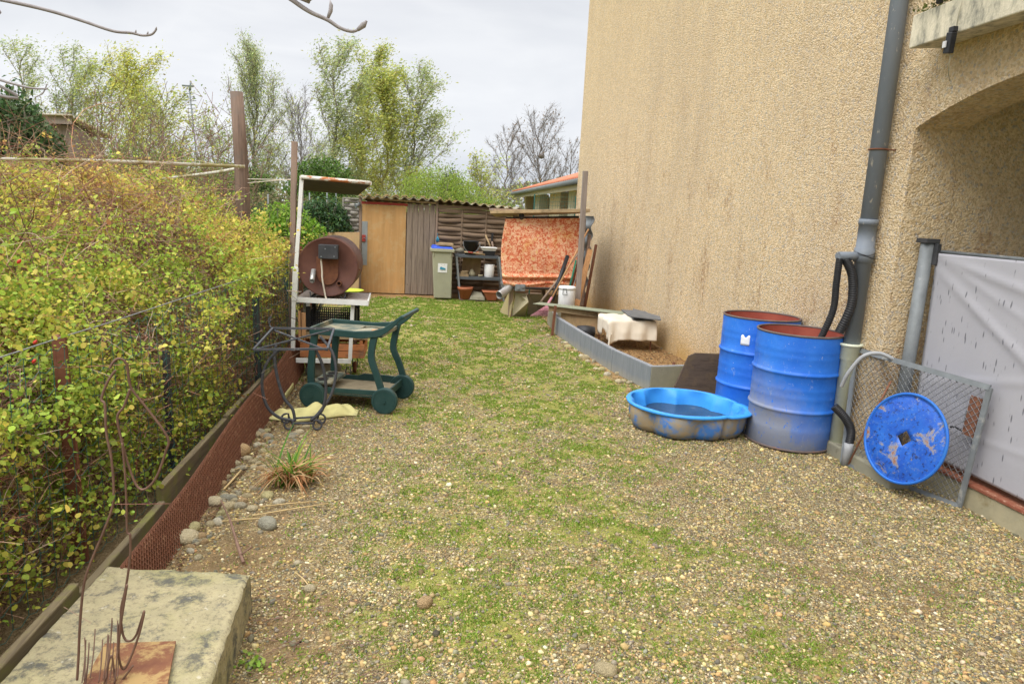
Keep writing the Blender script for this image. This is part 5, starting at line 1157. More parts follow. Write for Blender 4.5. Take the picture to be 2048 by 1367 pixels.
# ------------------------------------------------------------------ posts on the left
b = MB(); b.tube([(-1.79, 7.5, 0), AY(486, 400, 7.5), AY(481, 300, 7.5), AY(473, 184, 7.5)], [.075, .07, .066, .06], 14); tag(b.build('timber_post', M['wood_old']), 'thick dark brown wooden post rising out of the brambles', 'post')
b = MB(); b.bar(Vector((-1.2, 6.85, 0)), AY(589, 283, 6.85), .05, .05); tag(b.build('timber_post', M['wood_grey'], bevel=.004), 'thin square brown post beside the white cart mast', 'post')
pA = AY(487, 333, 7.42)
def ribbon(name, ps, w_, label, yl):
    P_ = [AY(px, py, y_) for (px, py), y_ in zip(ps, yl)]; P_ = spl(P_, 12); b = MB(); n = len(P_); vs = []
    for i, p in enumerate(P_):
        tw = .8+.5*sin(i*.09); vs += [p+Vector((0, w_*.5*cos(tw+1.2), w_*.5*abs(sin(tw))+.004)), p-Vector((0, w_*.5*cos(tw+1.2), w_*.5*abs(sin(tw))+.004))]
    b.add(vs, [(2*i, 2*i+2, 2*i+3, 2*i+1) for i in range(n-1)], True); return tag(b.build(name, M['tape'], solid=.001), label, 'tape', 'barrier tapes tied to the thick post')
ribbon('barrier_tape', [(490, 333), (380, 329), (250, 324), (120, 320), (-40, 317)], .026, 'upper pale yellow tape running from the thick post to the left edge', [7.42, 7.1, 6.6, 6.0, 5.2])
ribbon('barrier_tape', [(478, 336), (430, 345), (350, 355), (262, 363)], .026, 'lower tape sagging from the thick post down into the brambles', [7.42, 7.9, 8.6, 9.3])
A = [AY(492, 358, 7.5), AY(492, 366, 7.5)]; B_ = [AY(589, 360, 6.85), AY(589, 358, 6.85)]
tag(segs('tie_wire', A, B_, .0035, .0035, M['cloth_cream'], 4), 'pale wires strung between the thick post and the thin square post', 'wire')

# ------------------------------------------------------------------ wire fence
t = thing('wire_fence', (-1.35, 5, 0), 'green welded wire fence with rusty posts holding back the brambles', 'fence')
def FX(y): return -1.40+.0*y+.24*(y-3)/4 if y > 3 else -1.40
A, B_ = [], []; ysf = np.arange(1.4, 9.6, .1)
def FP(y, z): return (FX(y)-.03*z+.012*sin(y*2.1+z*2), y, z+.012*sin(y*1.3))
zs = [.04, .14, .24, .34, .44, .54, .64, .74, .84, .93, 1.0]
for y_ in ysf:
    for z0_, z1_ in zip(zs[:-1], zs[1:]): A.append(FP(y_, z0_)); B_.append(FP(y_+.006*sin(z0_*9), z1_))
for z_ in zs:
    for y_ in ysf[:-1]:
        A.append(FP(y_, z_)); A.append(FP(y_+.05, z_-.018)); B_.append(FP(y_+.05, z_-.018)); B_.append(FP(y_+.1, z_))
segs('wire_mesh', A, B_, .0014, .0014, M['wire_g'], 4, parent=t)
A = [FP(y_, 1.03) for y_ in np.arange(1.0, 9.2, .4)]; B_ = [FP(y_+.4, 1.03) for y_ in np.arange(1.0, 9.2, .4)]
segs('tension_wire', A, B_, .003, .003, M['wire_gr'], 6, parent=t)
pn = AY(118, 672, 3.05)
b = MB(); b.bar((-1.43, 3.07, 0), (pn.x, 3.05, pn.z), .05, .018, up=(0, 1, 0)); b.bar((-1.455, 3.085, 0), (pn.x-.02, 3.065, pn.z), .012, .05, up=(0, 1, 0)); b.build('angle_post', M['rust_post'], t)
for (px, py, ztop, mt, wd_) in ((385, 960, .75, 'charcoal', .035), (488, 800, .85, 'charcoal', .05), (538, 720, 1.18, 'rust_dark', .04), (566, 700, 1.2, 'rust_post', .05)):
    q = G(px, py); y_ = max(q.y, 3.2); b = MB(); b.bar((FX(y_)-.03, y_, 0), (FX(y_)-.06, y_+.05, ztop), wd_, .03, up=(0, 1, 0)); b.build('post', M[mt], t)
# chicken-wire section at the far end
A, B_ = [], []
q = lambda u, v: AY(538+u*50+6*sin(v*5), 500+v*200-u*15, 7.6-u*.8)
for i in range(16):
    for j in range(26):
        u, v = i/16, j/26; s = (j % 2)*.5/16
        A += [q(u+s, v), q(u+s, v)]; B_ += [q(u+s+.5/16, v+1/26), q(u+s-.5/16, v+1/26)]
tag(segs('chicken_wire', A, B_, .0016, .0016, M['wire_gr'], 3), 'crumpled grey chicken wire between brambles and white cart', 'wire netting')
A, B_ = [], []
for i in range(30): y0 = 7.0+i*.09; A.append((-1.25-.22*(y0-7), y0, .1)); B_.append((-1.25-.22*(y0-7), y0, 1.15))
for z_ in np.linspace(.1, 1.15, 15): A.append((-1.25, 7.0, z_)); B_.append((-1.25-.22*2.6, 9.6, z_))
tag(segs('green_netting', A, B_, .0028, .0028, M['wire_g'], 3), 'dense green wire netting behind the thin square post', 'wire netting')

# rusty expanded-metal strip
def em(u, v): y_ = 2.66+u*4.25; hh_ = .155+.05*(y_-2.7); return Vector((-1.125+v*.055+.008*sin(y_*2.4), y_, hh_*(1-v)+.008*sin(y_*3)*(1-v)))
A, B_ = [], []; nu, nv = 165, 11
for i in range(nu):
    for j in range(nv):
        s = (j % 2)*.5; a0 = em((i+s)/nu, j/nv); 
        A += [a0, a0]; B_ += [em((i+s+.5)/nu, (j+1)/nv), em((i+s-.5)/nu, (j+1)/nv)]
tp = thing('expanded_metal_strip', (-1.15, 4.6, 0), 'rusty red-brown expanded metal strip along the foot of the fence', 'metal strip')
segs('metal_lattice', A, B_, .0033, .0033, M['rust'], 4, parent=tp)
b = MB(); b.grid(lambda u, v: em(u, v)+Vector((-.02, 0, -.015)), 60, 3); b.build('backing_sheet', M['rust_dark'], tp, solid=.002)
# timber edging boards
bd = [(0.4, 2.0, .09), (2.02, 2.62, .14), (2.66, 3.5, .09), (3.54, 4.7, .16), (4.74, 6.1, .18)]
bl = ['nearest timber board at the foot of the fence, lower left corner', 'mossy timber board between the nearest board and the rusty fence post', 'timber board just past the rusty fence post, behind the brambles', 'timber board at the fence foot level with the cobble heap', 'farthest timber edging board, behind the wrought-iron stand']
for i, (y0, y1, h_) in enumerate(bd):
    b = MB(); xx = -1.275-.01*(i % 2); b.hexa([(xx, y0, -.02), (xx+.035, y0, -.02), (xx+.05, y1, -.02), (xx+.015, y1, -.02)], [(xx, y0, h_), (xx+.035, y0, h_), (xx+.05, y1, h_+.015), (xx+.015, y1, h_+.015)])
    tag(b.build('edging_board', M['edging'], bevel=.006), bl[i], 'edging board', 'timber boards at the foot of the fence')
# ------------------------------------------------------------------ cobbles
cob = [(318, 1112, .030), (338, 1092, .024), (350, 1078, .035), (372, 1076, .045), (402, 1072, .022), (384, 1055, .033), (362, 1046, .025), (376, 1030, .03), (405, 995, .028), (430, 1003, .036), (460, 1012, .03), (478, 1010, .025), (503, 1015, .022), (485, 1000, .02), (408, 965, .03), (420, 950, .022), (440, 940, .025), (455, 952, .02), (470, 925, .026), (450, 918, .024), (440, 902, .024), (448, 888, .03), (478, 905, .058), (490, 898, .03), (462, 878, .03), (474, 868, .028), (500, 862, .03), (488, 850, .032), (512, 868, .03), (520, 862, .03), (503, 830+12, .034), (527, 870, .026), (536, 860, .024), (538, 872, .028), (514, 888, .022), (528, 900, .022), (496, 915, .024), (508, 920, .02), (482, 935, .024), (462, 940, .02), (445, 965, .02), (534, 990, .03), (536, 1048, .04), (560, 1002, .022), (585, 930, .02), (600, 862, .026), (612, 852, .022), (585, 872, .02), (566, 836, .03), (500, 870, .028), (489, 877, .026), (515, 850, .02), (850, 1205, .028), (1210, 1340, .03), (620, 1175, .02)]
root = None
for i, (px, py, r_) in enumerate(cob):
    px += random.uniform(-2, 2); q = G(px, py+4); r_ *= 1.25
    if i < 9:
        kk = 14; vs = []
        b = MB(); sx, sy, sz = random.uniform(1., 1.35), random.uniform(.85, 1.), random.uniform(.6, .8)
        pr = [(0, -.7)]+[(cos(a), sin(a)) for a in [-.6, -.3, 0, .3, .6, .9, 1.2]]+[(0, 1)]
        ph = random.random()*6
        for (rr, zz) in pr[1:-1]:
            for j in range(kk): a = 2*pi*j/kk; w_ = 1+.07*sin(2*a+ph)+.05*sin(3*a+ph*2+zz*2); vs.append((rr*cos(a)*sx*w_, rr*sin(a)*sy*w_, zz*sz+.3))
        fs = [(m_*kk+j, m_*kk+(j+1) % kk, (m_+1)*kk+(j+1) % kk, (m_+1)*kk+j) for m_ in range(len(pr)-3) for j in range(kk)]; fs.append(tuple((len(pr)-3)*kk+j for j in range(kk)))
        b.add(vs, fs, True)
        cc_ = [(.66, .56, .36), (.58, .48, .29), (.50, .44, .31), (.68, .58, .37), (.58, .40, .21), (.60, .53, .27), (.42, .40, .31), (.74, .67, .50), (.56, .46, .27)][i]
        mm_ = simple('cobble_stone_%s' % 'abcdefghi'[i], cc_, tuple(x_*.7 for x_ in cc_), 2.2, .85, .02)
        me_ = b.build('cobble', mm_, loc=(0, 0, 0)); src = me_ if i == 0 else src; 
        if i == 0: srcs = []
        srcs.append(me_); o = me_
    else: o = srcs[i % 9 if i != 52 else 4].copy(); COL.objects.link(o)
    o.location = (q.x, q.y, 0.0); o.scale = (r_, r_, r_); o.rotation_euler = (0, 0, random.random()*6)
    tag(o, 'rounded river cobble lying among the others along the rusty metal strip' if px < 620 and py < 1130 else ('ochre cobble standing out of the gravel, right of the limestone block' if i == 52 else ('pale cobble near the bottom edge of the gravel' if i == 53 else 'small grey cobble right of the limestone block corner')), 'stone', 'rounded cobbles along the rusty metal strip' if px < 620 and py < 1130 else None)
for i in range(26):
    u = i/25; px = 1112+u*185+random.uniform(-14, 6); py = 668+u*112+random.uniform(2, 12)*(1+u); q = G(px, py); o = srcs[i % 9].copy(); COL.objects.link(o); r_ = random.uniform(.02, .045)*(1.2-.3*u)
    o.location = (q.x-.03, q.y, 0); o.scale = (r_*random.uniform(.6, 1.1), r_*random.uniform(.6, 1.1), r_*random.uniform(.7, 1.3)); o.rotation_euler = (0, 0, random.random()*6); tag(o, 'small angular stone lying at the foot of the blue-grey kerb', 'stone', 'stones along the foot of the kerb')
nh = 64
for i in range(nh):
    u = random.random(); px = 345+u*190+random.gauss(12, 16)*(1+.8*u); py = 1100-u*235+random.gauss(8, 10); q = G(px, py)
    if q.x < -1.03: q.x = -1.03+random.random()*.08
    o = srcs[random.randrange(9)].copy(); COL.objects.link(o); r_ = random.uniform(.013, .030)
    o.location = (q.x, q.y, -.003); o.scale = (r_, r_*random.uniform(.8, 1), r_); o.rotation_euler = (0, 0, random.random()*6); tag(o, 'rounded river cobble lying among the others along the rusty metal strip', 'stone', 'rounded cobbles along the rusty metal strip')
# dead leaves and bits of twig in the bed and along the hedge
def litter(n, gx, gy, szr, cols, label, nm='leaf_litter'):
    x, y = gx(n), gy(n); P = np.stack([x, y, gz(x, y)+.004+.008*rng.rand(n)], 1); d = rng.randn(n, 3); d[:, 2] *= .15
    o = leafcloud(nm, P, rng.uniform(*szr, n), palette(n, cols, [1]*len(cols), .25), M['leaf'], None, .4, d*3, .1, 3.); tag(o, label, 'leaf litter', kind='stuff')
litter(5200, lambda n: rng.uniform(2.3, 3.16, n), lambda n: rng.uniform(6.75, 10., n), (.012, .04), [(.22, .12, .06), (.32, .2, .1), (.14, .08, .045), (.4, .28, .15)], 'brown dead leaves and bits covering the bed behind the kerb')
litter(2600, lambda n: rng.uniform(-1.05, 3., n), lambda n: 2+8*rng.rand(n)**1.5, (.008, .024), [(.30, .18, .09), (.42, .3, .16), (.5, .42, .25), (.2, .12, .07)], 'small dry leaf scraps scattered over the gravel', 'leaf_scraps')
litter(2600, lambda n: -1.0-.12*rng.randn(n)**2-.0, lambda n: rng.uniform(2.6, 6.8, n), (.01, .03), [(.26, .15, .08), (.36, .24, .12), (.16, .1, .06)], 'brown litter lying along the rusty metal strip', 'leaf_litter')
for (px, py, lb) in ((505, 1330, 'small green weed at the bottom edge beside the limestone block'), (1255, 648+8, 'tiny green weed in the bed behind the kerb')):
    q_ = G(px, py); n_ = 60; P = np.array(q_)[None]+np.stack([rng.randn(n_)*.03, rng.randn(n_)*.03, np.abs(rng.randn(n_))*.012+.004], 1)
    o = leafcloud('weed', P, rng.uniform(.012, .026, n_), palette(n_, [(.22, .36, .05), (.30, .42, .08)], [1, 1], .2), M['leaf'], None, .6, nz=2., hexa=True); tag(o, lb, 'weed', kind='stuff')
# ------------------------------------------------------------------ daylily clump
q = G(585, 968); t = thing('daylily_clump', q, 'daylily clump with green leaves and a dry brown skirt', 'plant')
def blades(name, n, L, spread, droop, cols, w0, zb=0.):
    V, Fc, Cc = [], [], []; k_ = 9
    for i in range(n):
        a = rng.rand()*2*pi; l_ = L*rng.uniform(.5, 1.1); sp = spread*rng.uniform(.2, 1.1); x0_, y0_ = q.x+rng.randn()*.05, q.y+rng.randn()*.04; base = len(V)
        dr = droop*rng.uniform(.5, 1.3); c_ = cols[rng.randint(len(cols))]; w_ = w0*rng.uniform(.6, 1.2)
        for j in range(k_):
            u = j/(k_-1); h_ = l_*(u-dr*u*u*.9); rr = sp*l_*(u**1.3); p = np.array([x0_+cos(a)*rr, y0_+sin(a)*rr, max(.006, zb+h_)]); ww = w_*(1-u**3)*.5+.0006
            s_ = np.array([-sin(a+.6*u), cos(a+.6*u), .15])*ww; V += [p-s_, p+s_]; cc_ = np.array(c_)*rng.uniform(.85, 1.1)*(1 if u < .85 else .9); Cc += [cc_, cc_]
        for j in range(k_-1): Fc.append((base+2*j, base+2*j+1, base+2*j+3, base+2*j+2))
    return fastmesh(name, np.array(V), np.array(Fc), M['leaf'], np.clip(np.array(Cc), 0, 1), t)
blades('green_leaf_blades', 52, .34, .95, .5, [(.10, .26, .03), (.18, .34, .05), (.30, .36, .06), (.08, .20, .03)], .012)
blades('dry_leaf_blades', 240, .27, 1.0, 1.15, [(.56, .28, .13), (.62, .38, .19), (.42, .20, .09), (.68, .50, .26)], .009, .03)
# straws and sticks
for (p0, p1, r_, lb) in ((G(440, 1048), G(556, 1040), .004, 'pale straw lying left of the mottled cobble'), (G(505, 1036), G(656, 1012), .004, 'longest dry straw below the daylily clump'), (G(520, 1018), G(625, 1008), .0035, 'brownish straw just above the longest one'), (G(448, 983), G(482, 945), .006, 'short wide pale straw beside the cobble heap'), (G(445, 950), G(525, 930), .003, 'thin straw left of the daylily clump'), (G(590, 1150), G(620, 1180), .003, 'thin straw right of the limestone block')):
    p0.z = p1.z = .016; o = stick('dry_straw', p0, p1, r_, M['straw'], lb, 'straw', 5, 'dry straws scattered round the daylily')
b = MB(); b.tube(spl([G(442, 1000, .05), G(460, 1040, .06), G(474, 1085, .05), G(487, 1125, .02)]), [.004]*10+[.006]*10+[.008]*11, 7); b.tube([G(482, 1108, .04), G(505, 1092, .06)], .004, 6); tag(b.build('dead_stick', M['stick']), 'brown forked stick resting against the limestone block corner', 'stick')
for i, (px, py) in enumerate(((1070, 925), (1090, 938), (1062, 945))):
    q_ = G(px, py, .02); b = MB(); b.tube([q_, q_+Vector((.05-.06*i, .03*i, .04-.012*i))], .003, 5); b.tube([q_, q_+Vector((-.05, .02*i-.03, .01))], .0025, 5)
    tag(b.build('dead_twig', M['stick']), 'small dead twig on the bare patch in the middle of the yard', 'twig', 'twigs on the bare patch')
# dark twigs at bottom left of the gravel
A, B_ = [], []
for i in range(46):
    px, py = rng.uniform(480, 760), rng.uniform(1195, 1367); p = np.array(G(px, py, .012)); a = rng.normal(.5, .5); l_ = rng.uniform(.04, .16)
    for j in range(3):
        q_ = p+np.array([cos(a)*l_/3, sin(a)*l_/3, rng.uniform(-.003, .006)]); q_[2] = max(.01, q_[2]); A.append(p); B_.append(q_); p = q_; a += rng.normal(0, .3)
tag(segs('twig_litter', A, B_, .0016, .0012, M['stick'], 4), 'thin brown twigs strewn over the gravel beside the limestone block', 'twigs', kind='stuff')

# ------------------------------------------------------------------ limestone block, plate and wire figure
zb = .17; ca, cb_, cc1, cd_ = G(215, 1128, zb), G(499, 1141, zb), G(400, 1420, zb), G(-60, 1420, zb)
a1, a2 = cb_, ca; nB = 26
t = thing('limestone_block', (ca+cb_+cc1+cd_)/4-Vector((0, 0, zb)), 'big lichened limestone block in the lower left foreground', 'stone block')
def blk(u, v, z): 
    l_ = ca.lerp(cd_, v); r_ = cb_.lerp(cc1, v); p = l_.lerp(r_, u); return p
vs = []; NN = 40
def rough(p, s=1): return Vector((p.x+s*.003*(vn(p.y*1., p.z, 30, 5)-.5)*2, p.y+s*.009*(vn(p.x, p.z, 28, 6)-.5)*2, p.z))
b = MB(); b.grid(lambda u, v: rough(blk(u, v, 0))+Vector((0, 0, -.006+.010*fbm(u*3, v*3, 3, 60, 4)-(.012 if (u > .985 or v < .02 or u < .015) else 0))), 60, 60)
b.grid(lambda u, v: rough(cb_.lerp(cc1, u))+Vector((.006*v+.004*(fbm(u*9, v*2, 3, 61, 4)-.5), 0, -.016-v*(zb+.02))), 60, 12)
b.grid(lambda u, v: rough(ca.lerp(cb_, u))+Vector((0, .01*v+.008*(fbm(u*6, v*2, 3, 62, 4)-.5), -.016-v*(zb+.02))), 40, 12)
b.grid(lambda u, v: rough(cd_.lerp(ca, u))+Vector((0, 0, -.016-v*(zb+.02))), 30, 8); b.grid(lambda u, v: rough(cc1.lerp(cd_, u))+Vector((0, 0, -.016-v*(zb+.02))), 30, 8)
b.build('block', M['slab'], t)
tf = thing('wire_figure', G(250, 1330, zb), 'bent rusty wire figure standing on a rusty plate on the limestone block', 'sculpture')
b = MB(); b.poly([G(210, 1290, zb+.006), G(352, 1285, zb+.006), G(330, 1400, zb+.006), G(150, 1400, zb+.006)], (0, 0, .008)); b.build('base_plate', M['rustplate'], tf)
def W(ps, y0=2.02, y1=2.02): return spl([AY(120+a_/2.05, 700+c_/2.05, y0+(y1-y0)*i/(len(ps)-1)) for i, (a_, c_) in enumerate(ps)], 8)
b = MB(); b.tube(W([(203, 75), (222, 45), (248, 35), (275, 62), (290, 150), (350, 230), (440, 355), (432, 420), (395, 520), (350, 568), (315, 555), (280, 470), (255, 380), (235, 275), (262, 230), (287, 160)], 2.04, 2.1), .0036, 8); b.build('head_wire', M['figure'], tf)
b = MB(); b.tube(W([(228, 82), (195, 130), (170, 200), (184, 225), (190, 340), (210, 440), (220, 560), (215, 640), (180, 740), (130, 860), (98, 960), (82, 1120), (76, 1250), (70, 1350)], 2.06, 1.98), .0036, 8); b.build('body_wire', M['figure'], tf)
b = MB(); b.tube(W([(255, 380), (266, 500), (272, 620), (275, 740), (288, 760), (286, 860), (268, 980), (250, 1060), (255, 1150), (275, 1190), (310, 1170), (345, 1068), (325, 1160), (285, 1270), (258, 1305), (240, 1240), (250, 1120), (275, 960)], 2.08, 2.0), .0034, 8); b.build('body_wire', M['figure'], tf)
for i in range(17):
    x0_ = rng.uniform(85, 240); y0_ = 1340+rng.rand()*40; hgt_ = rng.uniform(150, 330)*(.5+.5*(x0_-60)/180); b = MB(); x1_ = x0_+rng.uniform(2, 28)*(hgt_/250)
    b.tube(W([(x0_, y0_), ((x0_+x1_)/2+3, y0_-hgt_*.5), (x1_, y0_-hgt_)], 1.97, 2.05), .0017, 6); b.build('wire_spike', M['figure'], tf)
b = MB(); b.tube(W([(180, 1370), (210, 1250), (225, 1340), (240, 1367), (300, 1290)], 1.98, 2.0), .003, 6); b.build('wire_spike', M['figure'], tf)

# ------------------------------------------------------------------ bramble thicket
def htop(x, y):
    """top of the thicket"""
    d = -1.45-x
    h = .82+.42*np.sqrt(np.clip(d/.55, 0, 1))+.38*ss(d, .2, 1.3)+.22*ss(d, .9, 2.2)+.05*ss(d, 2., 4.)
    h += .36*ss(y, 4.2, 6.2)*(1-ss(d, .7, 2.))*(1-.8*ss(y, 7.4, 8.6))
    h *= 1-.30*ss(y, 7.6, 9.)*(1-ss(d, 1.0, 2.4)); h += .06*ss(y, 5, 9)*ss(d, 1.5, 2.5)
    return h-.10*ss(y, 2.6, 4.)*ss(d, .1, .8)+.42*(fbm(x, y, 1.1, 130, 4)-.5)*(.4+.6*ss(d, .2, 1.))
def xfront(y, z): return -.06*fbm(y, z, 1.6, 155, 3)*ss(z, .2, .7)-.45*ss(z, .55, 1.25)**1.5+ -1.40+.24*np.clip(y-3, 0, 9)/4*.8-np.clip(y-7, 0, 9)*.22
t = thing('bramble_thicket', (-3, 5, 0), 'large tangled bramble thicket with yellow-green leaves behind the fence', 'bush')
K = 240000
# top surface shell
y = 1.7+10.8*rng.rand(K)**1.25; x = xfront(y, 0)+.03-rng.rand(K)**1.25*(.55*y+1.6); z = htop(x, y)-np.abs(rng.randn(K))*.17+.04+.10*(fbm(x, y, 4., 158, 3)-.5)
k1 = inview(x, y, -120, 640, 1.6) | (y > 3); P1 = np.stack([x, y, z], 1)[k1]
K2 = 230000
y = 1.5+7.6*rng.rand(K2)**1.7; z = .05+1.1*rng.rand(K2)**.95; xb_ = xfront(y, z)+.01-np.abs(rng.randn(K2))*.12-.16*fbm(y, z, 2.5, 150, 4)*ss(z, .1, .5)+.13*rng.rand(K2)*(rng.rand(K2) < .25)
hole_ = (z < .22) & (rng.rand(K2) < .6)
clump = fbm(y, z, 4., 151, 3); kk = ~hole_ & (rng.rand(K2) < np.maximum(ss(clump, .34, .60), .8*(z < .5)*(y < 5))); P2 = np.stack([xb_, y, z], 1)[kk]
K4 = 44000   # leaves strung along stray shoots standing proud of the mass
sh_y = 1.8+8.5*rng.rand(1500)**1.2; sh_d = rng.rand(1500)**1.3*3.2; sh_x = xfront(sh_y, 0)-sh_d; sh0 = np.stack([sh_x, sh_y, htop(sh_x, sh_y)-.1], 1); shd = unit(rng.randn(1500, 3)*np.array([.8, .8, .4])+np.array([.35, -.1, .35])); shl = rng.uniform(.14, .62, 1500)
ii_ = rng.randint(0, 1500, K4); P4 = sh0[ii_]+shd[ii_]*(shl[ii_]*rng.rand(K4)**.8)[:, None]+rng.randn(K4, 3)*.016
P = np.concatenate([P1, P2, P4]); cid = rng.randint(0, len(P)//7, len(P)); Pc_ = P[rng.permutation(len(P))[:len(P)//7]]
mv = rng.rand(len(P)) < .45; mv[-K4:] = False; P = np.where(mv[:, None], Pc_[cid]+rng.randn(len(P), 3)*.028, P); dist = np.linalg.norm(P-np.array([0, 0, 1.6]), axis=1)
kp = rng.rand(len(P)) < ss(fbm(P[:, 0]*1.5+P[:, 2], P[:, 1]*1.5, 3.2, 160, 4), .36, .60)*.86+.06; P = P[kp]; dist = dist[kp]
k = len(P); tone = fbm(P[:, 0], P[:, 1]+P[:, 2], 1.1, 170, 4)+rng.randn(k)*.10-.10*ss(P[:, 1], 5, 9)*(P[:, 0] > -2.6)
cy_ = palette(k, [(.56, .52, .09), (.47, .49, .08), (.68, .59, .13)], [3, 3, 2], .2); cg_ = palette(k, [(.33, .46, .06), (.42, .53, .09), (.25, .35, .06)], [3, 3, 1], .2); cr_ = palette(k, [(.52, .36, .11), (.46, .25, .10), (.60, .48, .12), (.36, .20, .10)], [3, 2, 2, 1], .2)
low = (P[:, 2] < .95) & (P[:, 0] > -1.9); tone = tone+.06*low
m1 = tone > .57; m2 = tone < .345; cl_ = np.where(m1[:, None], cg_, np.where(m2[:, None], cr_, cy_)); hi = (P[:, 2] > 1.1) & (rng.rand(k) < .03+.10*ss(P[:, 1], 4, 7)); cl_ = np.where(hi[:, None], cr_, cl_)
sz = (.0085+.017*rng.rand(k)**2.)*(1+.10*np.clip(dist-3, 0, 9)); near_ = dist < 5
def lc(nm, msk, hx): return leafcloud(nm, P[msk], sz[msk]*1.25, cl_[msk], M['leaf'], t, .72, None, 1., .5, hx)
fo = lc('foliage', near_, True); fo2 = lc('foliage', ~near_, False); print('bramble leaves', k)
# canes
A, B_, R_c, Cc = [sh0], [sh0+shd*shl[:, None]], [np.full(1500, .0024)], [palette(1500, [(.36, .18, .11), (.42, .26, .16)], [1, 1], .2)]
def canes(n, genp, L, up_, cols, r_, m_=7, hor=.3):
    p = genp(n); a = rng.rand(n)*2*pi; el = rng.normal(hor, .45, n); d = np.stack([np.cos(a)*np.cos(el), np.sin(a)*np.cos(el)*1.3, np.sin(el)+up_], 1); d = unit(d); l_ = L*rng.uniform(.5, 1.5, n)/m_; c_ = palette(n, cols, [1]*len(cols), .25); rr = r_*rng.uniform(.6, 1.4, n)*(1+.07*np.clip(p[:, 1]-3, 0, 9))
    for j in range(m_):
        q = p+d*l_[:, None]; A.append(p); B_.append(q); R_c.append(rr*(1-.09*j)); Cc.append(c_); p = q; d = unit(d+rng.randn(n, 3)*.16+np.array([0, 0, -.13]))
CC = [(.32, .14, .09), (.40, .20, .13), (.26, .12, .08), (.44, .28, .19), (.55, .42, .30), (.18, .11, .08)]
def g1(n): y = 1.7+10*rng.rand(n)**1.2; x = xfront(y, 0)-rng.rand(n)*(.55*y+1.4); return np.stack([x, y, htop(x, y)-rng.rand(n)*.35-.02], 1)
def g2(n): y = 1.6+7.4*rng.rand(n)**1.3; z = rng.uniform(.08, 1.0, n); return np.stack([xfront(y, z)-.0-np.abs(rng.randn(n))*.14, y, z], 1)
def g3(n): y = 1.6+10.*rng.rand(n)**1.2; x = xfront(y, 0)-.1-rng.rand(n)*(.5*y+1.); return np.stack([x, y, rng.rand(n)*htop(x, y)*.9], 1)
canes(8200, g1, .7, .08, CC, .0020); canes(4600, g2, .5, 0, CC, .0017); canes(4200, g3, .8, .1, CC, .003); canes(300, g1, 1.0, .7, CC, .0024, 7, .5)
A, B_, R_c, Cc = [np.concatenate(v_) for v_ in (A, B_, R_c, Cc)]
ok = (B_[:, 0] < xfront(B_[:, 1], B_[:, 2])+.03) | ((rng.rand(len(A)) < .03) & (B_[:, 2] > .3))
segs('canes', A[ok], B_[ok], R_c[ok], R_c[ok]*.9, M['cane'], 3, Cc[ok], t)
# added filler of brown leaves inside the thicket, shades its depth and closes gaps
K3 = 60000; P3 = g3(K3); P3[:, 2] *= .92; leafcloud('core_filler_leaves', P3, rng.uniform(.02, .05, K3)*(1+.05*P3[:, 1]), palette(K3, [(.26, .14, .08), (.18, .12, .07), (.30, .20, .11), (.16, .17, .05)], [3, 3, 2, 2], .2), M['leaf'], t)
# rose hips
for (px, py) in ((70, 684), (68, 722), (38, 523)):
    q = AX(px, py, -1.32); b = MB(); b.M = Matrix.Translation(q) @ Matrix.Rotation(.7, 4, 'Y'); b.lathe([(0, -.010), (.0045, -.006), (.006, 0), (.0045, .006), (.0015, .01), (0, .011)], 12); b.build('rose_hip', M['rosehip'] if 'rosehip' in M else M.setdefault('rosehip', simple('rose_hip_red', (.55, .05, .03), (.45, .04, .03), 10, .4, 0)), t)

# ------------------------------------------------------------------ shrubs
def bush(name, c, rad, n, size, cols, w, label, cat='shrub', stems=60, smat='bark', aspect=.55, shell=.45, hz=1., group=None, flat=False, cz=None):
    t = thing(name, (c[0], c[1], 0), label, cat, group)
    d = unit(rng.randn(n, 3)); d[:, 2] = np.abs(d[:, 2])*1.0-.15*(rng.rand(n)); a = np.arctan2(d[:, 1], d[:, 0])
    lump = .78+.44*fbm(a*1.3+7, d[:, 2]*2.2+3, 2.2, int(abs(c[0]*13+c[1]*7)) % 500+200, 3); rr = (1-shell*rng.rand(n)**1.4)*lump
    P = np.array(c)[None]+np.stack([d[:, 0]*rad[0], d[:, 1]*rad[1], d[:, 2]*rad[2]], 1)*rr[:, None]; P[:, 2] = np.maximum(P[:, 2], .03)
    leafcloud('foliage', P, size*rng.uniform(.6, 1.3, n), palette(n, cols, w, .2), M['leaf'], t, aspect, nz=.5)
    m_ = stems; d = unit(rng.randn(m_, 3)); d[:, 2] = np.abs(d[:, 2]); Q = np.array(c)[None]+d*np.array(rad)*.95; P0 = np.stack([c[0]+rng.randn(m_)*rad[0]*.15, c[1]+rng.randn(m_)*rad[1]*.15, np.zeros(m_)], 1); Mi = (P0+Q)/2+rng.randn(m_, 3)*.1*rad[0]
    segs('stems', np.concatenate([P0, Mi]), np.concatenate([Mi, Q]), np.r_[np.full(m_, .02), np.full(m_, .012)]*hz, np.r_[np.full(m_, .012), np.full(m_, .004)]*hz, M[smat], 4, parent=t)
    return t
GR = [(.06, .13, .03), (.09, .18, .04), (.04, .085, .025), (.14, .22, .06)]
LAU = [(.20, .36, .04), (.28, .44, .06), (.12, .24, .03), (.38, .46, .10)]
q = AY(560, 445, 9.6); bush('laurel_shrub', (q.x, 9.8, .95), (.62, .5, .66), 5200, .062, LAU, [3, 3, 2, 1], 'bright yellow-green laurel shrub behind the thin square post', 'shrub')
q = AY(612, 470, 9.4); bush('laurel_shrub', (q.x, 9.6, .72), (.38, .35, .42), 2400, .058, LAU, [3, 3, 2, 1], 'smaller bright green shrub between the white mast and rusty drum', 'shrub')
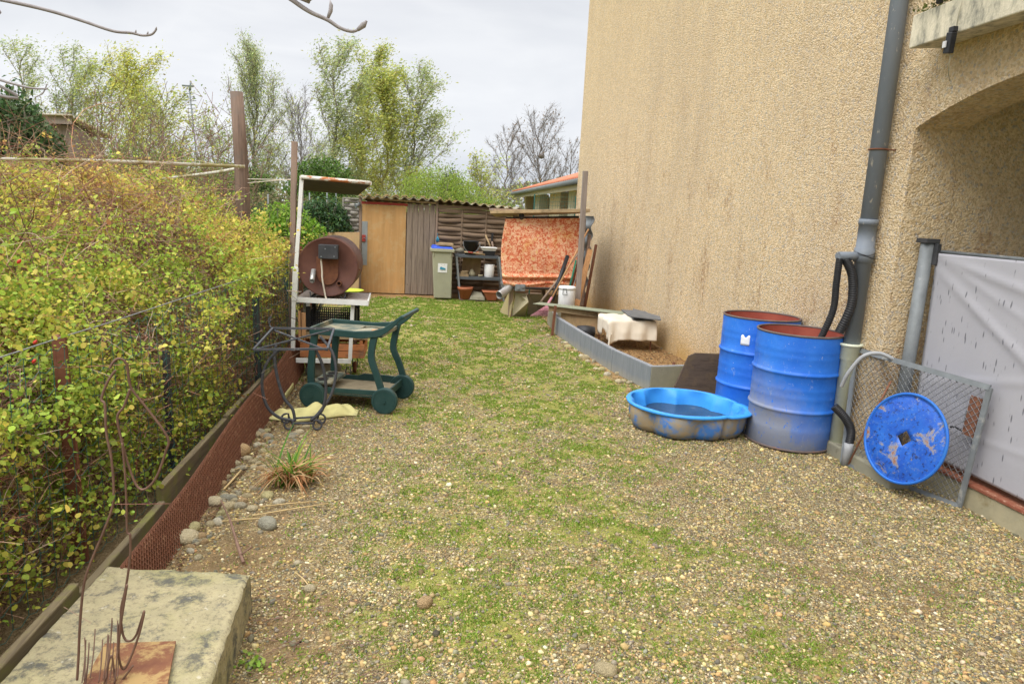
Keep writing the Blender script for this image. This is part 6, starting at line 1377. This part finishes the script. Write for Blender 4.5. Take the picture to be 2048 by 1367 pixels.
q = AY(640, 440, 13.2); bush('ivy_bank', (q.x+.02, 13.35, .95), (.62, .35, .82), 9000, .06, [(.05, .11, .035), (.08, .16, .06), (.10, .16, .10), (.14, .20, .05)], [3, 3, 2, 1], 'dark ivy mass left of the woven grey shed panel', 'ivy')
q = AY(530, 440, 13.2); bush('ivy_bank', (q.x-.0, 13.8, .8), (1.1, .4, .80), 9000, .06, [(.05, .10, .03), (.08, .15, .05), (.10, .14, .05), (.18, .14, .06)], [3, 3, 2, 1], 'low dark ivy and bramble bank behind the laurel', 'ivy')
# woven of thin metal posts behind the ivy
t = None
for i, px in enumerate((536, 619, 654, 672)):
    b = MB(); p = AY(px, 388-(3 if i else 0), 14.4); b.tube([(p.x, p.y, 0), p], .012, 6); tag(b.build('metal_post', M['galv']), ['thin grey metal post left of the canopy, above the laurel', 'first thin metal post under the canopy, above the ivy', 'middle thin metal post under the canopy, above the ivy', 'thin metal post under the canopy nearest the shed'][i], 'post')
# upper-left ivy mound
q = AY(8, 330, 8.6); bush('ivy_mound', (q.x, 8.6, 1.5), (.62, .8, 1.28), 16000, .06, [(.05, .11, .03), (.08, .15, .045), (.12, .17, .08), (.05, .08, .03)], [3, 3, 2, 2], 'dark green ivy mound at the left edge, beside the old shack', 'ivy', stems=120)
# tall bare reddish stems in the middle distance
t = thing('bare_shrub', AY(300, 330, 11), 'tall bare reddish-stemmed shrub rising behind the tapes', 'shrub'); A, B_, R_c, Cc, LP = [], [], [], [], []
for i in range(150):
    px = rng.uniform(170, 465); y0 = rng.uniform(9.5, 13); b0 = AY(px, 430, y0); p = np.array([b0.x, y0, 0.4]); hgt_ = rng.uniform(1.6, 2.35)+.3*(px < 330); d = np.array([rng.normal(.03, .12), 0, 1.]); c_ = palette(1, [(.26, .15, .12), (.2, .13, .10), (.24, .2, .12)], [2, 1, 1])[0]
    for j in range(8):
        q_ = p+d*hgt_/8; A.append(p); B_.append(q_); R_c.append(.008*(1-.1*j)); Cc.append(c_); d = d+np.array([rng.normal(.0, .10), rng.normal(0, .1), 0]); 
        if j > 2:
            for _ in range(2):
                e = q_+np.array([rng.normal(0, .13), rng.normal(0, .1), rng.uniform(.05, .2)]); A.append(q_); B_.append(e); R_c.append(.0035); Cc.append(c_)
                if rng.rand() < .75: LP.append(e+rng.randn(3)*.03); LP.append(e+rng.randn(3)*.06); LP.append(q_+rng.randn(3)*.08)
        p = q_
segs('stems', A, B_, R_c, np.array(R_c)*.8, M['cane'], 3, np.array(Cc), t); LP = np.array(LP)
leafcloud('foliage', LP, rng.uniform(.025, .05, len(LP)), palette(len(LP), [(.28, .36, .08), (.38, .40, .10), (.20, .26, .08), (.44, .36, .14)], [3, 2, 2, 1], .2), M['leaf'], t)

# ------------------------------------------------------------------ trees
def tree(px, py_top, Y, label, leafcols, nleaf=2600, width=.32, lean=(.0, 0), nlimb=16, seed=0, bark='bark', lsz=.13, group='trees beyond the garden', base=.12, twigs=9, wind=(.8, 0, .35), upness=.9, trunks=1, dens=1., name='tree', px_base=None, streak=1.6):
    r = np.random.RandomState(seed); T_ = AY(px, py_top, Y); B0 = AY(px_base if px_base else px, 470, Y); Ht = T_.z; root = thing(name, (B0.x, Y, 0), label, 'tree', group)
    A, Bq, R0, R1, tips = [], [], [], [], []
    tA, tB, tR0, tR1 = [], [], [], []
    W_ = Ht*width*.86; upness = upness*1.15
    for tk in range(trunks):
        p = np.array([B0.x+(tk-(trunks-1)/2)*W_*.22, Y+r.normal(0, .3), 0.]); top = np.array([T_.x+(tk-(trunks-1)/2)*W_*.75, Y+r.normal(0, .6), Ht*(1 if tk == (trunks//2) else r.uniform(.72, .92))]); ns = 12; tr_ = [p]
        for j in range(1, ns+1):
            u = j/ns; tr_.append(p+(top-p)*np.array([u**1.15, u, u])+r.normal(0, .012*Ht*(u < .98), 3)*np.array([1, 1, .2]))
        rad0 = Ht*.0105
        for j in range(ns): tA.append(tr_[j]); tB.append(tr_[j+1]); tR0.append(rad0*(1-j/ns)**.8+.012); tR1.append(rad0*(1-(j+1)/ns)**.8+.012)
        for l in range(int(nlimb/trunks*1.2)):
            u = base+(1-base)*(l+r.rand())/(nlimb/trunks*1.2); u = min(u, .97); jj = int(u*ns); f_ = u*ns-jj; s0 = tr_[jj]*(1-f_)+tr_[min(jj+1, ns)]*f_
            a = r.rand()*2*pi; Ll = W_*(.35+.9*(1-u)**.6*min(1, (u+.15)*2))*r.uniform(.7, 1.25)/trunks**.4; d = np.array([cos(a), sin(a)*.8, upness*r.uniform(.8, 1.6)+.5*u]); d /= np.linalg.norm(d); m_ = 6; q_ = s0; rl_ = rad0*.34*(1-u*.7)+.007
            for j in range(m_):
                n_ = q_+d*Ll/m_*1.25; A.append(q_); Bq.append(n_); R0.append(rl_*(1-j/m_*.8)); R1.append(rl_*(1-(j+1)/m_*.8)); d = d+r.normal(0, .14, 3)+np.array([wind[0]*.06, 0, .05]); d /= np.linalg.norm(d)
                for w_ in range(max(1, int(twigs*dens*(.35+j/m_)))):
                    v = q_+(n_-q_)*r.rand(); e = d*.7+r.normal(0, .55, 3)+np.array([wind[0]*.25, 0, .25]); e /= np.linalg.norm(e); ln = Ll*r.uniform(.10, .30); v2 = v+e*ln*.55; e2 = e+r.normal(0, .3, 3)+np.array(wind)*.35; e2 /= np.linalg.norm(e2); v3 = v2+e2*ln*.6
                    A += [v, v2]; Bq += [v2, v3]; R0 += [.007, .005]; R1 += [.005, .003]; tips += [v2, v3]
                q_ = n_
            
    segs('trunk', tA, tB, tR0, tR1, M[bark], 6, parent=root)
    segs('branches', A, Bq, np.array(R0)*1., R1, M[bark], 3, parent=root)
    if nleaf:
        tips = np.array(tips); nleaf = int(nleaf*1.5); i = r.choice(len(tips), nleaf); P = tips[i]+r.normal(0, .15, (nleaf, 3))+np.array(wind)*r.rand(nleaf, 1)*.25
        leafcloud('crown', P, lsz*r.uniform(.5, 1.3, nleaf), palette(nleaf, leafcols, [1]*len(leafcols), .22), M['leaf'], root, .36, np.array(wind)*streak, .8)
    return root
YG = [(.42, .46, .10), (.50, .50, .14), (.34, .40, .12)]; GG = [(.34, .41, .20), (.40, .46, .24), (.44, .47, .19)]; YY = [(.58, .55, .12), (.50, .52, .14), (.42, .47, .15)]
tree(52, 118, 34, 'pale green windswept tree at the far left, above the ivy mound', GG, 2600, .26, seed=1, nlimb=15)
tree(150, 134, 35, 'grey-green windswept tree behind the old shack roof', GG, 4200, .30, seed=2, nlimb=18)
tree(196, 150, 34, 'yellow-green tree just right of the shack, lower crown', YG, 3600, .32, seed=3, nlimb=16)
tree(262, 153, 31, 'bright yellow willow leaning right, left of the antenna', YY, 5200, .40, seed=4, nlimb=20, bark='bark_y')
tree(325, 212, 30, 'short sparse green tree next to the antenna', YG, 1800, .36, seed=5, nlimb=14)
tree(505, 136, 33, 'domed fine-twigged tree behind the thick dark post', GG, 7600, .36, seed=6, nlimb=34, twigs=13, wind=(.15, 0, .5), lsz=.11, upness=1.3, base=.1)
tree(428, 262, 36, 'low thin tree left of the thick dark post', GG, 1500, .4, seed=7, nlimb=12)
tree(598, 222, 38, 'bare grey fan-shaped tree above the canopy', [(.3, .28, .2)], 300, .42, seed=8, nlimb=24, bark='bark_g', twigs=12, wind=(.1, 0, .4), upness=1.2)
tree(682, 122, 30, 'tallest windswept tree, above the rusty canopy', GG, 5200, .30, seed=9, nlimb=24, px_base=655)
tree(740, 136, 31, 'tall yellow-green tree right of the tallest one', YG, 6000, .32, seed=10, nlimb=24, bark='bark_y', px_base=708)
tree(778, 172, 29, 'broad yellow-green tree behind the shed door', YG, 6200, .33, seed=11, nlimb=24, bark='bark_y', px_base=762)
tree(845, 182, 30, 'green tree with two stems at the right of the tall group', GG, 4600, .31, seed=12, nlimb=26, px_base=800)
tree(640, 300, 40, 'thin grey tree low behind the canopy', GG, 1200, .4, seed=13, nlimb=14, bark='bark_g')
tree(1013, 275, 36, 'smaller bare grey tree left of the red tiled roof', [(.25, .18, .12)], 250, .34, seed=14, nlimb=24, bark='bark_g', twigs=12, wind=(0, 0, .3), upness=.8, base=.15)
tree(1080, 255, 37, 'larger bare grey tree with a dark nest, above the red tiled roof', [(.25, .18, .12)], 300, .42, seed=15, nlimb=30, bark='bark_g', twigs=12, wind=(0, 0, .3), upness=.8, base=.15)
tree(1135, 300, 38, 'bare thin tree close to the house corner', [(.25, .18, .12)], 100, .4, seed=16, nlimb=16, bark='bark_g', twigs=9, wind=(.1, 0, .3), upness=.8)
tree(958, 350, 30, 'small pale willow left of the bare grey trees', YG, 1400, .5, seed=17, nlimb=14)
q = AY(1083, 312, 37); b = MB(); b.lathe([(0, -.16), (.13, -.1), (.18, 0), (.13, .1), (0, .13)], 10, q); tag(b.build('bird_nest', M['bark_g']), 'dark round nest in the larger bare tree above the red roof', 'nest')
# evergreen and green shrubs behind the shed
q = AY(645, 345, 26); bush('evergreen_shrub', (q.x, 26, 1.5), (1.35, 1.2, 1.9), 9000, .11, [(.09, .17, .03), (.14, .24, .05), (.06, .11, .025)], [3, 2, 2], 'rounded green evergreen behind the rusty canopy', 'shrub')
q = AY(880, 380, 24); bush('willow_shrub', (q.x, 24, 1.25), (1.75, 1.4, 1.95), 14000, .085, [(.26, .36, .05), (.34, .42, .09), (.20, .30, .05)], [3, 2, 2], 'large fresh green willow bush behind the shed roof', 'shrub', aspect=.35)
q = AY(1000, 390, 25); bush('willow_shrub', (q.x-.5, 25, .95), (1.7, 1.2, 1.3), 9000, .085, [(.22, .32, .06), (.30, .36, .09), (.14, .22, .05)], [3, 2, 2], 'lower green bush between the willow bush and the red roof', 'shrub', aspect=.35)
q = AY(905, 350, 27); bush('evergreen_shrub', (q.x, 27.5, 1.6), (.6, .6, 1.7), 2600, .1, [(.07, .11, .04), (.12, .13, .06)], [2, 1], 'dark narrow evergreen just behind the willow bush', 'shrub')
q = AY(760, 380, 22); bush('hedge_shrub', (q.x, 22, .85), (2.0, 1.0, 1.35), 8000, .085, [(.20, .24, .08), (.26, .26, .12), (.12, .17, .05)], [3, 2, 2], 'olive green scrub right behind the shed door roof', 'shrub', aspect=.35, stems=140)
q = AY(512, 340, 20); bush('evergreen_shrub', (q.x, 20, 1.1), (.62, .6, 1.55), 4200, .09, [(.10, .17, .04), (.15, .23, .06), (.07, .10, .03)], [3, 2, 1], 'narrow green shrub just right of the thick dark post', 'shrub')
q = AY(428, 330, 20); bush('evergreen_shrub', (q.x, 20.5, 1.2), (1.1, .7, 1.5), 5200, .09, [(.14, .22, .05), (.20, .28, .07), (.24, .27, .09)], [3, 2, 1], 'green shrub left of the thick dark post', 'shrub')
q = AY(560, 375, 17); bush('hedge_shrub', (q.x, 17, .95), (1.5, .7, .95), 7000, .075, [(.18, .19, .08), (.24, .20, .11), (.12, .14, .05)], [3, 2, 1], 'brownish scrub between thick dark post and canopy mast', 'shrub', stems=120)
q = AY(300, 300, 24); bush('hedge_shrub', (q.x, 24, 1.4), (2.8, 1.2, 1.9), 9000, .11, [(.16, .25, .06), (.24, .30, .08), (.12, .16, .06)], [3, 2, 1], 'mixed green scrub behind the bare reddish shrub', 'shrub', stems=160)
# far-off wood
K = 26000; x = rng.uniform(-46, 22, K); y = rng.uniform(44, 54, K); z = rng.rand(K)**.8*(2.6+2.2*fbm(x, x*0, .22, 300, 4)); 
wd_ = leafcloud('distant_woodland', np.stack([x, y, z], 1), rng.uniform(.2, .42, K), palette(K, [(.17, .21, .09), (.22, .22, .13), (.25, .28, .12), (.2, .17, .13)], [3, 3, 2, 2], .2), M['leaf'], None, .5); tag(wd_, 'hazy strip of woodland along the horizon behind everything', 'woodland', kind='stuff')

# ------------------------------------------------------------------ old shack and antenna
t = thing('old_shack', (-7.6, 17.5, 0), 'old grey boarded shack with corrugated roof showing above the brambles', 'shack')
c1_, c2_ = AY(85, 240, 17), AY(140, 238, 16.2); c3_ = AY(206, 268, 19)
b = MB(); zr = c2_.z; b.hexa([(c1_.x-.6, 16.6, 0), (c2_.x, 16.3, 0), (c3_.x, 19, 0), (c1_.x-.8, 19, 0)], [(c1_.x-.6, 16.6, zr-.1), (c2_.x, 16.3, zr-.12), (c3_.x, 19, zr-.3), (c1_.x-.8, 19, zr-.3)]); b.build('wall', M['shackwall'], t)
b = MB(); b.bar((c1_.x-.7, 16.45, zr-.06), (c2_.x+.05, 16.15, zr-.04), .14, .03, up=(0, 1, 0)); b.build('fascia', M['wood_grey2'], t)
b = MB()
def sr(u, v): 
    p = Vector((c1_.x-.8, 16.35, zr+.03)).lerp(Vector((c2_.x+.1, 16.05, zr+.05)), v); q = Vector((c1_.x-.9, 19.3, zr-.08)).lerp(Vector((c3_.x+.15, 19.2, zr-.10)), v); r_ = p.lerp(q, u); r_.z += .03*sin(u*2*pi*16); return r_
b.grid(sr, 160, 4); b.build('roof', M['fibro'], t, solid=.02)
t = thing('antenna_mast', AY(382, 240, 26), 'thin antenna mast with short crossbars in front of the sky', 'antenna')
m0, m1 = AY(394, 320, 26), AY(378, 172, 26); b = MB(); b.tube([(m0.x, 26, 0), m0, m1], .022, 6); b.build('mast', M['gutter'], t)
b = MB()
for i in range(12):
    p = m0.lerp(m1, .35+.6*i/12); w_ = .13+.05*(i % 3 == 0); b.tube([p-Vector((w_, 0, .02)), p+Vector((w_, 0, .02))], .012, 5)
b.tube([m1-Vector((.22, 0, 0)), m1+Vector((.15, 0, 0))], .03, 6); b.tube([m1+Vector((.02, 0, -.15)), m1+Vector((.06, 0, .12))], .03, 6); b.build('crossbars', M['gutter'], t)
# bare tree whose twigs hang into the top of the view
t = thing('bare_tree', (-3.1, 1.0, 0), 'bare tree at the left whose grey twigs reach across the top', 'tree')
b = MB(); b.tube([(-3.1, 1.0, 0), (-3.05, 1.1, 1.4), (-2.9, 1.2, 2.6), (-2.8, 1.3, 3.8)], [.13, .11, .08, .05], 12); b.build('trunk', M['bark'], t)
def twig(ps, ys_, r_, mat='twig_grey', pre=None):
    P_ = [AY(px, py, y_) for (px, py), y_ in zip(ps, ys_)]; 
    if pre: P_ = [Vector(p) for p in pre]+P_
    P_ = spl(P_, 8); n = len(P_); b = MB(); b.tube(P_, [r_*(1.6-.9*i/n) for i in range(n)], 8); return b, P_
b, _ = twig([(-20, -4), (28, 5), (100, 22), (165, 42), (225, 62), (262, 66), (285, 71), (303, 69), (312, 60)], [2.4]*9, .0042, pre=[(-2.9, 1.2, 2.6), AY(-190, -30, 2.2)])
for px, py, dy in ((271, 67, -7), (295, 70, -7), (312, 60, -6), (152, 37, 4), (220, 59, 4)): p = AY(px, py, 2.4); b.tube([p, AY(px+1, py+dy, 2.4)], [.0035, .0012], 6)
b.build('branch', M['twig_grey'], t)
b, _ = twig([(560, -22), (590, 4), (620, 24), (655, 40), (680, 56), (705, 63), (722, 55), (733, 42)], [2.1]*8, .0050, pre=[(-2.8, 1.3, 3.6), AY(440, -150, 2.0)])
p = AY(655, 38, 2.1); b.tube([p, AY(661, 22, 2.1), AY(662, 10, 2.1), AY(660, 1, 2.1)], [.004, .006, .0055, .001], 7); b.tube([AY(715, 60, 2.1), AY(727, 50, 2.1), AY(734, 42, 2.1)], [.005, .0085, .002], 7); b.build('branch', M['twig_grey'], t)
b, _ = twig([(-25, 156), (20, 166), (60, 176), (95, 178)], [1.9]*4, .0028, pre=[(-2.95, 1.15, 2.3), AY(-160, 150, 1.85)])
p = AY(60, 176, 1.9); b.tube(spl([AY(70, 195, 1.9), AY(86, 186, 1.9), AY(94, 168, 1.9)]), .0015, 5); b.build('branch', M['twig_grey'], t)

# ------------------------------------------------------------------ light
w = bpy.data.worlds.new('World'); S.world = w; w.use_nodes = True; nt = w.node_tree; nn = nt.nodes; bg = nn['Background']
SUN_EL, SUN_AZ = radians(52), radians(-135)   # azimuth measured from +Y towards +X
sky = nn.new('ShaderNodeTexSky'); sky.sky_type = 'NISHITA'; sky.sun_disc = False; sky.sun_elevation = SUN_EL; sky.sun_rotation = SUN_AZ; sky.dust_density = 4
hsv = nn.new('ShaderNodeHueSaturation'); hsv.inputs['Saturation'].default_value = .55; hsv.inputs['Value'].default_value = .10; nt.links.new(sky.outputs[0], hsv.inputs['Color'])
tc = nn.new('ShaderNodeTexCoord'); sx = nn.new('ShaderNodeSeparateXYZ'); nt.links.new(tc.outputs['Generated'], sx.inputs[0])
def rampn(src, st):
    r = nn.new('ShaderNodeValToRGB'); cr = r.color_ramp
    while len(cr.elements) < len(st): cr.elements.new(.5)
    for e, (p, c) in zip(cr.elements, st): e.position = p; e.color = (*c, 1)
    nt.links.new(src, r.inputs[0]); return r.outputs[0]
mp = nn.new('ShaderNodeMapping'); mp.inputs['Scale'].default_value = (1, 1, 3.2); nt.links.new(tc.outputs['Generated'], mp.inputs[0])
nz = nn.new('ShaderNodeTexNoise'); nz.inputs['Scale'].default_value = 2.1; nz.inputs['Detail'].default_value = 6; nz.inputs['Roughness'].default_value = .5; nz.inputs['Distortion'].default_value = .3; nt.links.new(mp.outputs[0], nz.inputs[0])
base = rampn(sx.outputs[2], [(0., (.80, .82, .84)), (.10, (.76, .775, .80)), (.28, (.655, .67, .70)), (.5, (.95, .97, 1.0)), (1., (1., 1., 1.))])
cl = rampn(nz.outputs[0], [(.34, (.76, .79, .84)), (.46, (.92, .93, .95)), (.58, (1.05, 1.05, 1.05)), (.72, (.90, .91, .94))])
mx = nn.new('ShaderNodeMix'); mx.data_type = 'RGBA'; mx.blend_type = 'MULTIPLY'; mx.inputs[0].default_value = 1; nt.links.new(base, mx.inputs[6]); nt.links.new(cl, mx.inputs[7])
zz = nn.new('ShaderNodeMapRange'); nt.links.new(sx.outputs[2], zz.inputs[0]); zz.inputs[1].default_value = .38; zz.inputs[2].default_value = .8; zz.inputs[3].default_value = 1.; zz.inputs[4].default_value = 2.6
sc = nn.new('ShaderNodeVectorMath'); sc.operation = 'SCALE'; nt.links.new(mx.outputs[2], sc.inputs[0]); nt.links.new(zz.outputs[0], sc.inputs['Scale'])
ad = nn.new('ShaderNodeMix'); ad.data_type = 'RGBA'; ad.inputs[0].default_value = .94; nt.links.new(hsv.outputs[0], ad.inputs[6]); nt.links.new(sc.outputs[0], ad.inputs[7])
nt.links.new(ad.outputs[2], bg.inputs[0]); bg.inputs[1].default_value = .86
sl = bpy.data.lights.new('sun', 'SUN'); sl.energy = 1.5; sl.angle = radians(40); sl.color = (1, .95, .87); so_ = bpy.data.objects.new('sun', sl); COL.objects.link(so_)
dv = Vector((cos(SUN_EL)*sin(SUN_AZ), cos(SUN_EL)*cos(SUN_AZ), sin(SUN_EL))); so_.rotation_euler = dv.to_track_quat('Z', 'Y').to_euler(); so_.location = dv*20
S.render.engine = 'CYCLES'; S.view_settings.view_transform = 'Standard'; S.view_settings.look = 'None'; S.view_settings.exposure = .56; S.view_settings.gamma = 1
S.cycles.max_bounces = 6; S.cycles.transparent_max_bounces = 4
